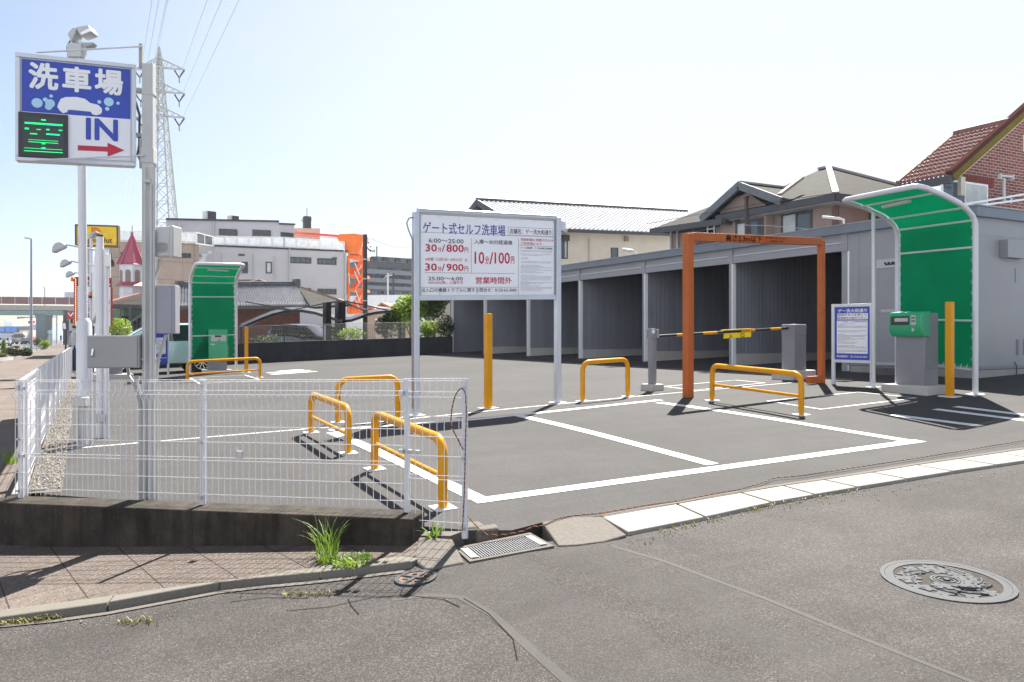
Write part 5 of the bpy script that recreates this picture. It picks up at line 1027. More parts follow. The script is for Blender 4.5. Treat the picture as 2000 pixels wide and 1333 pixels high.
for (c, dx, tl, lab) in (((141, 66), 0, .55, None), ((163, 61), 1, -.25, None)):
    mb = MB(); p0 = wp(*c); ax = (RT * math.cos(tl) + up * math.sin(tl) * (1 if dx else -1)); 
    if dx: mb.prism([wp(147, 53, -.1), wp(172, 49, -.1), wp(178.5, 62, -.1), wp(157, 71, -.1)], FW * .16)
    else: mb.prism([wp(131, 66, -.1), wp(141, 54, -.1), wp(149, 55, -.1), wp(148, 62, -.1), wp(138, 82, -.1)], FW * .16)
    fl = obj('floodlight', mb, 'lamp', t, bevel=.01)
    if dx: mb = MB().prism([wp(157, 64, -.104), wp(175, 55, -.104), wp(177, 61, -.104), wp(159, 68, -.104)], FW * .004); obj('lens', mb, 'screen', fl)
mb = MB().rod(wp(149.5, 60), wp(149.5, 90), .034, 10); mb.prism([wp(161, 84, 0), wp(181, 83, 0), wp(178, 88, 0), wp(163, 92, 0)], FW * .1); obj('bracket', mb, 'lamp', t)
mb = MB().tube([wp(137, 80), wp(131, 92), wp(131.5, 102), wp(137, 104)], .008, 6); obj('cable', mb, 'black', t)
# edge-on neighbour signboard with three gooseneck lamps, and the thin pole with a beacon
dn_ = 9.6; base = G(195, 856); base = Vector((base.x, base.y, base.z)); dn_ = dep(base)
t = thing('roadside_signboard', "tall white shop signboard seen edge on, with three gooseneck lamps on its far side", 'signboard', base)
np_ = lambda x, y, d_: D(x, y, d_); zt2 = zat(base, 479); zb2 = base.z
mb = MB().box((base.x, base.y + 4.6, (zt2 + zb2 + 1.5) / 2), (.09, 9.0, zt2 - zb2 - 1.5)); obj('panel', mb, 'white', t, bevel=.01)
mb = MB().rod(base, Vector((base.x, base.y, zat(base, 463))), .042, 12); obj('mast', mb, 'white', t)
mb = MB().rod(Vector((base.x, base.y, zat(base, 467))), Vector((base.x, base.y, zat(base, 459))), .038, 12); obj('mast_cap', mb, 'dark', t)
mb = MB().rod(base + Vector((.07, -.02, 0)), base + Vector((.07, -.02, zat(base, 486) - base.z)), .03, 10); obj('side_post', mb, 'white', t)
mb = MB().box(base + Vector((0, -.05, zat(base, 816) - base.z)), (.11, .07, .10)); obj('junction_box', mb, 'ltgrey', t, bevel=.005)
mb = MB().tube([D(203, 488, dn_), D(207, 495, dn_), D(208, 505, dn_), D(208, 520, dn_)], .014, 8); mb.box(D(209.5, 510, dn_), (.06, .08, .14), 0); obj('feed_box', mb, 'white2', t)
for (lx, ly, sc_, d_, ax_) in ((112.5, 483, 1.0, 10.6, 187), (125.5, 514, .78, 13.2, 184), (135, 535.5, .62, 16.2, 181)):
    px_ = 14.5 * sc_; cc_ = D(lx, ly, d_); kk = d_ / F
    mb = MB(); tip_ = D(lx - 13 * sc_, ly + 9 * sc_, d_)
    prof = [(-13, 11), (-11.5, -1), (-6, -8.5), (3, -10.5), (12, -7), (14, -2), (11, 1.5), (-8, 10.5)]
    ring_a = [D(lx + a_ * sc_, ly + c_ * sc_, d_ - 7 * sc_ * kk) for a_, c_ in prof]
    mb.prism([p for p in ring_a], FW * (14 * sc_ * kk)); hd = obj('lamp_shade', mb, 'lamp', t, bevel=.025 * sc_)
    mb = MB().tube([D(lx + 12 * sc_, ly - 5 * sc_, d_), D(lx + 22 * sc_, ly - 4 * sc_, d_), D(ax_, ly + 4 * sc_ + 2, d_)], .013, 8); obj('lamp_arm', mb, 'lamp', t)
bb = D(178, 690, 14.0); bb = Vector((bb.x, bb.y, .1)); t = thing('beacon_pole', "thin white pole with an orange beacon and a small camera on top", 'pole', bb)
db = dep(bb); obj('shaft', MB().rod(bb, Vector((bb.x, bb.y, CZ + (HY - 466) / F * db)), .028, 10), 'white', t)
mb = MB().prism([D(171, 460, db), D(175, 455, db), D(188, 452.5, db), D(188.5, 455, db), D(181, 458, db), D(180, 464, db), D(173, 466, db)], FW * .12); obj('camera', mb, 'lamp', t, bevel=.008)
mb = MB().lathe(D(177.5, 579, db - .06), [(.036, -.01), (.038, .02), (.034, .055), (.018, .075), (.001, .078)], 12); bc = obj('beacon', mb, 'beacon', t); mb = MB().rod(D(177.5, 583, db - .06), D(177.5, 578, db - .06), .04, 12); obj('beacon_base', mb, 'dark', t)
# ================================================================ BACKGROUND BUILDINGS
def X2(px, d_): p = D(px, HY, d_); return Vector((p.x, p.y, 0))
def quadwall(b, A, B, z0A, z0B, z1A, z1B, th=.25):
    f_ = Face(A, B, 0); n = -f_.N * th; vs = [Vector((A.x, A.y, z0A)), Vector((B.x, B.y, z0B)), Vector((B.x, B.y, z1B)), Vector((A.x, A.y, z1A))]; return b.prism(vs, n)
# ---- pale grey building with the glass balcony
gA, gB = X2(420, 70), X2(677, 75.6); zA, zB = zat(gA, 482), zat(gB, 492.5)
t = thing('grey_building', "large pale grey flat-roofed building with a frosted glass balcony parapet", 'building', gA)
GF = Face(Vector((gA.x, gA.y, 0)), Vector((gB.x, gB.y, zB - zA)))
gL = X2(388.5, 67.5)
mb = MB(); bk = -GF.N * 14; mb.prism([GF.P(0, -.5), GF.P(GF.len, -.5), GF.P(GF.len, zA), GF.P(0, zA)], bk); obj('wall', mb, 'gbld', t)
mb = MB(); quadwall(mb, gL, gA, -.5, -.5, zat(gL, 474.5), zA - .02, 6); obj('wall', mb, 'gbld', t)
mb = MB(); GF.box(mb, -.05, GF.len + .1, zA, zA + .14, -.4, .12); obj('coping', mb, 'dark', t)
for x0, y0, x1, y1, br in ((565.6, 503, 607.7, 515, (.25, .5, .75)), (619.7, 505.5, 657, 517.5, (.25, .5, .75)), (619.7, 564.7, 657, 575.5, (.25, .5, .75)), (572, 563, 607, 573, (.33, .66)), (472.6, 512, 484, 534.6, ()), (519, 512, 531, 534.6, ())):
    r = GF.rect(x0, y0, x1, y1); window(GF, t, r, .10, gm='glassd' if x0 < 480 else 'glass', bars=br, out=.06, curt=(.15, .85) if 515 < x0 < 520 else None)
mb = MB()
for x, y0, y1, r in ((565, 486, 565, .07), (494, 498, 545, .05), (433, 496, 530, .04), (536, 500, 560, .05), (674, 494, 590, .08)): u_, z_ = GF.hit(x, y0); u2, z2 = GF.hit(x, y1); mb.rod(GF.P(u_, z_, .08), GF.P(u_, z2, .08), r, 6)
obj('downpipe', mb, 'gbld', t)
mb = MB()
for x in (467, 470, 473, 476): u_, z_ = GF.hit(x, 498.5); GF.frame(mb, u_ - .06, u_ + .07, z_ - .09, z_ + .09, .03, .0, .06)
for x in (650, 653.5, 657): u_, z_ = GF.hit(x, 504.5); mb.rod(GF.P(u_, z_, 0), GF.P(u_, z_, .12), .06, 6)
obj('wall_fixtures', mb, 'dark', t)
sA, sB = X2(388, 67.8), X2(418, 70.5)
mb = MB()
for px, py in ((396, 500), (407, 494)): p = D(px, py, 67.6); mb.box(p, (.35, .35, .22), .4); mb.rod(p, p + Vector((.3, .3, .1)), .05, 6)
obj('wall_lamp', mb, 'ltgrey', t)
# parapet of frosted panels
par = thing('balcony_parapet', "frosted glass balcony parapet running along the pale grey building roof", 'parapet', GF.P(0, zA))
segs = [((232, 452, 471, 60), (279, 452.5, 472, 62)), ((343, 454, 473, 64), (383, 454.5, 475, 66)), ((384, 454.5, 476, 66.3), (415, 462.5, 480.5, 69.6)), ((416, 462.5, 480.8, 69.9), (555, 464, 484, 73)), ((555, 464, 484, 73), (672, 473, 491.5, 75.4))]
for (xa, ya0, ya1, da), (xb, yb0, yb1, db_) in segs:
    n = max(2, int((xb - xa) / 22)); mbf, mbp = MB(), MB()
    for i in range(n + 1):
        k = i / n; x = xa + (xb - xa) * k; d_ = da + (db_ - da) * k; mbf.rod(D(x, ya1 + (yb1 - ya1) * k + 2, d_), D(x, ya0 + (yb0 - ya0) * k, d_), .06, 6)
    mbf.beam(D(xa, ya0, da), D(xb, yb0, db_), .07, .07); mbf.beam(D(xa, ya1, da), D(xb, yb1, db_), .07, .07)
    for i in range(n):
        k0, k1 = (i + .07) / n, (i + .93) / n; q4 = [D(xa + (xb - xa) * k, (y0 + (y1 - y0) * k) + o_, da + (db_ - da) * k) for k, y0, y1, o_ in ((k0, ya1, yb1, -2), (k1, ya1, yb1, -2), (k1, ya0, yb0, 1.5), (k0, ya0, yb0, 1.5))]; mbp.prism(q4, FW * .03)
    fr = obj('railing', mbf, 'winw', par); obj('screen_panels', mbp, 'screen' if xa != 384 else 'glass', fr)
# set-back storey
uA, uB, uC = X2(324, 76), X2(544.7, 80), X2(575, 81)
for A_, B2, yA_, yB_, nm in ((uA, uB, 429.5, 434, 'upper_wall'), (uB, uC, 438.5, 440, 'upper_wall')):
    mb = MB(); quadwall(mb, A_, B2, zA - 1, zA - 1, zat(A_, yA_), zat(B2, yB_), 7); obj(nm, mb, 'gbld', t); mb = MB(); mb.beam(Vector((*A_.xy, zat(A_, yA_) + .05)), Vector((*B2.xy, zat(B2, yB_) + .05)), .5, .16); obj('coping', mb, 'dark', t)
UF = Face(uA, uB, 0)
for x0, y0, x1, y1 in ((427.6, 448, 463.7, 460.5), (493, 449.7, 529, 461.7)): window(UF, t, UF.rect(x0, y0, x1, y1), .12, gm='glassd', rowbars=(.45,), out=.08)
UF2 = Face(uB, uC, 0); window(UF2, t, UF2.rect(548, 455, 573, 464), .12, gm='glassd', out=.08)
mb = MB(); u_, z_ = UF.hit(417, 432); mb.rod(UF.P(u_, z_, .1), UF.P(u_, z_ - 1.6, .1), .08, 6); mb.box(UF.P(UF.hit(350, 440)[0], UF.hit(350, 440)[1], .1), (.3, .2, .3)); obj('downpipe', mb, 'gbld', t)
for x0, y0, x1, y1, d_, lab in ((399, 413.7, 417, 429.6, 79, "tall dark rooftop unit on the grey building"), (447, 422.5, 462, 431, 80, "low dark rooftop unit on the grey building")):
    p = D((x0 + x1) / 2, y1 + 3, d_); w_ = (x1 - x0) * d_ / F; h = (y1 + 3 - y0) * d_ / F; rt_ = thing('rooftop_unit', lab, 'rooftop unit', p, 'rooftop units')
    obj('case', MB().box(p + up * h / 2, (w_, w_, h), .3), 'ltgrey', rt_); mb = MB().box(p + up * (h / 2) + Vector((.12, -.0, 0)) - FW * .02, (w_ * .9, w_ * 1.02, h * .92), .3); obj('grille', mb, 'dark', rt_)
# pink block and orange rail behind
pA, pB = X2(575, 92), X2(625, 93); mb = MB(); quadwall(mb, pA, pB, 0, 0, zat(pA, 446), zat(pB, 446.5), 5); one('pink_block', mb, 'pink', "salmon coloured block with a rooftop aerial behind the grey building", 'building')
p = D(599.5, 447, 93); mb = MB(); mb.box(p + up * .2, (.8, .8, 2.4)); bs = thing('rooftop_aerial', "television aerial on a dark vent box on the salmon block", 'aerial', p); obj('vent_box', mb, 'dark', bs)
mb = MB().rod(p + up * 1.2, p + up * 2.4, .04, 6); mb.rod(D(588, 431.5, 93), D(609, 429, 93), .03, 6)
for k in range(6): q_ = D(590 + k * 3.6, 431 - k * .45, 93); mb.rod(q_ - up * .22, q_ + up * .22, .022, 5)
obj('aerial', mb, 'dark', bs)
mb = MB(); mb.beam(D(575, 455, 83), D(660, 461.5, 76), .5, .22); mb.beam(D(575, 459, 83), D(660, 466, 76), .1, .06); one('red_roof_edge', mb, M('red_paint', (.72, .085, .03), .5), "thin red orange canopy edge leading to the orange staircase", 'canopy')
# ---- orange stair tower
t = thing('stair_tower', "bright orange outdoor steel staircase at the end of the grey building", 'staircase', D(688, 610, 76)); ds_ = 76
o = lambda x, y, k=0: D(x, y, ds_ + k)
mb = MB()
mb.prism([o(657, 461), o(664, 457.5), o(692, 456.5), o(711, 459.5), o(709, 470), o(700, 497), o(680, 497.5), o(661, 470)], FW * 2.5); obj('canopy_panel', mb, 'orangebld', t)
for y in (501, 537, 565, 607): 
    mb = MB().prism([o(679, y - 2.5), o(711, y - 1), o(711, y + 4), o(679, y + 3)], FW * 3); obj('landing', mb, 'orangebld', t)
for x, y0, y1 in ((680.5, 500, 612), (709.5, 482, 612)):
    for k in (0, 3): mb = MB().beam(o(x, y1, k), o(x, y0, k), .22, .22); obj('column', mb, 'orangebld', t)
for (xa, ya, xb, yb, k) in ((683, 537, 706, 511, 1.0), (683, 565, 706, 540, 2.0), (680, 605, 706, 570, .6), (690, 612, 706, 585, 2.2)):
    mb = MB().prism([o(xa, ya, k), o(xa + 6, ya + 3, k), o(xb + 2, yb + 3, k), o(xb - 2, yb - 3, k)], FW * .9); obj('stair_flight', mb, 'orangebld', t)
mb = MB().prism([o(681, 524, 2.8), o(696, 524, 2.8), o(696, 537, 2.8), o(681, 536, 2.8)], FW * .05); mb.prism([o(695, 592, .2), o(711, 592, .2), o(711, 612, .2), o(679, 614, .2)], FW * .05); obj('guard_panel', mb, 'orangebld', t)
for (xa, ya, xb, yb) in ((693, 514, 702, 536), (692, 530, 702, 553), (694, 566, 704, 592), (677, 576, 684, 593), (692, 581, 703, 606), (681, 534, 683, 555)): mb = MB().beam(o(xa, ya, -.1), o(xb, yb, -.1), .06, .09); obj('handrail', mb, 'white', t)
# ---- tan tiled building
tA, tB = X2(203, 61.5), X2(388.5, 67.3); t = thing('tan_building', "flat-roofed building clad in tan tiles behind the red-roofed tower", 'building', tA)
zTA, zTB = zat(tA, 469), zat(tB, 475); TF = Face(Vector((*tA.xy, 0)), Vector((*tB.xy, zTB - zTA)))
mb = MB(); mb.prism([TF.P(0, -.5), TF.P(TF.len, -.5), TF.P(TF.len, zTA), TF.P(0, zTA)], Vector((tA.x, tA.y, 0)).normalized() * 10); obj('wall', mb, 'tan', t)
mb = MB(); TF.box(mb, -.1, TF.len + .1, zTA, zTA + .12, -.4, .1); obj('coping', mb, 'conc', t)
window(TF, t, TF.rect(343.6, 495, 373, 504.5), .1, bars=(.5,), gm='glassd'); window(TF, t, TF.rect(235.5, 493, 242, 503.5), .1)
mb = MB()
for x in (381,): u_, z_ = TF.hit(x, 478); mb.rod(TF.P(u_, z_, .06), TF.P(u_, -.5, .06), .07, 6)
obj('downpipe', mb, 'tan', t)
mb = MB(); p = D(217, 515, 60.8); mb.tube([p + RT * -.2 + up * .9, p + up * .8, p + up * .35], .05, 6); mb.lathe(p - up * .25, [(.2, 0), (.26, .2), (.15, .55), (.02, .6)], 8); obj('wall_lantern', mb, 'black', t)
# ---- restaurant with tiled roof, and its white tower
e0, e1 = D(349, 597.5, 42), D(604, 596, 46.0); rr0, rr1 = D(351, 563.5, 45), D(579, 561.5, 49)
t = thing('tiled_restaurant', "low restaurant with silver grey pantile roof and brown brick walls", 'building', Vector((e0.x, e0.y, 0)))
mb = MB(); RF = Face(Vector((*(e0 + FW * .9).xy, .1)), Vector((*(e1 + FW * .9).xy, .25))); zz = e0.z - .25
mb.prism([RF.P(-.6, -.3), RF.P(RF.len - .8, -.3), RF.P(RF.len - .8, zz), RF.P(-.6, zz)], -RF.N * 8); obj('wall', mb, 'brickd', t)
mb = tile_roof(MB(), e0, e1, rr1, rr0, 9, 46, .13, .07, 4); rf = obj('roof', mb, 'kawara', t, recalc=False, smooth=60)
mb = MB(); mb.tube([rr0 + up * .12, rr1 + up * .12], .17, 8); mb.tube([rr0 + up * .28, rr1 + up * .28], .09, 8); mb.box(rr1 + up * .2, (.35, .35, .6), .5); mb.box(rr0 + up * .15, (.35, .35, .5), .5); obj('ridge_tiles', mb, 'kawd', rf)
mb = MB(); mb.beam(e0 - up * .12, e1 - up * .12, .2, .18); obj('gutter', mb, 'fascia', rf)
def hip(b, pts, th): return b.prism(pts, th)
mb = MB(); q0 = D(660, 587, 50); q1 = D(686, 594.5, 46); q2 = D(607, 600, 44.0)
mb.prism([rr1 + up * .02 + RT * .1, q0, q1, q2], Vector((0, 0, -.12))); mb.prism([rr1 + up * .0 + RT * .1, q2, e1 + up * .03], Vector((0, 0, -.1))); obj('hip_roof', mb, 'slate', rf)
mb = MB(); mb.beam(rr1 + RT * .1 + up * .05, q0 + up * .05, .14, .12); mb.beam(q0 + up * .05, q1 + up * .05, .14, .12); mb.beam(D(460, 560, 52) + up * .05, D(507, 548, 54) + up * .05, .12, .1); obj('hip_trim', mb, M('copper_trim', (.36, .24, .17), .5), rf)
mb = MB(); k0 = D(460.6, 560, 52); mb.prism([D(335, 560, 50), D(385, 548.5, 53), D(507, 548, 54), D(600, 566, 52), D(590, 590, 50), D(335, 590, 49)], Vector((0, 0, -.15))); obj('upper_roof', mb, 'slate', rf)
mb = MB(); mb.beam(D(385, 548.5, 53), D(340, 558, 50), .12, .12); mb.beam(D(507, 548, 54), D(550, 561, 52), .12, .12); mb.beam(D(385, 548.5, 53), D(507, 548, 54), .12, .12); obj('ridge_trim', mb, 'clay', rf)
# left wing
w0, w1, w2, w3 = D(208, 594, 41), D(350, 598, 43), D(346, 556, 46), D(284, 573, 45.5)
mb = MB(); mb.prism([w0, w1, w2, D(300, 568, 46)], Vector((0, 0, -.12))); obj('wing_roof', mb, 'slate', rf)
mb = MB(); mb.beam(w0 + up * .05, D(300, 568, 46) + up * .05, .12, .1); mb.beam(D(300, 568, 46) + up * .05, w2 + up * .05, .12, .1); obj('wing_trim', mb, 'clay', rf)
mb = MB(); mb.beam(w0 - up * .1, w1 - up * .1, .2, .2); mb.prism([w0 - up * .2, w1 - up * .2, w1 + FW * 2 - up * .2, w0 + FW * 2 - up * .2], Vector((0, 0, -.03))); obj('wing_eave', mb, 'fascia', rf)
mb = MB(); WF = Face(Vector((*(w0 + FW * 1.2 + RT * .3).xy, .0)), Vector((*(w1 + FW * 1.2).xy, .1))); zw = w0.z - .2
mb.prism([WF.P(0, -.3), WF.P(WF.len, -.3), WF.P(WF.len, zw), WF.P(0, zw)], -WF.N * 4); obj('wing_wall', mb, M('dull_green_wall', (.10, .16, .115), .8), t)
for x0, x1 in ((232, 252), (258, 276), (316, 330)): window(WF, t, WF.rect(x0, 617, x1, 655), .07, gm='glassd', bars=(.5,))
mb = MB()
for x in (236, 254): mb.beam(D(x, 598, 41.3), D(x, 652, 41.3), .10, .10)
mb.beam(D(222, 652, 41.2), D(282, 612, 41.2), .10, .14); obj('porch_frame', mb, 'fascia', t)
wfw = Face(RF.P(0, 0), RF.P(RF.len, 0))
for x0, x1 in ((560, 600),): 
    mb = MB(); RF.pbox(mb, 603, 622, 640, 655, 0, .05)
tw = D(258, 588, 45); t = thing('bell_tower', "small white tower with a wine red pointed roof", 'tower', tw); kk = 45 / F
TZ = lambda y: (HY - y) / F * 45 + CZ
bt0 = Vector((tw.x, tw.y, 0)); rr_ = 22.3 * kk
mb = MB().lathe(bt0, [(rr_, 0), (rr_, TZ(518))], 8)
obj('body', mb, 'turret', t, smooth=20)
mb = MB().lathe(bt0, [(27.5 * kk, TZ(518)), (26 * kk, TZ(517)), (13 * kk, TZ(488)), (.02, TZ(457)), (.01, TZ(456))], 8); mb.lathe(bt0, [(27.5 * kk, TZ(518)), (.05, TZ(518))], 8); ro = obj('roof', mb, 'mred', t, smooth=20)
mb = MB().rod(bt0 + up * TZ(459), bt0 + up * TZ(441), .025, 6); mb.rod(bt0 + up * TZ(460), bt0 + up * TZ(454), .07, 8)
for k in range(8): a_ = 2 * math.pi * k / 8; dd = Vector((math.cos(a_), math.sin(a_), 0)); mb.tube([bt0 + dd * 27.5 * kk + up * TZ(517.5), bt0 + dd * 13.2 * kk + up * TZ(487.5), bt0 + up * TZ(456)], .03, 5)
obj('roof_ribs', mb, 'mred', ro)
mb = MB().lathe(bt0, [(31 * kk, TZ(560)), (30 * kk, TZ(559)), (22.5 * kk, TZ(552))], 8); obj('skirt_roof', mb, 'mred', t, smooth=20)
for k in range(8):
    a_ = 2 * math.pi * (k + .5) / 8; dd = Vector((math.cos(a_), math.sin(a_), 0)); sd_ = Vector((-dd.y, dd.x, 0)); ap = rr_ * math.cos(math.pi / 8) + .01
    if dd.dot(FW) > .3: continue
    c = bt0 + dd * ap; w_ = 4.6 * kk; pts = [c - sd_ * w_ + up * TZ(552), c + sd_ * w_ + up * TZ(552)] + [c + sd_ * w_ * math.cos(j * math.pi / 6) + up * (TZ(533) + w_ * math.sin(j * math.pi / 6)) for j in range(7)]
    mb = MB().prism(pts, dd * .03); obj('arched_window', mb, 'brown', t)
# ---- shop signs on the main street
s0 = D(148, 461, 33); SY = Face(X2(148, 33), X2(230, 33.4), 0); t = thing('roof_sign', "yellow restaurant sign with an orange looped emblem and dark lettering", 'sign', SY.P(SY.len / 2, zat(SY.A, 481)))
u0, u1, z0, z1 = SY.rect(148, 441, 229.5, 480.5); mb = MB(); SY.box(mb, u0, u1, z0, z1, -.35, 0); pn = obj('panel', mb, 'yel2', t); mb = MB(); SY.frame(mb, u0 - .03, u1 + .03, z0 - .03, z1 + .03, .06, -.36, .03); obj('frame', mb, M('brown_frame', (.10, .05, .02), .5), t)
mb = MB(); SY.text(mb, "Ringer Hut", 152, 463.5, 219.5, 478, .012, .03); obj('lettering', mb, M('brown_ink', (.09, .035, .01), .5), pn)
mb = MB()
for off in (0, 4.2): 
    pts = [SY.P(*SY.hit(x, y), .02) for x, y in ((179.5 + off, 466), (179.5 + off, 446 + off * .6), (190, 446 + off * .6), (194.5 - off * .6, 450), (194 - off * .6, 455), (190, 458.5 - off * .3), (185, 459), (192, 463), (196 - off, 467))]; mb.tube(pts, .028, 6)
obj('emblem', mb, 'emb', pn)
mb = MB(); mb.rod(SY.P(u0 + .4, 0, -.2), SY.P(u0 + .4, z0, -.2), .1, 8); mb.rod(SY.P(u1 - .4, 0, -.2), SY.P(u1 - .4, z0, -.2), .1, 8); obj('mast', mb, 'ltgrey', t)
SU = Face(X2(145.5, 27), X2(218, 27.6), 0); zb_, zt2 = SU.hit(180, 637)[1], SU.hit(180, 545)[1]; u0, u1 = SU.hit(147, 590)[0], SU.hit(218, 590)[0]
t = thing('noodle_sign', "tall white shop sign with wine red header and lit bulbs down its edge", 'sign', SU.P(0, zb_))
mb = MB(); SU.box(mb, u0, u1, zb_, zt2, -.3, 0); pn = obj('panel', mb, 'signw', t)
zh = SU.hit(180, 560)[1]; mb = MB(); SU.box(mb, u0 + .02, u1, zh, zt2, 0, .012); hd = obj('header', mb, M('wine_red', (.34, .015, .05), .5), pn)
mb = MB(); SU.text(mb, "うどん", 168, 548, 215.5, 558, .015, .03); obj('header_lettering', mb, 'letter', hd)
mb = MB(); r3 = random.Random(4)
for k, ch in enumerate("ランチ定食"): y = 577 + k * 11.5; SU.text(mb, ch, 170, y, 178, y + 10, .008, .03)
for k, ch in enumerate("麺処"): y = 585 + k * 14; SU.text(mb, ch, 206, y, 214, y + 10, .008, .03)
obj('purple_lettering', mb, 'purple', pn)
mb = MB(); SU.pbox(mb, 147, 623, 156, 637, .0, .012); obj('yellow_patch', mb, 'yel2', pn)
mb = MB(); SU.box(mb, u0 - .03, u0 + .05, zb_, zt2, -.3, .03); SU.box(mb, u0, u1, zt2, zt2 + .05, -.3, .03); SU.box(mb, u1 - .03, u1 + .03, zb_, zh, -.3, .03); ed = obj('bulb_frame', mb, M('frame_red', (.42, .03, .02), .5), t)
mb = MB()
for k in range(26): mb.sphere(SU.P(u0 + .01, zb_ + (zt2 - zb_) * (k + .5) / 26, .04), .016, 6, 4)
for k in range(8): mb.sphere(SU.P(u0 + (u1 - u0) * (k + .3) / 8, zt2 + .06, .0), .022, 6, 4)
bl = obj('bulbs', mb, 'bulb', ed); bl['kind'] = 'stuff'
p = D(141, 547, 27); mb = MB().lathe(p, [(.05, -.05), (.05, .05), (.02, .1), (.001, .1)], 8); obj('warning_lamp', mb, 'beacon', t)
mb = MB(); mb.rod(SU.P(u0 + .5, -.3, -.15), SU.P(u0 + .5, zb_, -.15), .09, 8); mb.rod(SU.P(u1 - .3, -.3, -.15), SU.P(u1 - .3, zb_, -.15), .09, 8); obj('mast', mb, 'dark', t)
# ---- low dark wall with a mesh fence at the back of the lot
A_, B2 = G(455, 712), G(884, 690.5); BW = Face(A_, B2); hA = zat(A_, 669.8) - A_.z; hB = zat(B2, 657.5) - B2.z; BW.A.z -= 0
ex = 4.5
mb = MB(); mb.prism([BW.P(-ex, -.4), BW.P(BW.len, -.4), BW.P(BW.len, hB), BW.P(-ex, hA)], -BW.N * .18); one('boundary_wall', mb, 'blackwall', "low near-black boundary wall along the back of the lot", 'wall', bevel=.01)
t = thing('net_fence', "dark wire net fence standing on the black boundary wall", 'fence', BW.P(0, hA)); mb = MB(); f0, f1 = BW.hit(545, 636)[1] - hA, BW.hit(862, 628)[1] - hB
for k in range(13): z_ = k / 12; mb.rod(BW.P(-ex, hA + f0 * z_, -.09), BW.P(BW.len - .8, hB + f1 * z_, -.09), .008 if k in (0, 12) else .004, 4)
n = 150
for k in range(n + 1): u_ = -ex + (BW.len - .8 + ex) * k / n; z_ = hA + (hB - hA) * (u_ + ex) / (BW.len + ex); mb.rod(BW.P(u_, z_, -.09), BW.P(u_, z_ + f0, -.09), .0035, 4)
obj('wire_net', mb, 'dark', t, recalc=False)
for k in range(9): u_ = -ex + (BW.len - .8 + ex) * k / 8; z_ = hA + (hB - hA) * (u_ + ex) / (BW.len + ex); mb = MB().rod(BW.P(u_, z_ - .1, -.09), BW.P(u_, z_ + f0 + .02, -.09), .022, 8); obj('post', mb, 'galv' if k == 5 else 'dark', t)
# ---- carports
def carport(x0p, x1p, wing, lab, d_):
    t = thing('carport', lab, 'carport', X2((x0p + x1p) / 2, d_), 'black cantilever carports'); zb_ = .3
    for x in (x0p, x1p):
        p = X2(x, d_); mb = MB().box((p.x, p.y, (zb_ + zat(p, 591)) / 2), (.20, .26, zat(p, 591) - zb_), R(20)); obj('post', mb, 'black', t)
    for k in (0, 3.5):
        mb = MB(); pts = [D(x, y, d_ + k * .4) for x, y in wing]; 
        for a_, c_ in zip(pts, pts[1:]): mb.beam(a_, c_, .06, .12)
        obj('rib', mb, 'black', t)
    mb = MB(); n = len(wing); vs = []
    for x, y in wing:
        for k in range(6): q_ = D(x, y, d_ - .4 + k * .9); vs.append(q_ + up * (.06 + k * .03))
    mb.add(vs, [(6 * i + k, 6 * i + k + 1, 6 * i + k + 7, 6 * i + k + 6) for i in range(n - 1) for k in range(5)]); obj('roof_sheet', mb, 'steelroof', t)
    return t
w1_ = [(470, 641), (500, 628), (530, 616), (560, 609), (590, 608), (615, 612), (640, 620), (668, 628.5)]
w2_ = [(668, 628), (685, 627), (700, 622), (715, 616), (735, 611.5), (764, 609)]
t = carport(637.5, 640, w1_, "black curved cantilever carport roof over the parked black car", 35); mb = MB()
for a_, c_ in (((541, 612), (637, 592.5)), ((541, 604), (600, 610)), ((480, 590), (600, 611))): mb.beam(D(*a_, 35), D(*c_, 35), .035, .05)
mb.beam(D(637, 593, 35), D(664, 589, 35), .05, .07); obj('tie_bar', mb, 'black', t)
t = carport(661, 668, w2_, "smaller black carport wing rising beside the utility pole", 35.6); mb = MB()
for a_, c_ in (((668, 589), (718, 610)), ((672, 588), (760, 607))): mb.beam(D(*a_, 35.6), D(*c_, 35.6), .05, .06)
obj('tie_bar', mb, 'black', t)
# ---- utility pole
p = X2(713.5, 37); t = thing('utility_pole', "dark utility pole with small insulators in front of the orange staircase", 'utility pole', Vector((p.x, p.y, .3)))
obj('shaft', MB().rod(Vector((p.x, p.y, .3)), D(713, 458.5, 37), .115, 12, .10), 'dark', t); mb = MB()
for y in (507, 545, 588, 604): mb.rod(D(713.3, y, 37) - up * .03, D(713.3, y, 37) + up * .03, .122, 10)
obj('band', mb, 'galv', t)
mb = MB()
for x, y in ((722, 490), (727, 492), (731, 491), (724, 484), (720, 476)): q_ = D(x, y, 37.5); mb.lathe(q_, [(.001, 0), (.035, .01), (.035, .06), (.001, .07)], 6)
mb.beam(D(714, 480, 37), D(724, 492, 37.5), .03, .04); mb.beam(D(719, 488, 37.5), D(733, 493, 37.6), .03, .03); obj('insulators', mb, 'dark', t)
mb = MB(); a_, c_ = D(724, 466.5, 37.5), D(808, 480.5, 60); pts = [a_.lerp(c_, k / 12) - up * (math.sin(math.pi * k / 12) * .25) for k in range(13)]; mb.tube(pts, .012, 5); one('power_cable', mb, 'dark', "thin cable running from the dark utility pole past the price sign", 'cable')
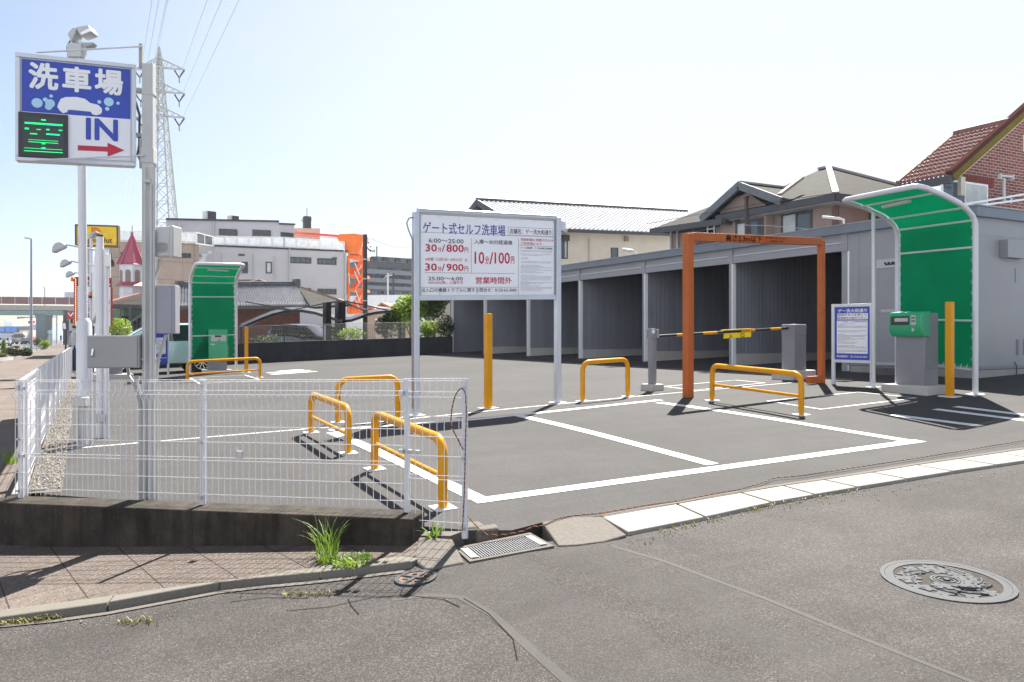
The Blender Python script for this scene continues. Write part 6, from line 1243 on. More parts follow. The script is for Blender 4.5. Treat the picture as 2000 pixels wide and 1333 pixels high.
# ---- far apartment block, white wall, clay roofs
aA, aB = X2(712, 150), X2(900, 165); t = thing('apartment_block', "long grey apartment block with rows of balconies far behind the trees", 'building', aA)
AF = Face(Vector((*aA.xy, 0)), Vector((*aB.xy, 0)), 0); zt2 = AF.hit(760, 514)[1]
mb = MB(); AF.box(mb, 0, AF.len, -.5, zt2, -12, 0); obj('wall', mb, 'apt', t)
mb = MB(); AF.plate(mb, [(-.5, zt2), (AF.len, zt2), (AF.len, zt2 + 1.2), (2, zt2 + 1.0)], -12, .8); obj('roof', mb, 'apt', t)
for y0, y1 in ((529, 537.5), (545.5, 553.5), (560, 567)):
    z0, z1 = AF.hit(760, y1)[1], AF.hit(760, y0)[1]; mb = MB(); AF.box(mb, 0, AF.len, z0, z1, 0, 1.2); obj('balcony', mb, 'aptl', t)
for j, y0 in enumerate((523.5, 540, 555.5, 570)):
    z0, z1 = AF.hit(760, y0 + 5.2)[1], AF.hit(760, y0)[1]
    for k in range(11): 
        u_ = 1 + k * 1.9; mb = MB(); AF.box(mb, u_, u_ + 1.3, z0, z1, 0, .05); obj('window', mb, 'glassd' if (k + j) % 3 else 'glass', t)
mb = MB()
for x in (725, 748, 771, 795): u_ = AF.hit(x, 515)[0]; AF.plate(mb, [(u_ - .8, zt2 + .2), (u_ + .8, zt2 + .2), (u_ + .4, zt2 + .9), (u_ - .4, zt2 + .9)], .5, 1.2)
p0 = AF.P(AF.hit(736, 510)[0], zt2); mb.rod(p0, p0 + up * 3, .12, 5); mb.rod(AF.P(AF.hit(757.5, 540)[0], 5, 2), AF.P(AF.hit(757.5, 540)[0], AF.hit(757, 535)[1], 2), .15, 5); obj('roof_vents', mb, 'dark', t)
p = X2(757.5, 110); mb = MB().rod(Vector((p.x, p.y, 0)), D(757.5, 534, 110), .13, 6); mb.beam(D(752, 540, 110), D(766, 538, 110), .12, .12); mb.beam(D(748, 545.5, 110), D(764, 534.5, 110), .05, .05); one('street_pole', mb, 'lamp', "pale power pole in front of the distant apartment block", 'utility pole')
wA, wB = X2(715, 88), X2(830, 95); mb = MB(); quadwall(mb, wA, wB, -.3, -.3, zat(wA, 577), zat(wB, 576), 6); one('white_hall', mb, M('hall_white', (.62, .63, .62), .7), "low off-white building below the distant apartment block", 'building')
for (pk, l, r_, yr_, ye, d_, lab, mt) in ((745, 733, 768, 595, 608, 66, "small clay roofed house gable seen past the utility pole", 'clay'), (722, 712, 738, 602, 614, 62, "low clay tiled roof beside the utility pole", 'clay')):
    mb = MB(); ap = D(pk, yr_, d_); lf_, rt_ = D(l, ye, d_), D(r_, ye - 1, d_); bk = FW * 5 + RT * 1.2; t = thing('small_house', lab, 'house', Vector((ap.x, ap.y, .2)))
    mb.prism([lf_, ap, ap + up * .18, lf_ + up * .12 - RT * .2], bk); mb.prism([ap, rt_, rt_ + up * .12 + RT * .2, ap + up * .18], bk); obj('roof', mb, mt, t)
    mb = MB().prism([Vector((lf_.x, lf_.y, 0)), Vector((rt_.x, rt_.y, 0)), rt_, ap - up * .1, lf_], bk * .9); obj('wall', mb, 'brown', t)
# ---- beige house with long tiled roof
YB = 38.0; ev = lambda px, py: planeY(px, py, YB - .7); hb = planeY(1093, 462, YB)
xl_, xr_ = 20.6, 36.5; zE = ev(1093, 447.7).z; xE = ev(1093, 447.7).x; kx = .030
zz = lambda x, z: z + kx * (x - xE)
t = thing('tiled_house', "cream house with a long glittering silver tile roof behind the price sign", 'house', (xl_, YB, .5))
rz0 = planeY(936, 394, YB + 4.6); xg = rz0.x
E0, E1 = Vector((xg - .15, YB - .7, zz(xg, zE))), Vector((xr_, YB - .7, zz(xr_, zE))); R0, R1 = Vector((xg - .15, YB + 4.6, zz(xg, rz0.z + kx * (xE - xg)))), Vector((xr_, YB + 4.6, zz(xr_, rz0.z + kx * (xE - xg)))); K0, K1 = R0 + Vector((0, 5.3, E0.z - R0.z)), R1 + Vector((0, 5.3, E1.z - R1.z))
mb = tile_roof(MB(), E0, E1, R1, R0, 20, 52, .08, .06, 4); rf = obj('roof', mb, 'kawara2', t, recalc=False, smooth=60)
mb = MB().poly([K0, K1, R1, R0]); obj('rear_slope', mb, 'kawd', rf)
mb = MB(); mb.tube([R0 + up * .1, R1 + up * .1], .14, 8); 
for q0, q1 in ((E0, R0), (K0, R0)): mb.beam(q0 + Vector((0, 0, -.05)), q1 + Vector((0, 0, -.05)), .10, .34)
mb.beam(E0 - up * .08, E1 - up * .08, .16, .16); obj('ridge_and_barge', mb, 'fascia', rf)
mb = MB(); g0, g1 = xg + .35, xr_ - .5
mb.prism([(g0, YB, .0), (g1, YB, 0), (g1, YB, zz(g1, zE) + .1), (g0, YB, zz(g0, zE) + .1)], (0, 9, 0)); mb.prism([(g0, YB, zz(g0, zE) - .2), (g0, YB + 9, zz(g0, zE) - .2), (g0, YB + 4.6, R0.z - .25)], (.2, 0, 0)); obj('wall', mb, 'beige', t)
HF = Face((xg, YB, 0), (g1, YB, kx * (g1 - xg)))
window(HF, t, HF.rect(1095, 461, 1108.5, 506), .07, bars=(.5,), curt=(.5, .9)); window(HF, t, HF.rect(1193, 484.5, 1207, 507), .06, gm='glass')
mb = MB(); HF.pbox(mb, 1095, 460, 1109.5, 471, .0, .18); obj('shutter_box', mb, 'dark', t)
mb = MB(); u_, z_ = HF.hit(1151, 468); mb.rod(HF.P(u_, z_, .06), HF.P(u_, z_ - 3, .06), .05, 6); obj('downpipe', mb, 'beige', t)
mb = MB(); HF.pbox(mb, 1219, 462.5, 1226, 472, 0, .12); obj('vent_hood', mb, 'brown', t)
mb = MB(); pA, pB = X2(852, 41), X2(886, 42); quadwall(mb, pA, pB, .2, .2, zat(pA, 583), zat(pB, 580), .3); one('garden_wall', mb, 'beige', "cream house wall end glimpsed between the trees and the wash bays", 'wall')
# ---- brown stucco house
XB = 24.0; pv = lambda px, py, X=XB: planeX(px, py, X)
t = thing('brown_house', "brown stucco two-storey house with slate roofs and a small front gable, behind the wash bays", 'house', (XB, 24, .5))
cE = planeX(1632, 378, XB - .7); fE = planeX(1491, 405.5, XB - .7); zev = (cE.z + fE.z) / 2; yc = cE.y; pk = planeX(1618, 328.5, XB + 4.5)
ymid = pk.y; rdg0 = pk; ylf = planeX(1400, 410, XB - .7).y
def sl(b, pts, th=.14): return b.prism([Vector(p) for p in pts], (0, 0, -th))
pl = planeX(1497, 361, XB + 3.5)
mb = MB(); Ecorner = Vector((XB - .7, yc, zev)); Efar = Vector((XB - .7, ylf, zev)); Pk = pk; Pk2 = Vector((XB + 4.5, ylf - 4.5, pk.z)) if ylf - 4.5 > ymid else Vector((XB + 4.5, ymid + .5, pk.z))
Erear = Vector((XB + 9.7, yc, zev)); Ebk = Vector((XB + 9.7, ylf, zev))
sl(mb, [Ecorner, Efar, Pk2, Pk]); sl(mb, [Ecorner, Pk, Erear]); sl(mb, [Erear, Pk, Pk2, Ebk]); sl(mb, [Efar, Ebk, Pk2]); rf = obj('roof', mb, 'slate', t, smooth=15)
mb = MB(); mb.beam(Ecorner + up * .03, Pk + up * .05, .22, .10); mb.beam(Pk + up * .05, Pk2 + up * .05, .2, .10); mb.beam(Pk + up * .05, Erear + up * .05, .2, .1); obj('ridge_trim', mb, M('pale_ridge', (.30, .28, .25), .6), rf)
mb = MB(); mb.beam(Ecorner - up * .12, Efar - up * .12, .16, .26); mb.beam(Ecorner - up * .12, Erear - up * .12, .16, .26); obj('gutter', mb, 'fascia', rf)
mb = MB(); mb.prism([Ecorner + Vector((.05, .05, -.25)), Efar + Vector((.05, 0, -.25)), Ebk + Vector((0, 0, -.25)), Erear + Vector((0, .05, -.25))], (0, 0, -.03)); obj('soffit', mb, 'soffit', rf)
mb = MB(); mb.box((XB + 4.5, (yc + .75 + ylf) / 2, (zev - .28) / 2), (9, ylf - yc - .75, zev - .26)); obj('wall', mb, 'brown', t)
BF = Face((XB, yc + .75, 0), (XB, ylf, 0)); BF.N = Vector((-1, 0, 0))
def wpx(x0, y0, x1, y1, X): a_, c_ = planeX(x1, (y0 + y1) / 2, X), planeX(x0, (y0 + y1) / 2, X); zt_ = planeX((x0 + x1) / 2, y0, X).z; zb2 = planeX((x0 + x1) / 2, y1, X).z; return a_.y - BF.A.y, c_.y - BF.A.y, zb2, zt_
window(BF, t, wpx(1526, 413, 1587, 462, XB), .10, bars=(.5,), curt=(.5, .97))
# projecting gable bay
XG = XB - .45; gp_ = planeX(1443, 358, XG - .45); gr_ = planeX(1525, 388, XG - .45); gl_ = planeX(1369, 425, XG - .45)
gF = Face((XG, planeX(1496, 440, XG).y, 0), (XG, planeX(1406, 440, XG).y, 0)); gF.N = Vector((-1, 0, 0))
ya, yb_ = gF.A.y, gF.A.y + gF.len
mb = MB(); mb.prism([(XG, ya, 0), (XG, yb_, 0), (XG, yb_, gl_.z + .5), (XG, gp_.y, gp_.z - .35), (XG, ya, gr_.z - .05)], (1.2, 0, 0)); obj('gable_wall', mb, 'brown', t)
mb = MB(); bk = Vector((6.0, 0, 0)); sl(mb, [gp_, gr_, gr_ + bk, gp_ + bk]); sl(mb, [gl_, gp_, gp_ + bk, gl_ + bk * .25]); rg_ = obj('gable_roof', mb, 'slate', t, smooth=15)
mb = MB(); mb.beam(gp_ - up * .1, gr_ - up * .1, .12, .30); mb.beam(gp_ - up * .1, gl_ - up * .1, .12, .30); obj('barge_board', mb, M('barge_grey', (.13, .135, .14), .5), rg_)
mb = MB(); mb.beam(gp_ + up * .04, gp_ + bk + up * .04, .2, .08); mb.beam(gr_ + Vector((.2, .25, .2)), gr_ + Vector((1.4, .25, .95)), .22, .10); obj('ridge_trim', mb, bpy.data.materials['pale_ridge'], rg_)
r = planeX(1492, 440, XG).y - ya, planeX(1437, 440, XG).y - ya; window(gF, t, (r[0], r[1], planeX(1465, 466, XG).z, planeX(1465, 429.5, XG).z), .11, bars=(.5,), curt=(.55, .95))
mb = MB(); q_ = planeX(1440, 430, XG - .05); mb.lathe(q_, [(.001, -.1), (.13, -.08), (.13, .08), (.001, .1)], 8); obj('wall_vent', mb, 'dark', t)
mb = MB(); q_ = planeX(1458, 388, XG - .35); q2 = planeX(1458, 470, XG - .35); mb.rod(q2, q_, .075, 8); mb.rod(q_, q_ + up * .08, .11, 8); one('flue_pipe', mb, M('flue_brown', (.06, .03, .03), .5), "dark flue pipe rising before the brown house gable", 'pipe')
# low wing with hipped roof
wl = planeX(1271, 448, XB - .9); wr = planeX(1412, 428, XB - .9); wt = planeX(1394, 401, XB + 1.6)
mb = MB(); sl(mb, [wl, wr, wt + Vector((0, -.5, 0)), wt]); sl(mb, [wl, wt, wl + Vector((6, 0, 0))]); wr_ = obj('wing_roof', mb, 'slate', t, smooth=15)
mb = MB(); mb.beam(wl - up * .1, wr - up * .1, .14, .24); mb.beam(wr - up * .1, wr + Vector((1.2, 0, -.1)), .14, .24); obj('wing_gutter', mb, 'fascia', wr_)
mb = MB(); yw0, yw1 = planeX(1410, 450, XB).y, planeX(1312, 460, XB).y; mb.box((XB + 3, (yw0 + yw1) / 2, wl.z / 2 - .1), (6, yw1 - yw0, wl.z - .3)); obj('wing_wall', mb, 'brown', t)
window(Face((XB, yw0, 0), (XB, yw1, 0), 0), t, (planeX(1398, 460, XB).y - yw0, planeX(1350, 460, XB).y - yw0, planeX(1375, 478, XB).z, planeX(1375, 447, XB).z), .1, gm='glassd', bars=(.5,))
mb = MB(); 
for px in (1310, 1323): q_ = planeX(px, 447, XB - .1); mb.rod(q_ - up * 3, q_, .05, 6)
for px in (1382, 1395): q_ = planeX(px, 436, XB - .8); mb.rod(q_ - up * .45, q_, .03, 6)
mb.rod(planeX(1381, 449, XB - .8), planeX(1396, 446, XB - .8), .03, 6); obj('downpipe', mb, 'lamp', t)
mb = MB(); q_ = planeX(1634, 382, XB - .05); mb.rod(q_ - up * 4, q_, .05, 6); q_ = planeX(1637, 392, XB + .1); mb.rod(q_ - up * 4, q_, .045, 6); obj('downpipe', mb, M('pipe_brown', (.12, .04, .03), .4), t)
SF = Face((XB, yc + .75, 0), (XB + 9, yc + .75, 0)); window(SF, t, SF.rect(1697, 408, 1716, 436), .1, gm='glassd')
for pts, lab, sag in ((((1262, 438), (1458, 402), (1640, 376)), "thin service cable crossing the brown house gable", .1), (((1455, 440), (1500, 441), (1590, 449)), "string of small pale beads hanging before the brown house windows", .05)):
    q3 = [planeX(x, y, XB - 1.1) for x, y in pts]; mb = MB().tube(q3, .012, 5); one('service_cable', mb, 'lamp' if sag < .08 else 'dark', lab, 'cable')
# ---- red brick house
XR = 24.6; t = thing('brick_house', "red brick house with clay tile roof and white balcony rails beside the wash building", 'house', (XR, 16, .5))
eN, eF = planeX(1846, 345, XR - .6), planeX(1751, 361, XR - .6); rN, rF = planeX(1960, 244, XR + 2.5), planeX(1867, 266, XR + 2.5)
e_z = (eN.z + eF.z) / 2; r_z = (rN.z + rF.z) / 2; yN, yF = (eN.y + rN.y) / 2, (eF.y + rF.y) / 2
YG = yN - .25; E0, E1, R1_, R0_ = Vector((XR - .6, yF, e_z)), Vector((XR - .6, YG + .05, e_z)), Vector((XR + 2.5, YG + .05, r_z)), Vector((XR + 2.5, yF, r_z))
mb = tile_roof(MB(), E0, E1, R1_, R0_, 11, 12, .07, .05, 6); rf = obj('roof', mb, 'redtile', t, recalc=False, smooth=60)
mb = MB(); mb.tube([R0_ + up * .08, R1_ + up * .08], .12, 8); mb.tube([R0_ + up * .05, E0 + up * .08], .07, 8); obj('ridge_tiles', mb, 'redtile', rf)
mb = MB(); mb.beam(E0 - up * .14, E1 - up * .14, .16, .24); obj('gutter', mb, 'fascia', rf)
mb = MB(); rq = R1_ + Vector((0, .9, 0)); mb.prism([R0_, R0_ + Vector((3, 0, -2.4)), rq + Vector((3, 0, -2.4)), rq], (0, 0, -.1)); obj('rear_slope', mb, 'redtile', rf)
# tall front gable: barge climbs out of the photo
YG = yN - .25; b0 = Vector((XR - .6, YG, e_z)); b1 = Vector((XR + 2.5, YG, r_z)); dirb = (b1 - b0); pkb = b0 + dirb * 2.0
def off(p, n): return p + Vector((-dirb.z, 0, dirb.x)).normalized() * n
mb = MB(); mb.prism([off(b0, .0), off(pkb, .0), off(pkb, .15), off(b0, .15)], (0, .2, 0)); obj('barge_tiles', mb, M('barge_red', (.075, .034, .03), 1.0, spec=0), rf)
mb = MB(); mb.prism([off(b0, -.21), off(pkb, -.21), off(pkb, .0), off(b0, .0)], (0, .12, 0)); obj('barge_board', mb, 'olive', rf)
wl0 = planeY(1874, 342, YG + .35); xw = XR + .15; FBk = Face((xw, YG + .35, 0), (xw + 9, YG + .35, 0))
zroof = lambda x: b0.z + dirb.z / dirb.x * (x - b0.x) - .42
mb = MB(); mb.prism([(xw, YG + .35, -.3), (xw + 9, YG + .35, -.3), (xw + 9, YG + .35, zroof(xw + 6.5)), (pkb.x, YG + .35, zroof(pkb.x)), (xw, YG + .35, zroof(xw))], (0, .3, 0)); obj('wall', mb, 'brick', t)
mb = MB(); yy = yF - .1; mb.box((xw + .15, (YG + .5 + yy) / 2, e_z / 2 - .2), (.3, yy - YG - .5, e_z - .2)); obj('side_wall', mb, 'bricky', t)
z_b = planeY(1900, 346, YG + .3).z
mb = MB(); pa_, pb_ = planeY(1874, 342, YG + .3), planeY(2000, 237, YG + .3); db = pb_ - pa_; pc_ = pa_ + db * 1.4; nb = Vector((-db.z, 0, db.x)).normalized() * .16
s0_ = b0 + dirb * .16 + Vector((0, .22, 0)); s1_ = pkb + Vector((0, .22, 0)); mb.prism([off(s0_, -.36), off(s1_, -.36), off(s1_, -.215), off(s0_, -.215)], (0, .13, 0)); mb.box(off(s0_, -.5) + Vector((.1, .06, -.15)), (.22, .13, .6)); obj('white_trim', mb, 'beige', t)
mb = MB(); u0, u1, z0, z1 = FBk.rect(1880, 344, 1940, 355); 
for k in range(14): FBk.box(mb, u0 + (u1 - u0) * (k + .08) / 14, u0 + (u1 - u0) * (k + .92) / 14, z1 - .3, z1, 0, .025)
obj('brick_arch', mb, M('arch_brick', (.17, .048, .038), .85, 0, .2, 9), t)
window(FBk, t, FBk.rect(1838, 355, 1928, 402), .07, fm='winw', bars=(.5,), curt=(.52, .97)); window(FBk, t, FBk.rect(1998, 268, 2040, 300), .07, fm='winw')
YRl = YG - .7; bl = thing('balcony_rail', "white balcony rails and laundry pole holder before the brick house window", 'railing', planeY(1910, 410, YRl))
mb = MB()
for (xa, ya), (xb, yb2) in (((1885, 399), (2060, 370)), ((1890, 405), (2060, 382))): mb.beam(planeY(xa, ya, YRl), planeY(xb, yb2, YRl), .05, .06)
for px in (1898, 1975, 2020): mb.beam(planeY(px, 401 - (px - 1898) * .17, YRl), planeY(px, 410 - (px - 1898) * .16, YRl), .05, .05)
obj('rail', mb, 'white', bl)
mb = MB(); mb.beam(planeY(1961, 394, YRl), planeY(1961, 348, YRl), .06, .06); mb.beam(planeY(1951, 343, YRl), planeY(1979, 346, YRl), .06, .05); mb.box(planeY(1953, 345, YRl), (.06, .1, .16)); mb.box(planeY(1977, 347, YRl), (.06, .1, .14)); obj('laundry_bracket', mb, 'ltgrey', bl)
mb = MB(); pa_, pb_ = planeY(1885, 404, YRl + .1), planeY(2060, 390, YRl + .1); mb.prism([pa_ - up * .6, pb_ - up * .6, pb_, pa_], (0, .12, 0)); obj('balcony_wall', mb, 'brick', bl)
# ================================================================ VEGETATION, PYLON, STREET FAR AWAY, CARS
def tree(px, py, d_, rx, ry, n, size, mt, lab, trunk=True, seed=1, lobes=None, name='tree', cat='tree', zb=.3):
    c = D(px, py, d_); k = d_ / F; rg = random.Random(seed); t = thing(name, lab, cat, Vector((c.x, c.y, zb)), None)
    mb = MB()
    for (ox, oy, sx, sy, fr) in lobes or ((0, 0, 1, 1, 1),): leaves(mb, c + RT * ox * rx * k + up * -oy * ry * k + FW * rg.uniform(-.3, .3), (rx * sx * k, rx * sx * k, ry * sy * k), int(n * fr), size, rg, shell=.75)
    obj('crown', mb, mt, t, recalc=False, smooth=0)
    if trunk:
        b0 = Vector((c.x, c.y, zb)); h = c.z - zb; mb = MB().tube([b0, b0 + up * h * .5 + RT * .05, c], .10 * h / 3 + .02, 8, .02)
        for i in range(6): a = rg.uniform(0, 6.28); p0 = b0 + up * h * rg.uniform(.35, .85); mb.tube([p0, p0 + Vector((math.cos(a), math.sin(a), .9)) * rx * k * .3, p0 + Vector((math.cos(a), math.sin(a), 1.0)) * rx * k * .7], .035, 5, .008)
        obj('trunk', mb, 'bark', t)
    return t
tree(800, 605, 36.5, 38, 34, 2600, .17, 'leaf', "bright yellow green tree behind the price sign", seed=11, lobes=((-.15, .1, .8, .9, .5), (.45, -.35, .6, .6, .3), (-.6, .25, .45, .5, .2)))
tree(846, 592, 36.6, 36, 36, 2200, .17, 'leafd', "dark leafy tree beside the price sign post, next to the wash bays", seed=12, lobes=((0, 0, .75, .9, .6), (.6, -.35, .5, .4, .2), (-.4, .4, .6, .5, .2)))
tree(872, 640, 34.6, 17, 24, 800, .11, 'leafd', "dark conifer shrub at the corner of the wash building", seed=13, trunk=False, name='shrub', cat='shrub')
tree(836, 645, 34.4, 20, 19, 800, .12, 'leaf', "yellow green shrub below the dark tree on the boundary wall", seed=14, trunk=False, name='shrub', cat='shrub')
tree(752, 638, 35.5, 32, 28, 1100, .15, 'leafd', "broad-leaved grey green shrub beside the utility pole", seed=15, name='shrub', cat='shrub', lobes=((0, 0, .8, .8, .7), (.2, -.5, .5, .5, .3)))
tree(688, 652, 34.2, 26, 12, 500, .12, 'leaf', "low bright green hedge plant between the carport posts", seed=16, trunk=False, name='shrub', cat='shrub')
tree(648, 648, 35.5, 14, 16, 350, .12, 'leaf', "small bright shrub behind the black carport posts", seed=17, trunk=False, name='shrub', cat='shrub')
tree(790, 609, 46, 32, 14, 500, .17, 'leaf', "low green tree line behind the pale shed", seed=18, trunk=False, name='shrub', cat='shrub')
tree(228, 638, 33, 26, 17, 900, .12, 'leaf', "olive green garden tree behind the wide control cabinet", seed=19)
tree(520, 662, 33, 30, 10, 260, .1, 'leafd', "dark low shrub behind the net fence near the exit canopy", seed=20, trunk=False, name='shrub', cat='shrub')
sA, sB = X2(752, 40), X2(792, 40.5); t = thing('garden_shed', "small cream corrugated shed between the shrubs", 'shed', Vector((*sA.xy, .3))); sf_ = Face(Vector((*sA.xy, 0)), Vector((*sB.xy, 0)), 0)
mb = MB(); sf_.box(mb, 0, sf_.len * .62, .2, zat(sA, 628), -1.5, 0); obj('wall', mb, 'beige', t); mb = MB(); sf_.box(mb, sf_.len * .64, sf_.len, .2, zat(sA, 630), -1.2, 0); obj('door', mb, 'dark', t)
mb = MB()
for k in range(14): u_ = sf_.len * k / 14; mb.rod(sf_.P(u_, zat(sA, 625), .2), sf_.P(u_, zat(sA, 623), -1.5), .06, 6)
obj('roof', mb, 'winw', t)
# ---- pylon and wires
dP = 130.0; pc = lambda x, y, k=0: D(x, y, dP) + FW * k; kp = dP / F
t = thing('power_pylon', "tall pale steel lattice power pylon behind the grey pole", 'pylon', D(313, 700, dP))
hw = lambda y: .8 + (max(y, 130) - 130) * .0925 if y > 130 else .8 * max(0.15, (y - 90) / 40) + .1
lv = [92, 112, 133, 150, 168, 181, 200, 216, 230, 250, 274, 300, 330, 362, 396, 432, 470, 520, 600, 690]
def corner(y, i): h = (3.6 + max(0, y - 120) * .054) * kp if y >= 120 else (3.3 * (y - 90) / 30 + .3) * kp; c = D(311 + (y - 110) * .022, y, dP); return c + RT * h * (1 if i in (1, 2) else -1) + FW * h * (1 if i > 1 else -1)
mb = MB()
for i in range(4):
    for a, c in zip(lv, lv[1:]): mb.beam(corner(a, i), corner(c, i), .20, .20)
obj('legs', mb, 'pyl', t); mb = MB()
for a, c in zip(lv, lv[1:]):
    for i in range(4): j = (i + 1) % 4; mb.beam(corner(a, i), corner(c, j), .10, .10); mb.beam(corner(a, j), corner(c, i), .10, .10); mb.beam(corner(c, i), corner(c, j), .09, .09)
obj('bracing', mb, 'pyl', t)
tips = {}
for y, r_ in ((136, 361), (183, 361), (230, 361)):
    for sg in (1, -1):
        cx = 311 + (y - 110) * .022; tip = D(cx + sg * (r_ - cx), y + 1, dP); mb = MB()
        for k in (-1, 1):
            mb.beam(D(cx, y - 22, dP) + FW * k * .5, tip, .17, .17); mb.beam(D(cx, y - 4, dP) + FW * k * .5, tip, .17, .17)
            for f_ in (.3, .55, .8): mb.beam((D(cx, y - 22, dP) + FW * k * .5).lerp(tip, f_), (D(cx, y - 4, dP) + FW * k * .5).lerp(tip, f_ - .12), .08, .08)
        obj('crossarm', mb, 'pyl', t); mb = MB(); lowp = D(cx + sg * (r_ - cx - 11), y + 16, dP)
        mb.rod(D(cx + sg * (r_ - cx - 1), y + 2, dP), lowp, .13, 6); mb.rod(D(cx + sg * (r_ - cx - 20), y + 2, dP), lowp, .13, 6); mb.rod(lowp, lowp - up * .9, .07, 5); obj('insulator_string', mb, 'dark', t); tips[(y, sg)] = lowp
mb = MB(); 
for y in range(250, 440, 6): p0 = D(329 + (y - 280) * .075, y, dP - 2); mb.rod(p0, p0 + RT * .4, .04, 4)
mb.rod(D(327, 280, dP - 2), D(341, 440, dP - 2), .05, 4); mb.rod(D(330.5, 280, dP - 2), D(344.5, 440, dP - 2), .05, 4); obj('ladder', mb, 'pyl', t)
k = 0
for a, ends in (((tips[(136, 1)]), (405, 0)), (tips[(183, 1)], (433, 0)), (tips[(230, 1)], (467, 0)), (tips[(136, -1)], (297, 0)), (tips[(183, -1)], (310, 0)), (tips[(230, -1)], (325, 0)), (D(311, 88, dP), (328, 0))):
    # each span passes overhead to the next pylon behind the viewer
    e_ = D(ends[0], ends[1], 62); far_ = a + (e_ - a) * 1.75; n = 14; mb = MB(); mb.tube([a.lerp(far_, i / n) for i in range(n + 1)], .026, 5)
    labs = ["overhead wire from the top arm of the pylon on its open side", "overhead wire from the middle arm of the pylon on its open side", "overhead wire from the lowest arm of the pylon on its open side", "overhead wire from the top arm on the pole side", "overhead wire from the middle arm on the pole side", "overhead wire from the lowest arm on the pole side", "overhead ground wire from the peak of the pylon"]
    one('power_line', mb, 'wirep', labs[k], 'power line', loc=a, group='overhead power lines'); k += 1
for a, ends, lab in ((tips[(136, -1)], (236, 410), "wire leading away behind the sign, uppermost"), (tips[(183, -1)], (241, 425), "wire leading away behind the sign, in the middle"), (tips[(230, -1)], (246, 440), "wire leading away behind the sign, lowest")):
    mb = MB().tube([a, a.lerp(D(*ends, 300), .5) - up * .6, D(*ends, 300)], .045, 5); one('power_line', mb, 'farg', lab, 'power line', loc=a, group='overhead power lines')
# ---- far street
def pole_lamp(px, yb, yt, d_, arm, lab, r=.09):
    p = D(px, yb, d_); t = thing('street_lamp', lab, 'street lamp', p, 'street lamps along the main road'); tp = D(px, yt, d_)
    obj('shaft', MB().rod(p, tp, r * 1.3, 8, r * .8), M('lamp_steel', (.26, .27, .31), .5) if 'lamp_steel' not in bpy.data.materials else bpy.data.materials['lamp_steel'], t)
    mb = MB().rod(tp, D(px + arm, yt - 1.5, d_), r * .6, 6); mb.beam(D(px + arm * .45, yt - 1.2, d_), D(px + arm, yt - 1.8, d_), .3, .14); obj('lamp_arm', mb, 'lamp', t)
pole_lamp(61, 688, 467, 78, -12, "tall grey street lamp standing on the far sidewalk edge", .105)
pole_lamp(87.5, 668, 562, 190, -5, "distant street lamp seen above the footbridge", .14)
# footbridge
dB = 135; t = thing('footbridge', "brown railed pedestrian footbridge with a pale green girder across the main road", 'footbridge', D(60, 616, dB)); b_ = lambda x, y, k=0: D(x, y, dB + k)
obj('deck', MB().prism([b_(-120, 594), b_(146, 598), b_(146, 607), b_(-120, 605)], FW * 4), 'bridgec', t)
obj('girder', MB().prism([b_(-120, 606), b_(126, 607.5), b_(126, 616), b_(-120, 615)], FW * 3), 'bridgeg', t)
mb = MB()
for i in range(11): x0 = -103 + i * 27.5 + .5; 
for i in range(10):
    x0, x1 = -103 + i * 26.5, -103 + i * 26.5 + 25.5; yk = lambda x: .011 * (x - 60); mb = MB().prism([b_(x0, 594.5 + yk(x0)), b_(x1, 594.5 + yk(x1)), b_(x1, 580.5 + yk(x1)), b_(x0, 580.5 + yk(x0))], FW * .08); obj('rail_panel', mb, 'bridge', t)
mb = MB(); mb.prism([b_(126, 571, 2), b_(148, 570.5, 2), b_(148, 582, 2), b_(126, 582, 2)], FW * 4); obj('stair_head', mb, 'farg', t)
for x0, x1 in ((70, 89),): mb = MB(); mb.prism([D(x0, 676, dB), D(x1, 676, dB), D(x1, 620, dB), D(x1 + 2, 613, dB), D(x0 - 3, 613, dB), D(x0, 622, dB)], FW * 2); obj('pier', mb, 'pier', t)
mb = MB().prism([D(123, 675, dB), D(131, 675, dB), D(131, 606, dB), D(123, 606, dB)], FW * 2); obj('pier', mb, 'dark', t)
# elevated road and skyline behind
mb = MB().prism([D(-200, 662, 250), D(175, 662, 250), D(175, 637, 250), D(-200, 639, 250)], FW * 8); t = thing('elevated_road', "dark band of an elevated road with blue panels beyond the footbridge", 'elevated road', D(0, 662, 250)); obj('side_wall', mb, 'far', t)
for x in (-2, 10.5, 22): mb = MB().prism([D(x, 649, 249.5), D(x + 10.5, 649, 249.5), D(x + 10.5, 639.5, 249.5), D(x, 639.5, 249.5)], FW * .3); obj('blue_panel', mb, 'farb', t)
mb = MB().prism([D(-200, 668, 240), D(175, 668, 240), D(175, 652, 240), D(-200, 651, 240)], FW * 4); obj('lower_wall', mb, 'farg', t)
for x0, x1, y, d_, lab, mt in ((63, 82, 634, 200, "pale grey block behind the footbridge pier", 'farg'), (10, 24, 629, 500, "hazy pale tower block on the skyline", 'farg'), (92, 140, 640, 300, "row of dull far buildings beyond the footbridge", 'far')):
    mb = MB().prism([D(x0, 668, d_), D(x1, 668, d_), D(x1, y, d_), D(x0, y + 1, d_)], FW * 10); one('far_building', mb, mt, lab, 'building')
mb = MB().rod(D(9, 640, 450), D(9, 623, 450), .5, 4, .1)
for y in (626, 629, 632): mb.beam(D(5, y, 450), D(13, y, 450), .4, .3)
one('far_pylon', mb, 'farg', "tiny distant pylon above the elevated road", 'pylon')
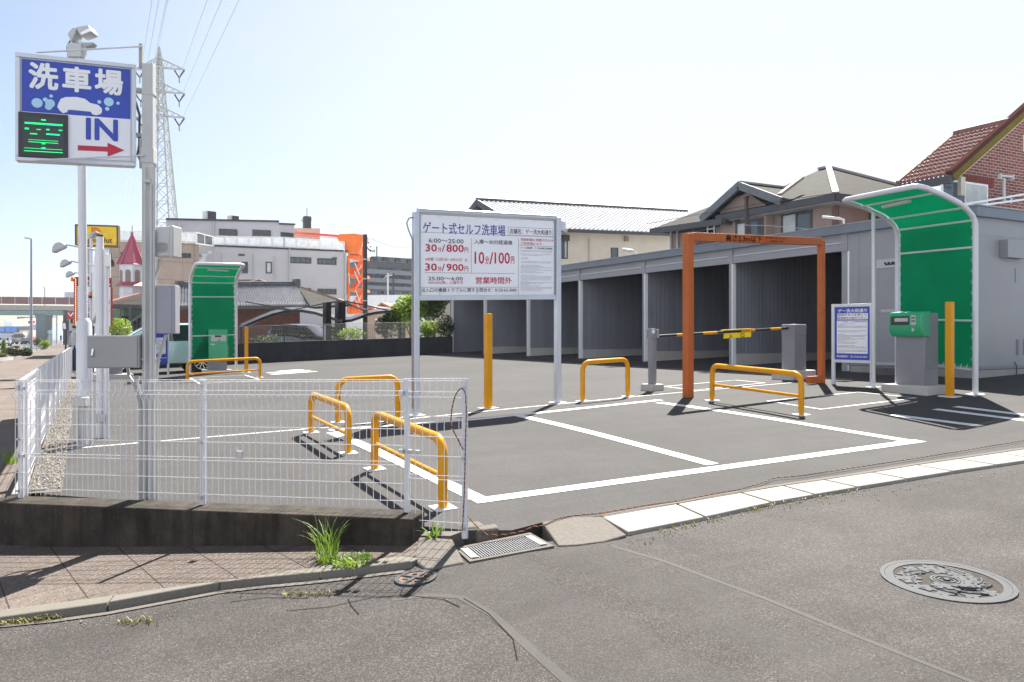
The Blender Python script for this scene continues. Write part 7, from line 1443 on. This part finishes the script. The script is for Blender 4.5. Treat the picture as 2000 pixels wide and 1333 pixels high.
# traffic signals
for px, y0, arm, d_, lab in ((111, 672, (82, 622.5), 150, "traffic signal pole with a long arm near the footbridge pier"), (86, 674, (35, 621), 136, "traffic signal pole with a lamp box on a long arm and a red light")):
    p = D(px, y0, d_); t = thing('traffic_signal', lab, 'traffic signal', p, 'traffic signals'); obj('pole', MB().rod(p, D(px, 612, d_), .16, 8), 'lamp', t)
    obj('arm', MB().rod(D(px, 619, d_), D(arm[0], arm[1], d_), .10, 6), 'lamp', t); obj('signal_box', MB().prism([D(arm[0] - 2, arm[1] + 2, d_), D(arm[0] + 11, arm[1] + 1, d_), D(arm[0] + 11, arm[1] - 2, d_), D(arm[0] - 2, arm[1] - 1.5, d_)], FW * .3), 'ltgrey', t)
    if px == 86:
        mb = MB().prism([D(55, 632, d_), D(66, 632, d_), D(66, 627, d_), D(55, 627.5, d_)], FW * .25); sb = obj('signal_box', mb, 'dark', t); mb = MB().sphere(D(63.8, 629.3, d_ - .1), .20, 10, 6); obj('red_lamp', mb, 'redlamp', sb)
# shop signs along the far sidewalk
for x0, y0, x1, y1, d_, mt, lab in ((130.5, 608, 146, 624.5, 62, M('far_sign_red', (.42, .05, .05), .5), "red shop sign with a white tick on the far sidewalk"), (135, 624, 139.5, 632, 64, 'yel2', "small yellow shop sign under the red one"), (122, 628, 134, 646, 75, M('far_sign_dark', (.05, .045, .09), .5), "dark blue shop sign with a pale mark on the far sidewalk"), (135, 632, 148, 647, 60, 'ltgrey', "plain grey sign panel beside the white lamp pole")):
    p = D((x0 + x1) / 2, y1, d_); t = thing('shop_sign', lab, 'sign', p, 'shop signs on the far sidewalk'); mb = MB().prism([D(x0, y1, d_), D(x1, y1, d_), D(x1, y0, d_), D(x0, y0, d_)], FW * .25); pn = obj('panel', mb, mt, t)
    if 'tick' in lab: mb = MB().prism([D(x, y, d_ - .01) for x, y in ((132, 611), (134, 611), (138, 616), (143, 610), (145, 611), (138.5, 619.5))], FW * -.02); obj('tick_mark', mb, 'letter', pn)
    if 'pale mark' in lab: mb = MB().prism([D(x, y, d_ - .01) for x, y in ((123, 632), (128, 631), (129, 643), (124, 643))], FW * -.02); obj('pale_mark', mb, 'letter', pn)
    mb = MB().rod(Vector((p.x, p.y, -.25)), p + FW * .12, .09, 6); obj('mast', mb, 'dark', t)
# plants and rails on the sidewalk edge
def bushy(x0, x1, y0, y1, d_, n, size, mt, lab, name='hedge', cat='hedge', dark=None):
    c = D((x0 + x1) / 2, (y0 + y1) / 2, d_); k = d_ / F; mb = leaves(MB(), c, ((x1 - x0) / 2 * k, (x1 - x0) / 2 * k, (y1 - y0) / 2 * k), n, size, random.Random(int(x0 * 7 + y0)), shell=.9); t = thing(name, lab, cat, Vector((c.x, c.y, -.2))); obj('foliage', mb, mt, t, recalc=False, smooth=0)
    mb = MB().rod(Vector((c.x, c.y, -.2)), c, .04, 6); obj('stem', mb, 'bark', t)
bushy(16, 40, 677, 697, 62, 1100, .2, 'leafh', "straw coloured part of the clipped hedge by the street lamp"); bushy(34, 61, 679, 696, 63, 1100, .2, 'leafd', "dark green part of the clipped hedge by the street lamp")
mb = MB(); c = D(7.5, 679, 64); kq = 64 / F; rg = random.Random(8)
for _ in range(700): h = rg.random(); a = rg.uniform(0, 6.28); rr = 6.5 * kq * (1 - h) ** .8 * rg.uniform(.6, 1.05); leaves(mb, (c.x + rr * math.cos(a), c.y + rr * math.sin(a), zat(c, 695.5) + h * 31 * kq), (.05, .05, .05), 1, .17, rg)
t = thing('conical_shrub', "small cone-shaped evergreen at the edge of the far sidewalk", 'shrub', Vector((c.x, c.y, -.2))); obj('foliage', mb, 'leaf', t, recalc=False, smooth=0); mb = MB().rod(Vector((c.x, c.y, -.2)), Vector((c.x, c.y, .3)), .04, 6); obj('stem', mb, 'bark', t)
bushy(78, 97, 665, 683, 92, 500, .22, 'leaf', "feathery yellow green plant beside the sidewalk rail", 'shrub', 'shrub'); bushy(66, 84, 660, 680, 103, 400, .22, 'leafd', "dark bush behind the sidewalk rail", 'shrub', 'shrub'); bushy(-6, 12, 690, 703, 54, 300, .14, 'leafh', "dry planter growth at the photo edge", 'shrub', 'shrub'); bushy(134, 141, 664, 672, 150, 120, .2, 'leaf', "small green plant by the far shops", 'shrub', 'shrub')
mb = MB().prism([D(-8, 706, 51), D(15, 704, 53), D(15, 698, 53), D(-8, 699, 51)], FW * .6); one('planter', mb, 'concl', "low stone planter holding the dry growth", 'planter')
for k, (x0, x1, y, d_) in enumerate(((63, 81, 676, 85), (101, 120, 666, 150), (46, 56, 674, 92))):
    t = thing('guard_rail', ["grey pipe rail beside the tall street lamp", "white pipe rail by the far shops", "pale mesh rail before the hedge"][k], 'guard rail', D(x0, y + 8, d_), 'pipe rails on the sidewalk edge'); mb = MB()
    for yy in (y, y + 4): mb.rod(D(x0, yy, d_), D(x1, yy + .5, d_), .05, 6)
    obj('rail', mb, 'white' if k else 'lamp', t); mb = MB()
    for q_ in range(3): x = x0 + (x1 - x0) * q_ / 2; mb.rod(D(x, y + 9, d_), D(x, y, d_), .05, 6)
    obj('rail_post', mb, 'white' if k else 'lamp', t)
p = D(96.5, 676, 123); mb = MB().rod(p, D(96.5, 649, 123), .07, 6); mb.beam(D(93, 649, 123), D(101, 648.5, 123), .05, .5); one('road_sign', mb, 'farg', "thin post with a small blue white road sign on the far sidewalk", 'road sign')
# people by the far shops: tiny standing figures
def person(px, yfoot, hpx, d_, top, leg, lab, turn=0.0):
    h = hpx * d_ / F; p = D(px, yfoot, d_); t = thing('person', lab, 'person', p, 'people on the far sidewalk'); s = h / 1.7; c, s2 = math.cos(turn), math.sin(turn)
    W = lambda x, y, z: p + (RT * c + FW * s2) * x * s + (FW * c - RT * s2) * y * s + up * z * s
    me_v = [W(0, 0, .95), W(0, 0, 1.15), W(0, 0, 1.38), W(0, 0, 1.5), W(0, .01, 1.6), W(0, 0, 1.7), W(.19, 0, 1.38), W(.23, .03, 1.1), W(.22, .1, .88), W(-.19, 0, 1.38), W(-.23, .03, 1.1), W(-.22, .1, .88), W(.1, 0, .9), W(.11, .06, .5), W(.1, -.02, .06), W(.1, .12, .03), W(-.1, 0, .9), W(-.11, -.02, .5), W(-.1, -.1, .06), W(-.1, .04, .03)]
    E_ = [(0, 1), (1, 2), (2, 3), (3, 4), (4, 5), (2, 6), (6, 7), (7, 8), (2, 9), (9, 10), (10, 11), (0, 12), (12, 13), (13, 14), (14, 15), (0, 16), (16, 17), (17, 18), (18, 19)]
    rad = [.14, .13, .14, .055, .10, .07, .065, .05, .04, .065, .05, .04, .09, .065, .045, .035, .09, .065, .045, .035]
    me = bpy.data.meshes.new('body'); I = MW[t].inverted(); me.from_pydata([tuple(I @ v) for v in me_v], E_, []); o = link('body', me, top, t); MW[o] = MW[t]
    o.modifiers.new('skin', 'SKIN'); lay = me.skin_vertices[0] if me.skin_vertices else None
    if lay:
        for v, r_ in zip(lay.data, rad): v.radius = (r_ * s, r_ * s * .8)
        lay.data[0].use_root = True
    sb = o.modifiers.new('smooth', 'SUBSURF'); sb.levels = 1; sb.render_levels = 1
    mb = MB().lathe(W(0, .0, 1.60), [(.001, .105 * s), (.07 * s, .08 * s), (.095 * s, .02 * s), (.085 * s, -.03 * s)], 10); obj('hair', mb, 'black', t)
    mb = MB(); 
    for sg in (1, -1): mb.tube([W(sg * .1, 0, .98), W(sg * .11, .02, .5), W(sg * .10, -.02, .12)], .10 * s, 8, .065 * s)
    obj('trousers', mb, leg, t)
person(119, 668.5, 14.5, 190, M('shirt_dark', (.04, .04, .06), .8), 'dark', "tiny person in dark clothes standing by the far shops")
person(125, 668, 13.5, 195, M('shirt_pale', (.50, .52, .56), .8), 'far', "tiny person in a pale top by the far shops", .6)
person(146.5, 731, 97, 29, M('shirt_grey', (.42, .42, .44), .8), M('navy_cloth', (.03, .035, .07), .8), "person in a pale top and dark trousers half hidden by the white lamp pole", 2.6)
# ---- cars
def car(loc, rz, L_, W_, H_, paint, lab, kind='hatch', z0=None, group=None):
    """A car pointing along +x in its own frame: lofted body, glass, lamps, wheels."""
    t = thing('parked_car' if group is None else 'car', lab, 'car', loc, group, rz); Mx = MW[t]
    st = dict(hatch=[(-.5, .38, .62, .66, .80, .80), (-.485, .26, .64, .80, .80, .90), (-.40, .22, .66, .97, .78, .97), (-.22, .20, .64, 1.0, .78, 1.0), (.0, .20, .63, .985, .78, 1.0), (.10, .20, .62, .93, .78, 1.0), (.275, .20, .60, .66, .80, .99), (.40, .22, .55, .60, .78, .95), (.47, .26, .48, .52, .74, .86), (.5, .34, .42, .44, .70, .74)])[kind]
    secs = []
    for (fx, zs, zb, ztp, wr, wf) in st:
        x = fx * L_; w_ = W_ / 2 * wf; zs, zb, ztp = zs * H_ , zb * H_, ztp * H_; secs.append([(x, w_ * .93, zs), (x, w_, (zs + zb) * .52), (x, w_ * .965, zb), (x, w_ * wr, ztp - .02 * H_), (x, w_ * wr * .55, ztp + .012), (x, 0, ztp + .02)])
    vs, f = [], []
    for s_ in secs: vs += [(a, b2, c) for a, b2, c in s_] + [(a, -b2, c) for a, b2, c in s_[::-1]][1:]
    n = 11
    for i in range(len(secs) - 1):
        for k in range(n - 1): f.append((i * n + k, i * n + k + 1, (i + 1) * n + k + 1, (i + 1) * n + k))
        f.append((i * n + n - 1, i * n, (i + 1) * n, (i + 1) * n + n - 1))
    f += [tuple(range(n)), tuple((len(secs) - 1) * n + k for k in range(n))]
    mb = MB(); mb.add([Mx @ Vector(v) for v in vs], f); bd = obj('body', mb, paint, t, smooth=50, bevel=.02)
    def gpanel(name, quads, mat, off=.012):
        mb = MB()
        for q_ in quads:
            c = sum((Vector(v) for v in q_), Vector()) / len(q_); nn = (Vector(q_[1]) - Vector(q_[0])).cross(Vector(q_[2]) - Vector(q_[0])).normalized()
            if nn.dot(c - Vector((0, 0, H_ * .4))) < 0: nn = -nn
            qq = [c + (Vector(v) - c) * .93 + nn * off for v in q_]; mb.prism([Mx @ v for v in qq], (Mx.to_3x3() @ nn) * -.02)
        return obj(name, mb, mat, t)
    for sg in (1, -1):
        S_ = lambda i, k: (secs[i][k][0], secs[i][k][1] * sg, secs[i][k][2])
        gpanel('side_window', [[S_(2, 2), S_(3, 2), S_(3, 3), S_(2, 3)], [S_(3, 2), S_(4, 2), S_(4, 3), S_(3, 3)], [S_(4, 2), (secs[6][2][0] * .8, secs[6][2][1] * sg, secs[6][2][2]), S_(5, 3), S_(4, 3)]], 'glassd')
    mirror = lambda q_: [(a, -b2, c) for a, b2, c in q_]
    gpanel('windscreen', [[secs[5][3], mirror(secs[5])[3], mirror(secs[6])[3], secs[6][3]]], 'glassd', .03); gpanel('rear_window', [[secs[1][3], mirror(secs[1])[3], mirror(secs[2])[3], secs[2][3]]], 'glassd', .02)
    for sg in (1, -1):
        q_ = Mx @ Vector((.465 * L_, sg * W_ * .36, .42 * H_)); mb = MB().box(q_, (.20, .34, .13), rz + sg * -.25); obj('headlight', mb, 'head', t, bevel=.02)
        q_ = Mx @ Vector((-.487 * L_, sg * W_ * .38, .56 * H_)); mb = MB().box(q_, (.1, .16, .28), rz); obj('tail_lamp', mb, 'carred', t, bevel=.02)
        q_ = Mx @ Vector((.20 * L_, sg * W_ * .54, .66 * H_)); mb = MB().box(q_, (.12, .2, .14), rz); obj('mirror', mb, paint, t, bevel=.03)
        for fx in (-.29, .31):
            r_ = .215 * H_ * 1.05; c = Mx @ Vector((fx * L_, sg * W_ * .43, r_)); ax = Mx.to_3x3() @ Vector((0, sg, 0)); mb = MB().rod(c - ax * .1, c + ax * .1, r_, 22); wh = obj('wheel', mb, 'rubber', t, bevel=.02)
            mb = MB(); e1_ = Mx.to_3x3() @ Vector((1, 0, 0)); mb.tube([c + ax * .105 + e1_ * r_ * .66 * math.cos(j * .314) + up * r_ * .66 * math.sin(j * .314) for j in range(21)], .022, 6); mb.rod(c + ax * .07, c + ax * .11, r_ * .16, 10)
            for j in range(10): a_ = j * .628; mb.beam(c + ax * .10, c + ax * .10 + e1_ * r_ * .66 * math.cos(a_) + up * r_ * .66 * math.sin(a_), .026, .02)
            obj('rim', mb, 'rim', wh); mb = MB().rod(c - ax * .02, c + ax * .06, r_ * 1.16, 20)
            obj('wheel_arch', mb, 'black', t)
    return t
cw = G(392, 722); cw.z = H_lot(cw.x, cw.y)
# the silver-aqua hatchback faces the price sign; its front wheel stands under px 393
hx = Vector((-1, -.06, 0)).normalized(); rzc = math.atan2(hx.y, hx.x); LL, WW, HH = 3.95, 1.7, 1.55
wc = G(394, 726.5); side = Vector((hx.y, -hx.x, 0)); ctr = wc + hx * (.29 * LL) - side * (-.46 * WW) ; ctr.z = H_lot(ctr.x, ctr.y) + .0
car(ctr, rzc, LL, WW, HH, 'carsil', "aqua silver hatchback parked behind the steel pole and the exit canopy")
bc_ = D(598, 668, 38.5); car(Vector((bc_.x, bc_.y, .32)), R(-62), 4.2, 1.72, 1.68, 'carblk', "black hatchback under the carport behind the net fence")
for px, yb, hpx, d_, pt, lab in ((9, 676, 17, 132, 'carwht', "white van at the photo edge on the main road"), (16.5, 672.5, 13, 158, 'carblu', "dark blue car beside the truck on the main road"), (52, 673, 13, 154, 'carblk', "dark car behind the tall street lamp on the main road"), (68, 672.5, 14, 158, 'carred', "red and white vehicle beside the street lamp on the main road"), (40, 669, 10, 198, 'carwht', "small far white car behind the truck on the main road")):
    p = D(px, yb, d_); car(p, R(-92), 4.4, 1.75, hpx * d_ / F, pt, lab, group='vehicles on the main road')
p = D(36.5, 672.5, 158); k = 158 / F; t = thing('truck', "cream cargo truck facing the viewer on the main road", 'truck', p, 'vehicles on the main road'); q = lambda x, y, b_=0: D(x, y, 158) + FW * b_
obj('cargo_box', MB().prism([q(27, 668, 1.8), q(49.5, 668, 1.8), q(49.5, 646, 1.8), q(27, 646, 1.8)], FW * 6), 'truckc', t, bevel=.05)
cb_ = obj('cab', MB().prism([q(26, 669), q(46.5, 669), q(46.5, 654), q(45, 650), q(28, 650), q(26, 654)], FW * 1.8), 'truckc', t, bevel=.06)
obj('windscreen', MB().prism([q(27, 660, -.05), q(45.5, 660, -.05), q(45, 653, -.05), q(28, 653, -.05)], FW * .06), 'truckr', t); obj('glass', MB().prism([q(28, 659, -.08), q(44.5, 659, -.08), q(44, 654, -.08), q(29, 654, -.08)], FW * .03), 'glassd', t)
obj('grille', MB().prism([q(28, 669, -.06), q(44.5, 669, -.06), q(44.5, 663, -.06), q(28, 663, -.06)], FW * .05), 'galv', t)
for x in (25, 47.5): obj('mirror', MB().prism([q(x - .8, 659, -.1), q(x + .8, 659, -.1), q(x + .8, 655, -.1), q(x - .8, 655, -.1)], FW * .15), 'dark', t)
for x in (29, 43.5): obj('headlight', MB().prism([q(x - 1.5, 668, -.1), q(x + 1.5, 668, -.1), q(x + 1.5, 666, -.1), q(x - 1.5, 666, -.1)], FW * .06), 'head', t)
for x in (28, 45): obj('wheel', MB().rod(q(x - 1.4, 668.6, .8), q(x + 1.4, 668.6, .8), .42, 12), 'rubber', t)
# paper receiver at the pole foot: small parts behind the cabinet
mb = MB().box(D(265, 733, dg + 2.0), (.26, .2, .16)); mb2 = None
# exit side equipment behind the cabinet: a pale cabinet on a concrete foot
c = G(221, 742); t = thing('exit_barrier_cabinet', "pale exit barrier cabinet on a concrete foot, half hidden by the wide control cabinet", 'barrier cabinet', c); hc_ = zat(c, 690) - c.z
obj('foundation', MB().box(c + up * .06, (.9, .6, .2), .2), 'concl', t, bevel=.02); obj('cabinet', MB().box(c + up * (.1 + hc_ / 2), (.40, .34, hc_), .2), 'mgrey', t, bevel=.012)
# ================================================================ HAZE
def haze_m():
    mt = bpy.data.materials.new('haze'); mt.use_nodes = True; t = mt.node_tree; t.nodes.clear(); o = t.nodes.new('ShaderNodeOutputMaterial'); v = t.nodes.new('ShaderNodeVolumePrincipled')
    v.inputs['Color'].default_value = (.86, .91, 1.0, 1); v.inputs['Density'].default_value = .00028; v.inputs['Anisotropy'].default_value = .0; t.links.new(v.outputs[0], o.inputs['Volume']); return mt
b = MB().box((0, 230, 29), (900, 700, 61)); o = obj('haze', b, haze_m(), smooth=0); o['kind'] = 'stuff'; o['label'] = "pale even summer haze over the whole place"
